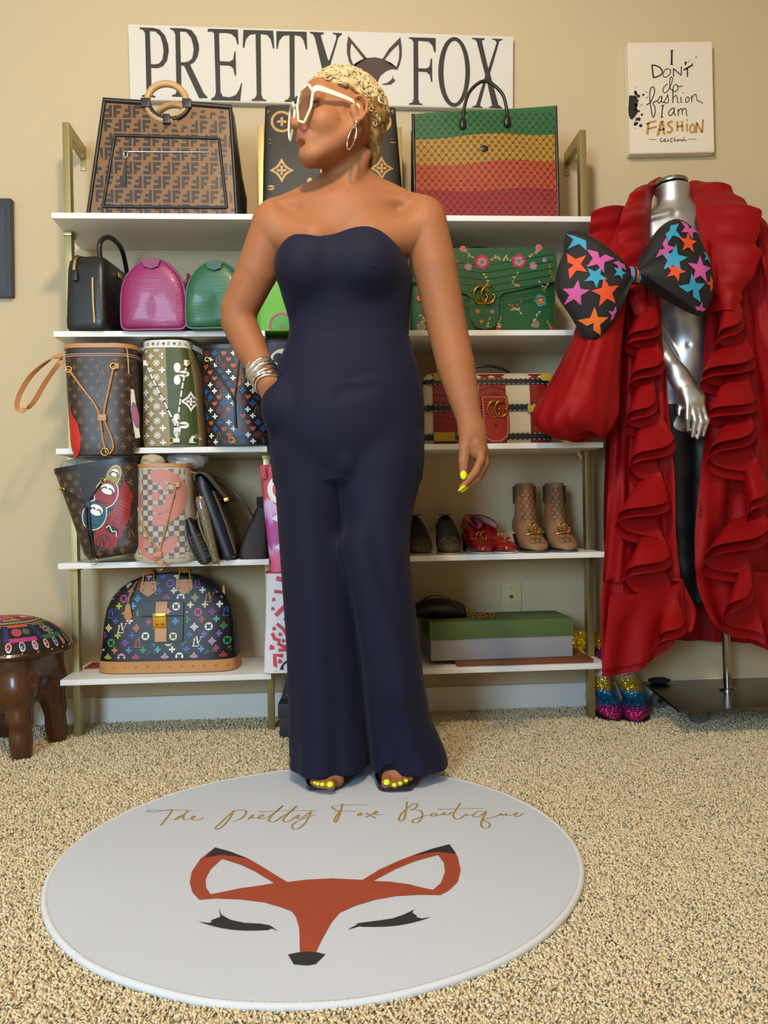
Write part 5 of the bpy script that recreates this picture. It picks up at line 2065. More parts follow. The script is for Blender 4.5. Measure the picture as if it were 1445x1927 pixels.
tube('shoulder_strap', crom([q(272, 656, .08), q(258, 660, .11), q(244, 664, .15)], 6), 1.0, M_wl, b, flat=(.014, .003), up=(0, .4, 1))

# ---- 15. black bucket with hearts
b = bagthing('bucket_bag', 'black bucket bag printed with orange hearts and blue stars', 440, 845, 2.385, z=ZS[2] + .001, rz=math.radians(-6))
L_ = px2loc(b)
bd = Body([(0, .094, .075, .004, .08), (.03, .096, .08, .004, .082), (.15, .088, .08, -.012, .082), (.26, .076, .07, -.026, .085), (.298, .070, .066, -.030, .085)], 3.0)
M_bc = mat('black_canvas', '#121113', .4, bump=.06, bscale=300)
bd.build(b, M_bc, deep=.03)
pr = Print()
M_ho = mat('heart_orange', '#b5502f', .5)
M_sb = mat('star_blue', '#2f5a9a', .5)
M_rr = mat('ring_rust', '#7a2f32', .5)
kk = [('heart', M_ho, .018), ('solidflower', M_white, .017), ('diamond', M_sb, .021), ('ring', M_rr, .021), ('LV', M_mono, .024)]
pat = [2, 0, 1, 3, 0, 2, 1, 4, 0, 2, 1, 3]
row = 0
z = .012
while z < .285:
    x = -.11 + (row % 2) * .014
    c = 0
    while x < .11:
        k, m, s = kk[pat[(row * 5 + c) % 12]]
        put(pr, m, k, XF(x, z, s * .95))
        x += .0275
        c += 1
    z += .0185
    row += 1
pr.build('playing_card_print', bd.front(), b, sub=.02, inside=bd.inside(z1=.285), kind='stuff')
tube('top_binding', [(x, y, .291) for x, y, z in bd.ring(.291)], 1.0, M_blk, b, flat=(.012, .005), up=(0, 0, 1), closed=True)
f_ = bd.front(.003)
tube('drawstring', crom([f_(-.075, .255), f_(-.03, .19), f_(.002, .13), f_(.005, .05)], 6), .0028, M_blk, b)
tube('drawstring', crom([f_(.018, .262), f_(.012, .19), f_(.006, .13), f_(.008, .05)], 6), .0028, M_blk, b)
grommet(b, *f_(-.078, .255), r=.006)
tube('end_ring', ring3(f_(-.006, .016), .008, 0, 'y', 16), .0013, M_goldm, b, closed=True)
# ---- 16. tipped brown monogram tote with printed dolls, black trim
b = bagthing('bucket_bag', 'brown monogram tote tipped sideways with red and teal doll prints', 205, 1062, 2.375, z=ZS[3] + .017, ry=math.radians(-8), rz=math.radians(-6))
L_ = px2loc(b)
bd = Body([(0, .075, .06, 0, .07), (.02, .086, .075, 0, .078), (.12, .098, .08, -.006, .08), (.26, .122, .075, -.012, .08), (.275, .124, .073, -.012, .08)], 4.0)
bd.build(b, M_canvas_br, deep=.02)
pr = Print()
scatter(pr, -.13, .12, .014, .26, .034, ['LV', 'flower', 'diamond', 'flower', 'ring', 'flower'], M_mono, .018, 9, sz={'LV': 1.35})
pr.build('monogram_print', bd.front(), b, sub=.02, inside=bd.inside(z1=.262), kind='stuff')
X = lambda zx_, zy_: L_(80 + zx_ / 5.78, 820 + zy_ / 5.78)
M_dred = mat('doll_red', '#8a1d1e', .45)
M_dteal = mat('doll_teal', '#155066', .45)
M_dyel = mat('doll_yellow', '#8a7d1a', .45)
M_dblk = mat('doll_black', '#121112', .45)
pr0, pr1, pr2, pr3 = Print(), Print(), Print(), Print()
pr0.add(M_dblk, [X(*p) for p in ((375, 360), (700, 330), (640, 480), (560, 600), (520, 720), (430, 700), (395, 520))])
pr0.add(M_dred, [X(*p) for p in ((880, 480), (960, 620), (940, 900), (870, 1060), (760, 1250), (700, 1370), (640, 1370), (550, 1180), (560, 1060), (700, 920), (800, 740), (850, 560))])
for cx_, cy_, rx, ry_, m in ((690, 630, 135, 165, M_dred), (560, 860, 140, 175, M_dteal), (770, 440, 75, 125, M_dyel)):
    f_ = lambda p, cx_=cx_, cy_=cy_, rx=rx, ry_=ry_: X(cx_ + p[0] * rx * 2 * math.cos(.35) - p[1] * ry_ * 2 * math.sin(.35), cy_ + p[0] * rx * 2 * math.sin(.35) + p[1] * ry_ * 2 * math.cos(.35))
    pr1.add(M_white, circ(.5, 26), (), f_)
    g_ = lambda p, f_=f_: f_((p[0] * .93, p[1] * .94))
    pr2.add(m, circ(.5, 26), (), g_)
    # plain pale face area with dark brow strokes
    pr3.add(M_white, [(x * .58, y * .34 - .16) for x, y in circ(.5, 18)], (), f_)
    for sx in (-1, 1):
        pr3.quads(M_dblk, *stroke([f_(p) for p in crom2([(sx * .30, -.02), (sx * .22, -.14), (sx * .12, -.2), (sx * .04, -.16)], 4)], .004))
    pr3.quads(M_dblk, *stroke([f_(p) for p in crom2([(-.2, .26), (-.1, .32), (.1, .32), (.2, .26)], 4)], .002))
for i in range(7):
    x, y = 860 - 12 * i, 720 + 34 * i
    pr2.quads(mat('pattern_rose', '#a34a5a', .5), *stroke([X(*p) for p in crom2([(x - 50, y + 10), (x - 20, y - 16), (x + 20, y), (x + 60, y + 26)], 4)], .0022))
pr2.add(M_dblk, [X(*p) for p in ((700, 960), (830, 1010), (820, 1080), (720, 1050), (670, 1000))])
pr3.quads(M_white, *stroke([X(*p) for p in crom2([(690, 1000), (730, 980), (760, 1040), (800, 1040), (810, 1100)], 4)], .0025))
pr2.add(M_dblk, circ(.5, 24), (circ(.46, 24)[::-1],), lambda p: X(655 + p[0] * 165, 1165 + p[1] * 170))
put(pr2, M_dblk, 'LV', lambda p: X(655 + p[0] * 110, 1165 - p[1] * 110))
for k, (p_, nm) in enumerate(((pr0, 'print_ground'), (pr1, 'print_outline'), (pr2, 'doll_print'), (pr3, 'print_detail'))):
    p_.build(nm, bd.front(.0013 + .0004 * k), b, sub=.014, inside=bd.inside(.002, z1=.264), kind='stuff')
tube('top_binding', [(x, y, .270) for x, y, z in bd.ring(.270)], 1.0, M_blk, b, flat=(.014, .005), up=(0, 0, 1), closed=True)
f_ = bd.front(.004)
g1, g2, sl, en = f_(*X(165, 590)), f_(*X(660, 490)), f_(*X(480, 740)), f_(*X(545, 1340))
for P in (g1, g2):
    grommet(b, P[0], P[1] - .001, P[2], r=.007)
tube('drawstring', crom([g1, f_(*X(290, 640)), f_(*X(400, 700)), sl], 6), .0032, M_blk, b)
tube('drawstring', crom([g2, f_(*X(600, 560)), f_(*X(530, 660)), sl], 6), .0032, M_blk, b)
box('drawstring_slider', sl[0] - .009, sl[0] + .009, sl[1] - .006, sl[1] + .002, sl[2] - .012, sl[2] + .006, M_blk, b, bev=.002)
for dx in (-.004, .005):
    tube('drawstring', crom([(sl[0] + dx, sl[1] - .002, sl[2]), f_(*X(500 + dx * 4000, 1040)), (en[0] + dx * .7, en[1], en[2])], 6), .0036, M_blk, b)
tube('end_ring', ring3((en[0], en[1] - .002, en[2] - .008), .009, 0, 'y', 16), .0013, M_goldm, b, closed=True)
tube('shoulder_strap', crom([(-.118, .08, .268), (-.112, .085, .292), (-.09, .09, .292), (-.08, .09, .27)], 6), 1.0, M_blk, b, flat=(.012, .004), up=(0, 1, 0))
# crumpled clear stuffing showing above bags
M_plast = mat('clear_plastic', '#b9b6b0', .22, spec=.6, alpha=.62, bump=.6, bscale=40)


def crumple(name, label, c, r, seed, m=M_plast, cat='stuffing', group=None):
    rd = random.Random(seed)
    bm = bmesh.new()
    bmesh.ops.create_icosphere(bm, subdivisions=3, radius=1.0)
    ph = [(rd.uniform(2, 7), rd.uniform(2, 7), rd.uniform(2, 7), rd.uniform(0, 6)) for _ in range(5)]
    for v in bm.verts:
        k = 1 + .10 * sum(abs(math.sin(a * v.co.x + b_ * v.co.y + c_ * v.co.z + d)) - .5 for a, b_, c_, d in ph)
        v.co = Vector((c[0] + v.co.x * r[0] * k, c[1] + v.co.y * r[1] * k, c[2] + v.co.z * r[2] * k))
    o = bmobj(name, bm, m)
    autosmooth(o, .55)
    return tag(o, label, cat, group)


def crumple_at(name, label, px0, px1, py0, py1, Y, ry_, seed, m=M_plast):
    a_, c_ = at(px0, py0, Y), at(px1, py1, Y)
    return crumple(name, label, ((a_.x + c_.x) / 2, Y, (a_.z + c_.z) / 2), (abs(c_.x - a_.x) / 2, ry_, abs(a_.z - c_.z) / 2), seed, m)


crumple_at('plastic_stuffing', 'crumpled clear plastic stuffing in the tipped brown tote', 118, 232, 862, 893, 2.46, .05, 4)
# ---- 17. checked tote with pink print
b = bagthing('bucket_bag', 'cream and grey checked tote with pink swirl print and tan drawstring', 308, 1058, 2.372, z=ZS[3] + .001)
L_ = px2loc(b)
bd = Body([(0, .092, .075, 0, .08), (.018, .099, .085, 0, .085), (.05, .090, .082, -.002, .085), (.16, .081, .078, -.004, .085), (.27, .076, .07, -.006, .085), (.283, .075, .07, -.006, .085)], 3.0)
bd.warp = sagger(2.406 - 2.372, .006)
M_ck0, M_ck1 = mat('check_cream', '#b5a893', .5), mat('check_grey', '#655c60', .5)
bd.build(b, M_ck0, deep=.02)
pr = Print()
s_ = .0148
for i in range(-8, 8):
    for j in range(0, 19):
        if (i + j) % 2 == 0:
            pr.quads(M_ck1, [(i * s_, j * s_), ((i + 1) * s_, j * s_), ((i + 1) * s_, (j + 1) * s_), (i * s_, (j + 1) * s_)], [(0, 1, 2, 3)])
pr.build('check_print', bd.front(.0008), b, sub=.016, inside=bd.inside(-.001, z1=.274), kind='stuff')
M_pk = mat('pink_swirl', '#b8756c', .5)
pr = Print()
Xp = lambda x, y: L_(60 + x / 2.89, 840 + y / 2.89)
for pts, wd in (([(640, 160), (700, 150), (770, 180), (805, 240), (800, 310), (760, 370), (700, 400), (655, 395)], 52), ([(650, 175), (700, 195), (735, 240)], 24), ([(655, 330), (700, 345), (740, 310), (745, 260)], 34),
                ([(575, 250), (570, 310), (590, 330)], 28), ([(585, 480), (590, 540), (620, 580), (680, 600)], 26), ([(690, 560), (740, 520), (790, 490)], 34), ([(660, 610), (720, 570), (780, 530)], 22), ([(600, 500), (640, 540)], 26)):
    pr.quads(M_pk, *stroke([Xp(*p) for p in crom2(pts, 5)], wd * .0006))
pr.add(M_pk, circ(.013, 16, *Xp(668, 270)))
pr.build('swirl_print', bd.front(.0013), b, sub=.014, inside=bd.inside(.001, z1=.272), label='pink swirl print', kind='stuff')
tube('top_binding', [(x, y, .278) for x, y, z in bd.ring(.278)], 1.0, M_tanl, b, flat=(.010, .005), up=(0, 0, 1), closed=True)
f_ = bd.front(.004)
g1, g2, sl, en = f_(*L_(251, 913)), f_(*L_(330, 912)), f_(*L_(300, 1040)), f_(*L_(303, 1056))
for P in (g1, g2):
    grommet(b, P[0], P[1] - .001, P[2], r=.006)
    box('leather_tab', P[0] - .002, P[0] + .011, P[1] - .004, P[1] + .003, P[2] - .007, P[2] + .007, M_tanl, b, bev=.002)
tube('drawstring', crom([g1, f_(*L_(252, 950)), f_(*L_(268, 990)), f_(*L_(290, 1022)), sl], 6), .0026, M_tanl, b)
tube('drawstring', crom([g2, f_(*L_(322, 950)), f_(*L_(310, 1000)), f_(*L_(303, 1025)), sl], 6), .0026, M_tanl, b)
box('drawstring_slider', sl[0] - .010, sl[0] + .008, sl[1] - .006, sl[1] + .002, sl[2] - .008, sl[2] + .008, M_tanl, b, bev=.002)
box('drawstring_knot', en[0] - .008, en[0] + .008, en[1] - .007, en[1] + .002, en[2] - .006, en[2] + .008, M_tanl, b, bev=.003)
tube('end_ring', ring3((en[0] - .002, en[1] - .004, en[2] - .012), .007, 0, 'y', 16), .0012, M_goldm, b, closed=True)
tube('shoulder_strap', crom([(.072, .07, .26), (.09, .06, .25), (.098, .06, .20), (.094, .06, .15), (.085, .06, .12)], 6), 1.0, M_tanl, b, flat=(.012, .003), up=(.2, 1, 0))
crumple_at('dust_cloth', 'cream cloth bunched out of the checked pink tote', 266, 310, 855, 885, 2.43, .03, 11, mat('dust_cloth', '#b9a88a', .8))
crumple_at('plastic_stuffing', 'crumpled clear plastic stuffing beside the cream cloth', 316, 388, 852, 882, 2.47, .04, 21)

# ---- 18. bags stored edge-on at the right end of the fourth shelf


def slab_bag(name, label, px_top, px_bot, Y, depth, prof, m, cat='bag', rz=0.0):
    """thin bag seen edge-on; prof rows (height fraction, thickness) ; leans along px_top -> px_bot"""
    t_, o_ = at(*px_top, Y), at(*px_bot, Y)
    h = math.hypot(t_.x - o_.x, t_.z - o_.z)
    lean = math.atan2(t_.x - o_.x, t_.z - o_.z)
    b = thing(name, label, cat, o_, rz, ry=lean)
    rings = []
    for f_, th, dd in prof:
        rings.append([(x, y + depth / 2, f_ * h) for x, y in rrect(th, depth * dd, min(th, depth) * .42, 4)])
    loft('body', rings, m, b)
    return b, h


M_navl = mat('navy_leather', '#0d1122', .4)
M_wov = mat('woven_brown', '#57442c', .6, bump=.5, bscale=90, aniso=(1, 1, .4), var=.4, vscale=120)
b, h = slab_bag('handbag', 'navy leather and brown woven flap bag with a gold clasp, leaning', (373, 893), (432, 1053), 2.385, .25,
                [(0, .030, .9), (.03, .040, 1), (.5, .046, 1), (.85, .036, 1), (.97, .020, .98), (1, .010, .9)], M_navl)
P = crom([(-.014, 0, h * .95), (-.010, 0, h * 1.005), (.006, 0, h * 1.012), (.020, 0, h * .95), (.036, 0, h * .78), (.050, 0, h * .62)], 6)
fl_ = [[(p.x, .004 + .242 * t, p.z) for p in P] for t in (0, .5, 1)]
V, F = loft_geo(fl_, closed_ring=False, cap=False)
solid(obj('flap', V, F, M_wov, b, smooth=True), .004)
tube('flap_edge', [(p.x, .003, p.z) for p in P], .0028, M_navl, b)
V, F = [], []
wp = [[(.021 + .004 * math.sin(PI * f_), .010 + .23 * t, h * f_) for f_ in (.04, .2, .4, .6, .78)] for t in (0, 1)]
V, F = loft_geo(wp, closed_ring=False, cap=False)
solid(obj('woven_side', V, F, M_wov, b, smooth=True), .003)
cl_ = [(.050, -.001, h * .64), (.056, -.002, h * .60)]
box('clasp', .044, .058, -.004, .004, h * .615, h * .655, M_goldm, b, bev=.0015)
tube('shoulder_strap', crom([(.02, .10, h * .98), (.06, .06, h * .80), (.085, .04, h * .62), (.10, .05, h * .40), (.095, .08, h * .14)], 6), 1.0, mat('strap_brown', '#2a2420', .5), b, flat=(.022, .003), up=(0, 1, 0))

M_croc = mat('croc_tan', '#77603a', .22, bump=.8, bscale=45, coat=.5, var=.3, vscale=60)
b, h = slab_bag('pouch', 'glossy tan letter-print pouch folded between dark bags', (374, 934), (406, 1061), 2.372, .17,
                [(0, .010, .9), (.03, .022, 1), (.3, .026, 1), (.8, .030, 1), (.95, .028, 1), (1, .020, .95)], M_croc)
pr = Print()
for r in range(6):
    z_ = .02 + r * .03
    for c, s in ((-.006, 1), (.005, -1)):
        f1 = lambda p, z_=z_, c=c, s=s: (c + s * (p[0] - .5) * .009, z_ + (p[1] if s > 0 else 1.35 - p[1]) * .017)
        pr.add(mat('croc_letter', '#3d2f1c', .3), FG, (), f1)
pr.build('letter_print', lambda u, v: (u, -.0006, v), b, kind='stuff')
tube('fold_edge', crom([(-.014, .003, h * .80), (-.018, .003, h * .55), (-.004, .003, h * .12), (.004, .002, .012)], 6), .0035, M_croc, b)

b, h = slab_bag('pouch', 'black leather pouch with a lattice pattern, slumped beside the checked tote', (352, 975), (388, 1062), 2.360, .14,
                [(0, .016, .8), (.04, .034, 1), (.35, .042, 1), (.7, .030, 1), (.95, .012, .95), (1, .006, .9)], M_blk)
tube('piping', crom([(-.005, .0, h * .98), (-.020, -.001, h * .55), (-.016, -.001, h * .12), (.0, 0, .004)], 6), .0028, M_blk, b)
pr = Print()
for i in range(5):
    for j in range(7):
        x, z_ = -.014 + i * .007 + (j % 2) * .0035, .02 + j * .011
        if abs(x) < .015:
            pr.add(mat('lattice_ink', '#4a4436', .5), circ(.0036, 8, x, z_), (circ(.0027, 8, x, z_)[::-1],))
pr.build('lattice_print', lambda u, v: (u, -.0008, v), b, kind='stuff')

b = bagthing('pouch', 'dark brown leather pouch with a gathered black top, beside the pink tote', 476, 1051, 2.41, z=ZS[3] + .001)
L_ = px2loc(b)
M_brl = mat('brown_leather', '#2f211e', .55, bump=.1, bscale=150, spec=.3)
rows = [((452, 1048), (500, 1051)), ((448, 1035), (502, 1040)), ((458, 1005), (503, 1005)), ((470, 980), (502, 978)), ((480, 957), (502, 955))]
rings = []
for k, (l, r) in enumerate(rows):
    a_, c_ = L_(*l), L_(*r)
    zz = (a_[1] + c_[1]) / 2
    zz = max(zz, .0) if k else 0.0
    rings.append([((a_[0] + c_[0]) / 2 + x, y + .075, zz) for x, y in rrect(c_[0] - a_[0], .14 - .012 * k, .012, 4)])
loft('body', rings, M_brl, b)
a_, c_ = L_(481, 956), L_(501, 934)
box('top_band', a_[0], c_[0], .03, .12, a_[1], c_[1], mat('band_black', '#0e0d0d', .8, bump=.4, bscale=200), b, bev=.004)

# ---- 19. domed multicolour monogram bag
b = bagthing('handbag', 'domed black bag with multicolour monogram and tan leather base', 310, 1265, 2.462, z=ZS[4] + .001, rz=math.radians(-2.5))
L_ = px2loc(b)
hh = .292
dome = [(0, .207), (.036, .207), (.06, .2025), (.11, .199), (.15, .196), (.19, .188), (.222, .172), (.25, .147), (.27, .118), (.284, .082), (.291, .045)]
bd = Body([(z, w, .09 * (1 - .62 * (z / hh) ** 1.5), 0, .09) for z, w in dome], 4.5)
M_ab = mat('multi_black', '#0f0e13', .45, bump=.04, bscale=300)
bd.build(b, M_ab, open_top=False, nz=18)
bb = Body([(0, .2095, .0925, 0, .09), (.036, .2085, .0918, 0, .09)], 4.5)
bb.build(b, M_tanl, name='leather_base', open_top=False, nz=2)
PAL = [mat('mono_%d' % i, c, .45) for i, c in enumerate(['#d8d4cc', '#3f8fc4', '#3a4fa8', '#2f8a4a', '#a8b23a', '#b23a78', '#7a3a9a', '#c07a3a', '#a83a3a', '#d8c89a', '#4aa0a0', '#c89ac0', '#6a5ab0', '#e0e0e0'])]
pr = Print()
r_ = random.Random(5)
row = 0
z = .048
while z < .288:
    x = -.215 + (0, .0215, .010, .03)[row % 4]
    c = 0
    while x < .215:
        big = row % 2 == 0
        if big:
            k = ('LV', 'diamond', 'ringinv', 'diamond')[(c + row // 2) % 4]
            s = {'LV': .029, 'diamond': .024, 'ringinv': .024}[k]
        else:
            k, s = 'solidflower', .020
        put(pr, r_.choice(PAL), k, XF(x, z, s))
        x += .043 if not big else .043
        c += 1
    z += .0215
    row += 1
pk0, pk1 = L_(264, 1210), L_(342, 1132)
inn = bd.inside(.003, z0=.042)
pr.build('multicolour_monogram', bd.front(), b, sub=.015, inside=lambda u, v: inn(u, v) and not (pk0[0] - .004 < u < pk1[0] + .004 and pk0[1] - .004 < v < pk1[1] + .004), label='multicolour monogram print', kind='stuff')
f_ = bd.front(.0)
yk = f_((pk0[0] + pk1[0]) / 2, (pk0[1] + pk1[1]) / 2)[1]


def surf_patch(name, poly, off, th, m, parent, bd=bd):
    """a patch that follows the bag front: outline poly in x,z"""
    p = Print()
    p.add(m, poly)
    o = p.build(name, bd.front(off + th), parent, sub=.012)
    bm = bmesh.new()
    bm.from_mesh(o.data)
    for e in [e for e in bm.edges if len(e.link_faces) == 1]:
        a, c = e.verts
        a2, c2 = bm.verts.new(a.co + Vector((0, th + .001, 0))), bm.verts.new(c.co + Vector((0, th + .001, 0)))
        bm.faces.new((a, c, c2, a2))
    bmesh.ops.remove_doubles(bm, verts=bm.verts, dist=1e-6)
    bmesh.ops.recalc_face_normals(bm, faces=bm.faces)
    bm.to_mesh(o.data)
    bm.free()
    return autosmooth(o, .6)


rp_ = [(x, z) for x, z in rrect(pk1[0] - pk0[0], pk1[1] - pk0[1], .010, 4, (pk0[0] + pk1[0]) / 2, (pk0[1] + pk1[1]) / 2)]
surf_patch('pocket', rp_, .000, .006, M_ab, b)
pr = Print()
for (px, py, k, c, s) in ((328, 1143, 'ringinv', 0, .023), (328, 1170, 'diamond', 1, .022), (272, 1198, 'ringinv', 0, .023), (325, 1198, 'ringinv', 9, .023), (277, 1172, 'diamond', 5, .020), (313, 1152, 'solidflower', 11, .018)):
    put(pr, PAL[c], k, XF(*L_(px, py), s))
pr.build('pocket_print', bd.front(.0068), b, sub=.015, kind='stuff')
tube('pocket_flap_edge', [bd.front(.007)(pk0[0] + (pk1[0] - pk0[0]) * i / 8, L_(300, 1161)[1]) for i in range(9)], .0016, M_ab, b)
sx0, sx1 = L_(290, 1170)[0], L_(312, 1170)[0]
surf_patch('pocket_strap', [(sx0, L_(300, 1208)[1]), (sx1, L_(300, 1208)[1]), (sx1, L_(300, 1134)[1]), (sx0, L_(300, 1134)[1])], .0068, .003, M_tanl, b)
lk0, lk1 = L_(286, 1186), L_(311, 1155)
yl = bd.front(.010)((sx0 + sx1) / 2, L_(300, 1170)[1])[1]
lk = box('lock_plate', lk0[0], lk1[0], yl - .004, yl + .003, lk0[1], lk1[1], M_goldm, b, bev=.0015)
lo_ = L_(299, 1160)
box('lock_tongue', lo_[0] - .016, lo_[0] + .016, yl - .007, yl - .0005, lo_[1] - .004, lo_[1] + .004, M_goldm, b, bev=.002)
for dx in (-.008, .008):
    V, F = sphere_geo((lo_[0] + dx, yl - .0045, lk0[1] + .016), .003, 8, 6)
    obj('lock_rivet', V, F, mat('gold_dark', '#8a6420', .3, 1), lk, smooth=True)
for k in range(12):
    x = -.185 + k * .0335
    yy = bb.front(0)(x, .02)[1]
    V, F = sphere_geo((x, yy - .0005, .020), (.0036, .0026, .0036), 8, 6)
    obj('base_stud', V, F, M_goldm, b, smooth=True)
for (px, py) in ((272, 1107), (341, 1103)):
    c = L_(px, py)
    poly = [(c[0] - .024, c[1] + .016), (c[0] + .022, c[1] + .016), (c[0] + .026, c[1] - .012), (c[0], c[1] - .030), (c[0] - .026, c[1] - .012)]
    pa = surf_patch('handle_mount', poly, .0005, .003, M_tanl, b)
    for dx, dz in ((-.015, .008), (.014, .008), (-.016, -.010), (.016, -.010)):
        q = bd.front(.004)(c[0] + dx, c[1] + dz)
        V, F = sphere_geo(q, .0026, 8, 6)
        obj('rivet', V, F, M_goldm, pa, smooth=True)
    q = bd.front(.004)(c[0], c[1] + .016)
    tube('handle_ring', [(q[0] - .017, q[1], q[2]), (q[0] - .015, q[1] + .004, q[2] + .026), (q[0] + .015, q[1] + .004, q[2] + .026), (q[0] + .017, q[1], q[2]), ], .003, mat('mount_gold', '#9a7a34', .35, 1), b)
    tube('handle', crom([(q[0] - .01, q[1] + .004, q[2] + .025), (q[0], q[1] + .018, q[2] + .034), (q[0] + .0, q[1] + .05, q[2] + .022)], 5), 1.0, M_tanl, b, flat=(.026, .006), up=(1, 0, 0))
c = L_(236, 1153)
yy = bd.front(.006)(*c)[1]
loft('key_tag', [[(c[0] + x, yy + y, c[1] + z) for x, y in rrect(wd, .006, .002, 3)] for z, wd in ((.022, .010), (.016, .014), (-.016, .026), (-.026, .010))], M_tanl, b)
tube('key_cord', crom([(c[0], yy, c[1] + .02), (c[0] + .006, yy - .002, c[1] + .05), (c[0] + .022, yy + .02, c[1] + .088)], 5), .0022, M_tanl, b)
tube('key', [(c[0] + .002, yy - .001, c[1] - .022), (c[0] + .003, yy - .001, c[1] - .042)], .0016, M_goldm, b)
c = L_(414, 1118)
yy = bd.front(.004)(*c)[1]
loft('zip_tab', [[(c[0] + x, yy + y, c[1] + z) for x, y in rrect(wd, .004, .0015, 3)] for z, wd in ((.020, .006), (.0, .010), (-.026, .007))], M_tanl, b)
# folded red paper edge behind the domed bag
p_ = at(176, 1258, 2.6)
tag(box('red_card', p_.x - .02, p_.x + .09, 2.57, 2.66, ZS[4] + .0005, ZS[4] + .004, mat('red_card', '#8a2a26', .6)), 'thin red card lying behind the domed multicolour bag', 'card')
# ------------------------------------------------------------------ shoes on the fourth shelf


def shoe_geo(L, wid, zb, zt, nseg=18, nr=20, toe=.6):
    """shoe upper along +y from the toe; zb/zt/wid are lists of (fraction, value)"""
    def itp(T, f):
        for a, b in zip(T, T[1:]):
            if f <= b[0]:
                t = (f - a[0]) / max(b[0] - a[0], 1e-9)
                t = t * t * (3 - 2 * t)
                return a[1] + (b[1] - a[1]) * t
        return T[-1][1]
    rings = []
    for i in range(nseg + 1):
        f = i / nseg
        f = f ** 1.25
        w, lo, hi = itp(wid, f), itp(zb, f), itp(zt, f)
        R = []
        for k in range(nr):
            a = 2 * PI * k / nr
            c, s = math.cos(a), math.sin(a)
            x = w * math.copysign(abs(c) ** .75, c)
            z = (lo + hi) / 2 + (hi - lo) / 2 * (math.copysign(abs(s) ** (.55 if s < 0 else .95), s))
            if s > 0:
                x *= 1 - .30 * s * min(1, f * 2.2)
            R.append((x, f * L, z))
        rings.append(R)
    return rings


def pump(label, px, py, Y, rz, mv, m_toe, m_in, gg, group, sole):
    b = bagthing('loafer', label, px, py, Y, rz=rz, z=ZS[3] + .001, group=group, cat='shoe')
    wid = [(0, .012), (.05, .026), (.14, .034), (.36, .039), (.6, .033), (.85, .030), (.97, .026), (1, .014)]
    zb = [(0, .006), (.3, .004), (.5, .014), (.75, .048), (1, .058)]
    zt = [(0, .020), (.06, .030), (.2, .040), (.36, .056), (.5, .082), (.62, .092), (.8, .100), (.95, .118), (1, .112)]
    if not gg:
        zt = [(0, .020), (.06, .032), (.2, .046), (.36, .074), (.5, .102), (.62, .114), (.8, .116), (.95, .112), (1, .10)]
    rings = shoe_geo(.235, wid, zb, zt)
    V, F = loft_geo(rings)
    n = 20
    mi = []
    for i in range(len(rings) - 1):
        mi += [1 if i < 6 else 0] * n
    mi += [1, 0]
    o = obj('upper', V, F, [mv, m_toe], b, mi=mi)
    fixn(o)
    autosmooth(o, 1.0)
    # foot opening
    P = [(.024 * math.cos(a), .150 + .064 * math.sin(a), .094 + .020 * math.sin(a) + .008 * abs(math.cos(a))) for a in [2 * PI * i / 24 for i in range(24)]]
    if not gg:
        P = [(p[0] * .9, p[1] + .012, .116 + .004 * abs(p[0]) / .02) for p in P]
    obj('opening', P + [(0, .15, .082 if gg else .113)], [(i, (i + 1) % 24, 24) for i in range(24)], m_in, b, smooth=True)
    if gg:
        tube('topline', P, .0022, mv, b, n=6, closed=True)
    so = []
    for f_, w in ((0, .010), (.04, .024), (.14, .0335), (.36, .0385), (.5, .034)):
        so.append([(x, f_ * .235 + y * 0, z) for x, y, z in ((-w, 0, 0), (w, 0, 0), (w, 0, .0045 if f_ < .45 else .012), (-w, 0, .0045 if f_ < .45 else .012))])
    loft('sole', so, sole, b)
    loft('heel', [[(x, .2 + y, z) for x, y in rrect(.05 * s, .052 * s, .012, 3)] for z, s in ((0, .86), (.03, .9), (.056, 1.05))], mat('heel_dark', '#1c1614', .4), b)
    if gg:
        gg_emblem(b, 0, .055, .052, .026, .0021, name='metal_emblem', label='gold double letter emblem')
        box('strap', -.034, .034, .056, .064, .040, .047, mv, b, bev=.002)
    return b


M_bsu = mat('black_suede', '#0d0c0c', .7)
M_leop = mat('leopard_hair', '#54402a', .7, color2='#14100c', vscale=90)
M_rpat = mat('red_patent', '#8a0f12', .12, coat=.6)
M_sole = mat('sole_tan', '#a8977a', .5)
M_solw = mat('sole_pale', '#b7b0a6', .5)
M_inn = mat('insole_pale', '#8a7f80', .6)
pump('black loafer with leopard toe cap, nearest the pink tote', 797, 1041, 2.425, math.radians(3), M_bsu, M_leop, M_dark_in, False, 'black leopard toe loafers', M_sole)
pump('black loafer with leopard toe cap, beside the red loafers', 849, 1040, 2.425, math.radians(-3), M_bsu, M_leop, M_dark_in, False, 'black leopard toe loafers', M_sole)
pump('red patent loafer with gold emblem, left one of the red pair', 915, 1038, 2.425, math.radians(4), M_rpat, M_rpat, M_inn, True, 'red patent loafers', M_solw)
pump('red patent loafer with gold emblem, beside the ankle boots', 964, 1038, 2.425, math.radians(22), M_rpat, M_rpat, M_inn, True, 'red patent loafers', M_solw)

M_ggb = mat('boot_canvas', '#8a6546', .6, bump=.2, bscale=500)
M_ggl = mat('boot_lattice', '#6a4630', .6)


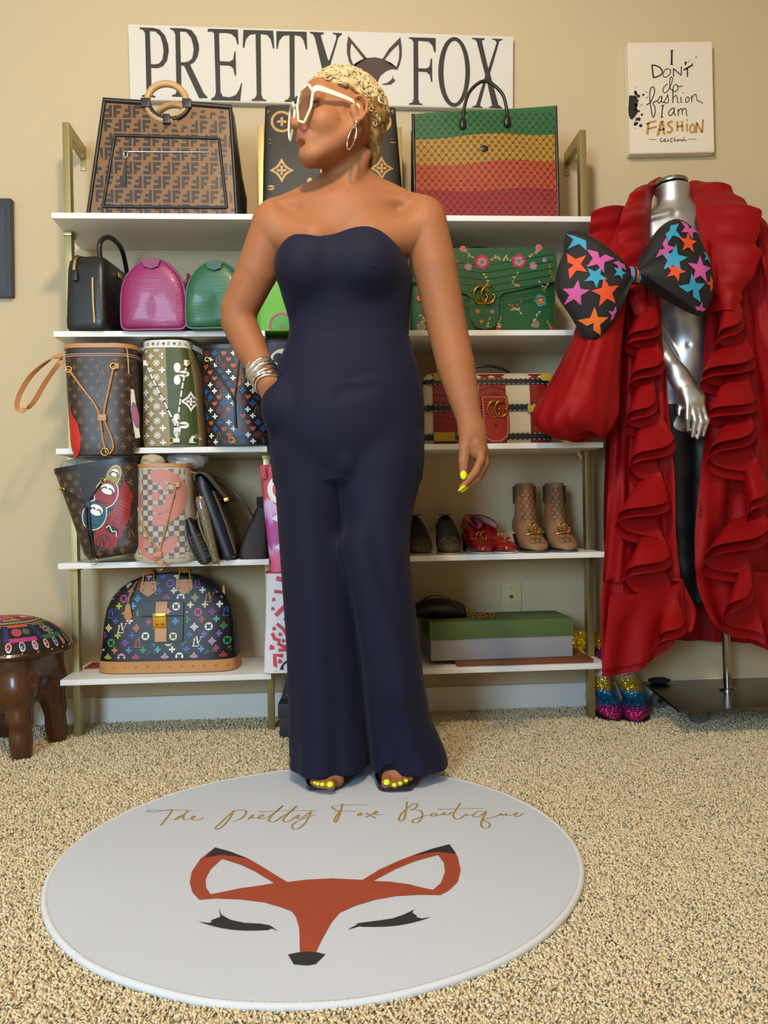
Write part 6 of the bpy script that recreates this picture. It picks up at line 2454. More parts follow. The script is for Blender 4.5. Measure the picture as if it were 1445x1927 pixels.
def boot(label, px, py, rz):
    b = bagthing('ankle_boot', label, px, py, 2.428, rz=rz, z=ZS[3] + .001, group='beige ankle boots', cat='boot')
    wid = [(0, .014), (.05, .030), (.14, .038), (.36, .0415), (.6, .036), (.9, .032), (1, .02)]
    zb = [(0, .006), (.35, .004), (.55, .014), (.8, .048), (1, .054)]
    zt = [(0, .022), (.06, .034), (.2, .048), (.36, .068), (.5, .104), (.6, .13), (.9, .13), (1, .11)]
    loft('foot', shoe_geo(.225, wid, zb, zt), M_ggb, b)
    sh = []
    for z, w, d, cy in ((.075, .034, .055, .145), (.10, .0345, .056, .145), (.125, .0335, .053, .148), (.16, .0305, .046, .155), (.20, .029, .044, .158), (.214, .0285, .043, .158)):
        sh.append([(w * math.cos(a), cy + d * math.sin(a), z) for a in [2 * PI * i / 24 for i in range(24)]])
    loft('shaft', sh + [[(x * .9, .158 + (y - .158) * .9, .214) for x, y, z in sh[-1]], [(x * .9, .158 + (y - .158) * .9, .18) for x, y, z in sh[-1]]], M_ggb, b)
    pr = Print()
    s_ = .0165
    for r in range(0, 16):
        for c in range(-4, 5):
            x, z = c * s_ + (r % 2) * s_ / 2, .012 + r * s_ * .72
            pr.add(M_ggl, circ(s_ * .50, 8, x, z), (circ(s_ * .42, 8, x, z)[::-1],))

    # drape the lattice over toe, instep and shaft seen from the front
    def fr(u, v):
        if v > .085:
            w, d, cy = (.0345, .056, .145) if v < .13 else (.0305 - (v - .16) * .03, .046 - (v - .16) * .04, .155)
            if v > .13 and v < .16:
                k = (v - .13) / .03
                w, d, cy = .0335 - .003 * k, .053 - .007 * k, .148 + .007 * k
            t = min(abs(u / w), .99)
            return (u, cy - d * math.sqrt(1 - t * t) - .0015, v)
        # instep: walk up the foot ridge
        T = [(.022, 0.0), (.034, .06), (.048, .2), (.068, .36), (.104, .5)]
        f_ = 0.0
        for (za, fa), (zb_, fb) in zip(T, T[1:]):
            if za <= v <= zb_:
                f_ = fa + (fb - fa) * (v - za) / (zb_ - za)
        wi = .012 + .03 * min(1, f_ * 4)
        return (u, f_ * .225 + .02 * (u / .04) ** 2 * (1 + 2 * f_) - .004, v + .002 - .012 * (u / .04) ** 2)
    pr.build('lattice_print', fr, b, sub=.008, inside=lambda u, v: (.095 < v < .212 and abs(u) < .028) or (.024 < v < .046 and abs(u) < .026), kind='stuff')
    so = [[(x, f_ * .225, z) for x, z in ((-w, 0), (w, 0), (w, .005), (-w, .005))] for f_, w in ((-.01, .010), (.04, .028), (.14, .0385), (.36, .042), (.5, .036))]
    loft('sole', so, mat('boot_sole', '#4a4542', .5), b)
    loft('heel', [[(x, .19 + y, z) for x, y in rrect(.056 * s, .05 * s, .012, 3)] for z, s in ((0, .86), (.03, .9), (.052, 1.05))], mat('heel_dark', '#1c1614', .4), b)
    gg_emblem(b, 0, .050, .072, .030, .0026, name='metal_emblem', label='gold double letter emblem')
    tube('emblem_bar', [(-.028, .062, .052), (0, .046, .060), (.028, .062, .052)], .0026, M_goldm, b)
    for sx in (-1, 1):
        box('pull_loop', -.036 if sx < 0 else .030, -.030 if sx < 0 else .036, .150, .166, .150, .206, mat('pull_dark', '#2c221c', .6), b, bev=.001)
    return b


boot('beige lattice-print ankle boot with gold bar, next to red loafer', 1015, 1036, math.radians(2))
boot('beige lattice-print ankle boot with gold bar, next to brass post', 1070, 1035, math.radians(-1))

# ------------------------------------------------------------------ bottom shelf right: tray, shoebox, clutch, gold pouch
p0, p1 = at(860, 1255, 2.425), at(1117, 1252, 2.425)
ty = thing('wooden_board', 'flat reddish wooden board under the green shoebox', 'board', ((p0.x + p1.x) / 2, 2.425, ZS[4] + .0005))
hw = (p1.x - p0.x) / 2
M_wd = mat('red_wood', '#6e3a1c', .5, bump=.1, bscale=60, aniso=(.15, 1, 1), var=.25, vscale=18)
box('board', -hw, hw, 0, .24, 0, .013, M_wd, ty, bev=.003)
p0, p1 = at(811, 1249, 2.462), at(1079, 1246, 2.462)
bw = (p1.x - p0.x)
sb = thing('shoebox', 'grey shoebox with a moss green lid on the wooden board', 'box', ((p0.x + p1.x) / 2, 2.462, ZS[4] + .0140), math.radians(1.5))
M_gry = mat('grey_card', '#8d8c92', .6)
M_grn = mat('moss_card', '#4d6130', .6)
box('box_body', -bw / 2, bw / 2, .0, .19, 0, .090, M_gry, sb, bev=.0015)
box('lid', -bw / 2 - .003, bw / 2 + .003, -.003, .193, .064, .118, M_grn, sb, bev=.0015)
c = at(828, 1166, 2.50)
ck = thing('clutch_bag', 'black soft clutch with gold chain lying on the green lid', 'bag', (c.x, 2.50, ZS[4] + .0140 + .119))
rings = []
for x, hz, d in ((-.085, .006, .03), (-.078, .020, .05), (-.04, .030, .06), (.02, .031, .062), (.06, .026, .055), (.084, .020, .045), (.09, .004, .03)):
    rings.append([(x, .06 + d * math.cos(a), hz + hz * .96 * math.sin(a) * (1 if math.sin(a) > 0 else 1.0)) for a in [2 * PI * i / 20 for i in range(20)]])
loft('body', rings, mat('soft_black2', '#151310', .5, bump=.4, bscale=50), ck)
tube('wrist_strap', crom([(-.06, .03, .05), (-.03, .01, .072), (.02, .0, .070), (.05, .0, .045), (.075, -.002, .02)], 6), 1.0, M_blk, ck, flat=(.008, .003), up=(0, 1, 0))
for k in range(13):
    t = k / 12
    x = .083 + .085 * t
    y = .025 + .018 * math.sin(t * 9)
    z = .0075 + .012 * max(0, 1 - 4 * t) + .003 * (k % 2)
    P = [(x + .0078 * math.cos(a), y + (.0055 * math.sin(a) if k % 2 else .001 * math.sin(a)), z + (.001 * math.sin(a) if k % 2 else .0055 * math.sin(a))) for a in [2 * PI * i / 10 for i in range(10)]]
    tube('chain_link', P, .0015, M_goldm, ck, n=6, closed=True)


def glitter(name, stops=None, col='#b8921e', axis_h=.3):
    m = bpy.data.materials.new(name)
    m.use_nodes = True
    nt = m.node_tree
    bs = nt.nodes['Principled BSDF']
    bs.inputs['Metallic'].default_value = .75
    bs.inputs['Roughness'].default_value = .28
    tc = nt.nodes.new('ShaderNodeTexCoord')
    vo = nt.nodes.new('ShaderNodeTexVoronoi')
    vo.inputs['Scale'].default_value = 420
    nt.links.new(tc.outputs['Object'], vo.inputs['Vector'])
    # every flake tilts its own way
    nm = nt.nodes.new('ShaderNodeVectorMath')
    nm.operation = 'SUBTRACT'
    nt.links.new(vo.outputs['Color'], nm.inputs[0])
    nm.inputs[1].default_value = (.5, .5, .5)
    sc = nt.nodes.new('ShaderNodeVectorMath')
    sc.operation = 'SCALE'
    nt.links.new(nm.outputs[0], sc.inputs[0])
    sc.inputs['Scale'].default_value = 1.3
    ge_ = nt.nodes.new('ShaderNodeNewGeometry')
    ad = nt.nodes.new('ShaderNodeVectorMath')
    nt.links.new(ge_.outputs['Normal'], ad.inputs[0])
    nt.links.new(sc.outputs[0], ad.inputs[1])
    no = nt.nodes.new('ShaderNodeVectorMath')
    no.operation = 'NORMALIZE'
    nt.links.new(ad.outputs[0], no.inputs[0])
    nt.links.new(no.outputs[0], bs.inputs['Normal'])
    if stops:
        sp = nt.nodes.new('ShaderNodeSeparateXYZ')
        nt.links.new(tc.outputs['Object'], sp.inputs[0])
        mr = nt.nodes.new('ShaderNodeMapRange')
        mr.inputs[2].default_value = axis_h
        nt.links.new(sp.outputs['Z'], mr.inputs[0])
        cr = nt.nodes.new('ShaderNodeValToRGB')
        e = cr.color_ramp.elements
        e[0].position, e[0].color = stops[0][0], (*lin(stops[0][1]), 1)
        e[1].position, e[1].color = stops[-1][0], (*lin(stops[-1][1]), 1)
        for p, c in stops[1:-1]:
            e.new(p).color = (*lin(c), 1)
        nt.links.new(mr.outputs[0], cr.inputs[0])
        nt.links.new(cr.outputs[0], bs.inputs['Base Color'])
    else:
        bs.inputs['Base Color'].default_value = (*lin(col), 1)
    return m


M_gg = glitter('gold_glitter', None, '#c9a81e')
c = at(1096, 1232, 2.63)
gp = thing('glitter_pouch', 'small gold glitter pouch behind the brass post beside the shoebox', 'bag', (c.x, 2.63, ZS[4] + .001))
loft('body', [[(x, y, z) for x, y in rrect(w, .05, .015, 4)] for z, w in ((0, .10), (.01, .125), (.04, .120), (.062, .085), (.066, .06))], M_gg, gp)

# ------------------------------------------------------------------ glitter boots on the floor
M_rain = glitter('rainbow_glitter', [(0, '#b02a6a'), (.10, '#b8306e'), (.19, '#9a2f86'), (.25, '#1f6fa8'), (.36, '#2a8ab8'), (.45, '#b8a02c'), (.56, '#cdb648'), (.62, '#c9c2c8'), (.74, '#c0aac4'), (.80, '#a82f86'), (1, '#8a2470')], axis_h=.20)


def gboot(label, px, py, Y, rz, lean):
    p = atz(px, py, .010)
    b = thing('glitter_boot', label, 'boot', (p.x, p.y, 0.006), rz, 'rainbow glitter boots')
    wid = [(0, .016), (.06, .032), (.2, .042), (.5, .040), (.85, .036), (1, .02)]
    zb = [(0, .004), (.5, .003), (1, .006)]
    zt = [(0, .026), (.08, .044), (.25, .062), (.42, .082), (.55, .10), (.9, .10), (1, .08)]
    loft('foot', shoe_geo(.19, wid, zb, zt), M_rain, b)
    sh = []
    for z, w, d, cy in ((.05, .039, .06, .120), (.09, .038, .058, .124), (.12, .036, .052, .128), (.16, .037, .050, .13), (.205, .040, .05, .13)):
        sh.append([(lean * (z - .05) + w * math.cos(a), cy + d * math.sin(a), z) for a in [2 * PI * i / 24 for i in range(24)]])
    loft('shaft', sh, M_rain, b)
    loft('sole', [[(x, f_ * .19, z) for x, z in ((-w, -.002), (w, -.002), (w, .005), (-w, .005))] for f_, w in ((-.01, .012), (.06, .032), (.2, .043), (.5, .041), (.9, .037), (1, .02))], mat('boot_sole_dark', '#2a1c2c', .5), b)
    return b


gboot('rainbow glitter boot on the carpet next to the brass post', 1160, 1354, 2.5, math.radians(4), -.12)
gboot('rainbow glitter boot on the carpet nearer the mannequin base', 1196, 1357, 2.5, math.radians(-20), -.45)

# ------------------------------------------------------------------ black box with a card behind the leg
p = atz(524, 1392, .0)
kb = thing('black_box', 'black lidded box on the carpet behind the trouser leg', 'box', (p.x, p.y, 0.006), math.radians(-3))
M_kb = mat('black_card', '#1d1f24', .55)
box('box_body', .004, .24, .002, .11, 0, .066, M_kb, kb, bev=.0015)
box('lid', 0.0, .244, -.002, .114, .058, .100, M_kb, kb, bev=.0015)
kc = thing('framed_card', 'white card in a slanted black frame standing on the black box', 'card', (p.x + .10, p.y + .05, .1075), math.radians(-3))
fr_ = [(-.094, 0), (.09, 0), (.09, .14), (-.055, .14)]
fi_ = [(-.076, .008), (.08, .008), (.08, .13), (-.046, .13)]
plate('frame', fr_, 0, .008, M_kb, kc, holes=[fi_[::-1]])
plate('card', fi_, .003, .006, mat('card_white', '#b9bcc8', .6), kc)

# ------------------------------------------------------------------ carved elephant-leg stool
SC = Vector((-0.945, 2.44))
st_ = thing('stool', 'carved dark wood stool with elephant legs and an embroidered round cushion', 'stool', (SC.x, SC.y, 0.0))
M_stw = mat('stool_wood', '#4a2812', .30, bump=.1, bscale=40, aniso=(1, 1, .2), var=.35, vscale=9, coat=.2)
zr = .292
fd = Field((SC.x - .22, SC.y - .22, -.01), (SC.x + .22, SC.y + .22, zr + .03), .004)
fd.cone((SC.x, SC.y, zr - .06), (SC.x, SC.y, zr - .012), .128, .145, 0)
fd.fn((SC.x - .2, SC.y - .2, zr - .01), (SC.x + .2, SC.y + .2, zr + .03), lambda X, Y, Z: np.ones_like(X + Y + Z) * 0 + (Z - zr), 0, 'cut') if False else None
legs = [(.080, -.105), (.125, .055), (-.045, .125), (-.125, -.045)]
for lx, ly in legs:
    a = math.atan2(ly, lx)
    fd.chain([(SC.x + lx * .80, SC.y + ly * .80, zr - .035), (SC.x + lx * .86, SC.y + ly * .86, .19), (SC.x + lx * .96, SC.y + ly * .96, .11), (SC.x + lx * .98, SC.y + ly * .98, .05), (SC.x + lx * 1.0, SC.y + ly * 1.0, .018)], [.05, .044, .027, .024, .028], .03)
# trunk on the right-hand leg
tx, ty_ = legs[1]
fd.chain([(SC.x + tx * .70, SC.y + ty_ * .5 - .045, .20), (SC.x + tx * .86, SC.y + ty_ * .5 - .045, .17), (SC.x + tx * .95, SC.y + ty_ * .8 - .03, .12), (SC.x + tx * .97, SC.y + ty_ * .9 - .02, .06)], [.012, .016, .013, .012], .010)
fd.fn((SC.x - .25, SC.y - .25, -.02), (SC.x + .25, SC.y + .25, .006), lambda X, Y, Z: (X + Y) * 0 + (Z - .002), 0, 'cut')
fd.build('carved_base', M_stw, st_, 1)
lathe('seat_rim', [(0, zr - .012), (.165, zr - .012), (.183, zr - .006), (.186, zr + .002), (.182, zr + .009), (.16, zr + .012), (0, zr + .012)], mat('rim_wood', '#3a1c12', .3, coat=.3), st_, n=48)


def dome_z(r):
    return zr + .010 + .085 * max(0, 1 - (r / .176) ** 2.6) ** .75


prof = [(0, dome_z(0))] + [(.176 * math.sin(PI / 2 * i / 14), dome_z(.176 * math.sin(PI / 2 * i / 14))) for i in range(1, 15)] + [(.176, zr + .010)]
M_cush = mat('cushion_cloth', '#191316', .8, bump=.3, bscale=300)
lathe('cushion', prof, M_cush, st_, n=64)
pr = Print()
EC = [mat('emb_' + n, c, .7) for n, c in (('orange', '#b5542c'), ('red', '#8e2430'), ('navy', '#262a66'), ('green', '#2f6a3c'), ('olive', '#5a6a2c'), ('magenta', '#a8346e'), ('white', '#d6cdc0'), ('coral', '#b56a52'))]


def pol(r, a):
    return (r * math.cos(a), r * math.sin(a))


def band(r0, r1, a0, a1, m, n=8, lay=0):
    P = [pol(r0, a0 + (a1 - a0) * i / n) for i in range(n + 1)] + [pol(r1, a1 - (a1 - a0) * i / n) for i in range(n + 1)]
    LAY[lay].add(m, P)


LAY = [Print(), Print(), Print()]
NP = 10
for k in range(NP):
    a0, a1 = 2 * PI * k / NP, 2 * PI * (k + 1) / NP
    band(.105, .158, a0 + .03, a0 + .12, EC[2], 4)
    band(.105, .115, a0 + .12, a1 - .02, EC[(4, 3, 0)[k % 3]], 6)
    band(.150, .160, a0 + .12, a1 - .02, EC[(3, 4, 5)[k % 3]], 6)
    band(.100, .106, a0, a1, EC[0], 6)
    cx, cy = pol(.133, (a0 + a1) / 2 + .06)
    if k % 2:
        for q in range(8):
            al = 2 * PI * q / 8
            ex, ey = cx + .012 * math.cos(al), cy + .012 * math.sin(al)
            fp = lambda p, ex=ex, ey=ey, al=al: (ex + (p[0] * math.cos(al) - p[1] * math.sin(al) * .55) * .0125, ey + (p[0] * math.sin(al) + p[1] * math.cos(al) * .55) * .0125)
            LAY[1].add(EC[6], circ(.62, 10), (), fp)
            LAY[2].add(EC[(2, 3)[q % 2]], circ(.48, 10), (), fp)
    else:
        for q, (dx, m) in enumerate(((-.012, 5), (.012, 4))):
            e = pol(.133, (a0 + a1) / 2 + .06 + dx * 8)
            LAY[1].add(EC[2 if q else 0], circ(.013, 14, *e))
            LAY[2].add(EC[m], circ(.009, 12, *e))
    for q in range(7):
        al = a0 + (a1 - a0) * q / 7
        e = pol(.090, al)
        LAY[1].add(EC[6], circ(.0058, 8, *e))
        LAY[2].add(EC[3], circ(.0038, 8, *e))
    for q in range(3):
        al = a0 + (a1 - a0) * (q + .5) / 3
        e = pol(.168, al)
        LAY[1].add(EC[6], circ(.0085, 8, *e))
        LAY[2].add(EC[(1, 2, 5)[q]], circ(.0062, 8, *e))
    band(.0, .078, a0, a1, EC[(7, 1, 0, 5)[k % 4]], 3)
for q in range(12):
    al = 2 * PI * q / 12
    e = pol(.052, al)
    LAY[1].add(EC[(6, 3, 2)[q % 3]], circ(.010, 8, *e))
for k, p_ in enumerate(LAY):
    p_.build('embroidery', lambda u, v, k=k: (u, v, dome_z(min(math.hypot(u, v), .1755)) + .0008 + .0005 * k), st_, sub=.012, kind='stuff')
for k in range(26):
    e = pol(.183, 2 * PI * k / 26)
    V, F = sphere_geo((e[0], e[1], zr + .009), .0034, 8, 6)
    obj('upholstery_nail', V, F, M_goldm, st_, smooth=True)
# ------------------------------------------------------------------ mannequin on a wheeled base
M_chrome = mat('satin_silver', '#c2c4ca', 0.42, 1.0)
M_leg = mat('black_leggings', '#0a0a0c', 0.5, bump=.05, bscale=200)
M_pole = mat('polished_steel', '#9a9a9c', .15, 1.0)
mq0 = at(1310, 1330, 2.55)
mq = thing('mannequin', 'headless silver mannequin in black leggings on a wheeled steel base', 'mannequin', (mq0.x, 2.55, 0))
A3 = lambda px, py, Y: np.array(at(px, py, Y))
fd = Field((.68, 2.27, .70), (1.36, 2.69, 1.74), .0035)
fd.cone(A3(1264, 335, 2.50), A3(1266, 420, 2.52), .052, .056, .02)
fd.cone(A3(1264, 420, 2.52), A3(1195, 440, 2.52), .062, .05, .03)
fd.cone(A3(1268, 420, 2.52), A3(1345, 438, 2.52), .062, .05, .03)
fd.ell(A3(1270, 470, 2.52), (.135, .085, .13), k=.04)
fd.ell(A3(1243, 490, 2.455), (.055, .05, .055), k=.03)
fd.ell(A3(1300, 490, 2.455), (.055, .05, .055), k=.03)
fd.cone(A3(1275, 500, 2.515), A3(1292, 600, 2.51), .10, .092, .05, flat=(1, 0, 0), fs=1.1)
fd.ell(A3(1296, 640, 2.50), (.105, .088, .10), k=.05)
fd.ell(A3(1294, 655, 2.44), (.062, .05, .075), k=.04)
fd.ell(A3(1290, 715, 2.51), (.15, .105, .10), k=.05)
fd.ell(A3(1298, 648, 2.384), (.007, .012, .010), k=.008, op='cut')
fd.cone(A3(1245, 745, 2.50), A3(1262, 800, 2.49), .082, .075, .03)
fd.cone(A3(1325, 745, 2.50), A3(1320, 800, 2.49), .082, .075, .03)
# collarbones
fd.cone(A3(1258, 402, 2.452), A3(1215, 412, 2.462), .009, .007, .014)
fd.cone(A3(1276, 402, 2.452), A3(1322, 412, 2.462), .009, .007, .014)
# arm that bends across the front, hand resting on the thigh
fd.chain([A3(1190, 445, 2.50), A3(1196, 560, 2.50), A3(1230, 640, 2.45), A3(1271, 697, 2.378), A3(1277, 708, 2.372)], [.044, .038, .036, .024, .023], .015)
fd.cone(A3(1277, 708, 2.372), A3(1306, 755, 2.352), .024, .027, .012, flat=(.75, 0, .6), fs=1.35)
FNG = [((1294, 762), (1293.6, 788), (1294, 810), .0088), ((1302, 760), (1308, 791), (1303, 821), .0092), ((1311, 761), (1320, 794), (1312, 825), .0092), ((1320, 759), (1330, 791), (1323, 820), .0084)]
for k, (a, b_, c, r) in enumerate(FNG):
    fd.cone(A3(1288 + 5 * k, 735, 2.348), A3(*a, 2.338), .013, r * 1.12, .008)
    fd.cone(A3(*a, 2.338), A3(*b_, 2.326), r * 1.1, r, .003)
    fd.cone(A3(*b_, 2.326), A3(*c, 2.338), r, r * .72, .003)
fd.chain([A3(1284, 728, 2.36), A3(1281, 752, 2.375), A3(1279, 772, 2.372), A3(1278, 781, 2.368)], [.014, .011, .0095, .007], .005)
fd.fn((.6, 2.2, 1.68), (1.4, 2.75, 1.76), lambda X, Y, Z: (X + Y) * 0 + (A3(1264, 352, 2.5)[2] + .0 - Z - .10 * (Y - 2.5)), 0, 'cut')
body = fd.build('body', M_chrome, mq, 2)
# polished neck cap
nc_ = A3(1264, 347, 2.50)
ncp = [[(nc_[0] - mq0.x + .0515 * s * math.cos(a), 2.505 - 2.55 + .0515 * s * math.sin(a), nc_[2] + .006 + dz - .10 * (.0515 * s * math.sin(a))) for a in [2 * PI * i / 32 for i in range(32)]] for s, dz in ((1.0, -.010), (1.01, 0.0), (.95, .003), (.02, .003))]
loft('neck_cap', ncp, mat('neck_steel', '#9d9b98', .3, 1.0), mq)
# leggings
fd = Field((.82, 2.33, .12), (1.30, 2.66, .99), .005)
for pts, rad in (([(1250, 770), (1262, 880), (1272, 985), (1280, 1070), (1286, 1125)], [.086, .074, .056, .050, .030]), ([(1330, 770), (1322, 880), (1320, 985), (1318, 1070), (1318, 1125)], [.086, .074, .056, .050, .030])):
    fd.chain([A3(*p, 2.50) for p in pts], rad, .02)
fd.fn((.8, 2.3, .80), (1.35, 2.68, 1.0), lambda X, Y, Z: (Y * 0) + (A3(1290, 745, 2.45)[2] + .35 * np.abs(X - 1.06) - Z) * .9, 0, 'cut')
fd.build('leggings', M_leg, mq, 2)
# stand: plate, pole, casters
px_ = Vector((1.26, 2.514, 0))
plate_c = [(1.045, 2.675), (1.0, 2.285), (1.56, 2.285), (1.52, 2.675)]
V = [(x - mq0.x, y - 2.55, z) for z in (.077, .085) for x, y in plate_c]
obj('base_plate', V, [(0, 3, 2, 1), (4, 5, 6, 7), (0, 1, 5, 4), (1, 2, 6, 5), (2, 3, 7, 6), (3, 0, 4, 7)], mat('base_steel', '#6d675f', .22, 1.0), mq)
tube('pole', [(px_.x - mq0.x, px_.y - 2.55, .085), (px_.x - mq0.x - .004, px_.y - 2.55, .30), (px_.x - mq0.x - .03, px_.y - 2.555, .50)], .0125, M_pole, mq, n=16)
lathe('pole_collar', [(.0125, .085), (.026, .085), (.026, .089), (.015, .093), (.0125, .093)], M_pole, mq, c=(px_.x - mq0.x, px_.y - 2.55), n=24)
M_tyre = mat('caster_grey', '#5c6062', .45)
for (cx_, cy_) in ((1.14, 2.43), (1.47, 2.43), (1.10, 2.63), (1.47, 2.63)):
    lx, ly = cx_ - mq0.x, cy_ - 2.55
    cs = tube('caster_fork', [(lx, ly, .0768), (lx - .012, ly, .034)], 1.0, M_pole, mq, flat=(.026, .016), up=(1, 0, 0))
    V, F = tube_geo([(lx - .018, ly - .009, .031), (lx - .018, ly + .009, .031)], .027, 20)
    autosmooth(obj('caster_wheel', V, F, M_tyre, mq), .6)
    V, F = tube_geo([(lx - .018, ly - .012, .031), (lx - .018, ly + .012, .031)], .010, 12)
    autosmooth(obj('caster_hub', V, F, M_pole, cs), .6)
crumple('black_cloth', 'small black crumpled cloth lying on the mannequin base', (1.085, 2.635, .0945), (.034, .022, .010), 5, mat('sock_black', '#131315', .8), 'cloth')

# ------------------------------------------------------------------ red ruffled coat
M_taf = mat('red_taffeta', '#880a0f', 0.52, var=.12, vscale=6, spec=.35)
M_taf.node_tree.nodes['Principled BSDF'].inputs['Specular Tint'].default_value = (1.0, .35, .35, 1)
_nt = M_taf.node_tree
_tc = _nt.nodes.new('ShaderNodeTexCoord')
_prev = None
for _sc, _dist, _type in ((7.0, .030, 'RIDGED_MULTIFRACTAL'), (38.0, .003, 'FBM')):
    _n = _nt.nodes.new('ShaderNodeTexNoise')
    _n.noise_type = _type
    _n.inputs['Scale'].default_value = _sc
    _n.inputs['Detail'].default_value = 2.5
    _n.inputs['Distortion'].default_value = .6
    _nt.links.new(_tc.outputs['Object'], _n.inputs['Vector'])
    _b = _nt.nodes.new('ShaderNodeBump')
    _b.inputs['Strength'].default_value = .35
    _b.inputs['Distance'].default_value = _dist
    _nt.links.new(_n.outputs['Fac'], _b.inputs['Height'])
    if _prev:
        _nt.links.new(_prev.outputs[0], _b.inputs['Normal'])
    _prev = _b
_nt.links.new(_prev.outputs[0], _nt.nodes['Principled BSDF'].inputs['Normal'])
ct0 = at(1290, 1270, 2.4)
ct = thing('coat', 'long red taffeta coat with cascading ruffles hanging on the mannequin', 'coat', (ct0.x, 2.45, .0))
CT = Vector((ct0.x, 2.45, 0))


def rows_sheet(name, rows, Y0, folds, parent, nu=40, nv=46, sub=6, thick=.0022, mt=None, label=None):
    """cloth sheet between left and right edges given per height (photo pixels); folds(u,v)->forward push"""
    def itp(v):
        k = v * (len(rows) - 1)
        i = min(int(k), len(rows) - 2)
        t = k - i
        a = rows[max(i - 1, 0)]
        b_, c = rows[i], rows[i + 1]
        d = rows[min(i + 2, len(rows) - 1)]
        f = lambda j: .5 * (2 * b_[j] + (c[j] - a[j]) * t + (2 * a[j] - 5 * b_[j] + 4 * c[j] - d[j]) * t * t + (3 * b_[j] - a[j] - 3 * c[j] + d[j]) * t ** 3)
        return f(0), f(1), f(2), f(3)

    def fn(u, v):
        xl, yl, xr, yr = itp(v)
        px, py = xl + (xr - xl) * u, yl + (yr - yl) * u
        Y = Y0(u, v) if callable(Y0) else Y0
        p = at(px, py, Y)
        # push along the view-independent depth axis
        return (p.x - CT.x, Y - folds(u, v) - CT.y, p.z)
    return grid(name, fn, nu, nv, mt or M_taf, parent, thick=thick, label=label) if label else grid(name, fn, nu, nv, mt or M_taf, parent, thick=thick)


# back of the coat, seen dark between the front panels
rows_sheet('back_panel', [(1195, 400, 1352, 400), (1150, 520, 1420, 520), (1140, 800, 1450, 800), (1135, 1000, 1470, 1000), (1150, 1200, 1480, 1212)], 2.635, lambda u, v: .012 * math.sin(u * 40 + v * 3) * (.3 + .7 * v), ct, 60, 30)


def f_left(u, v):
    return .010 * math.sin(u * 15 + 2.0 * math.sin(v * 5)) * (.4 + .8 * v) + .004 * math.sin(u * 33 + v * 9)


rows_sheet('front_panel', [(1128, 470, 1236, 455), (1136, 560, 1243, 560), (1146, 640, 1249, 640), (1149, 720, 1256, 720), (1148, 820, 1262, 820), (1146, 900, 1266, 900), (1142, 1000, 1270, 1000), (1136, 1095, 1281, 1095)],
           lambda u, v: 2.375 + .018 * (1 - u) * (1 - .3 * v), f_left, ct, 44, 60)
rows_sheet('hem_flounce', [(1137, 1086, 1280, 1088), (1131, 1105, 1292, 1112), (1129, 1150, 1304, 1140), (1129, 1210, 1306, 1160), (1131, 1273, 1303, 1172)][:4] + [(1131, 1273, 1300, 1185)],
           lambda u, v: 2.372 + .018 * (1 - u), lambda u, v: .014 * math.sin(u * 26 + 1.0) * (.25 + .75 * v) + .010 * math.exp(-((v - .06) / .06) ** 2), ct, 60, 26)
# the hem swings down in the middle: a second and third layer
def hem_layer(name, off, Yf, ph):
    top = [(1146, 1120), (1190, 1118), (1235, 1112), (1270, 1100), (1284, 1092)]
    bot = [(1130, 1258 + off), (1170, 1256 + off), (1215, 1238 + off), (1255, 1206 + off), (1286 + off * .5, 1162 + off * .4)]

    def fn(u, v):
        k = u * 4
        i = min(int(k), 3)
        t = k - i
        a = (top[i][0] + (top[i + 1][0] - top[i][0]) * t, top[i][1] + (top[i + 1][1] - top[i][1]) * t)
        bq = crom2(bot, 6)
        kk = u * (len(bq) - 1)
        ii = min(int(kk), len(bq) - 2)
        c = (bq[ii][0] + (bq[ii + 1][0] - bq[ii][0]) * (kk - ii), bq[ii][1] + (bq[ii + 1][1] - bq[ii][1]) * (kk - ii))
        p = at(a[0] + (c[0] - a[0]) * v, a[1] + (c[1] - a[1]) * v, Yf)
        return (p.x - CT.x, Yf - .012 * math.sin(u * 17 + ph) * v - .006 - CT.y, p.z)
    return grid(name, fn, 44, 18, M_taf, ct, thick=.002)


hem_layer('hem_layer', 0, 2.352, .4)
hem_layer('hem_layer', 13, 2.362, .8)


def f_right(u, v):
    return .012 * math.sin(u * 14 + 1.5 * math.sin(v * 6 + 1)) * (.4 + .8 * v) + .004 * math.sin(u * 30 - v * 8)


rows_sheet('front_panel', [(1322, 452, 1440, 470), (1331, 560, 1470, 560), (1326, 640, 1480, 640), (1325, 720, 1485, 720), (1327, 820, 1490, 820), (1320, 900, 1490, 900), (1309, 1000, 1490, 1000), (1306, 1075, 1492, 1085)],
           lambda u, v: 2.375 + .06 * u, f_right, ct, 50, 60)
rows_sheet('hem_flounce', [(1306, 1068, 1492, 1080), (1312, 1105, 1492, 1110), (1324, 1140, 1494, 1150), (1338, 1170, 1496, 1200), (1352, 1186, 1500, 1246)],
           lambda u, v: 2.372 + .03 * u, lambda u, v: .014 * math.sin(u * 24 + .4) * (.25 + .75 * v) + .010 * math.exp(-((v - .06) / .06) ** 2), ct, 60, 26)


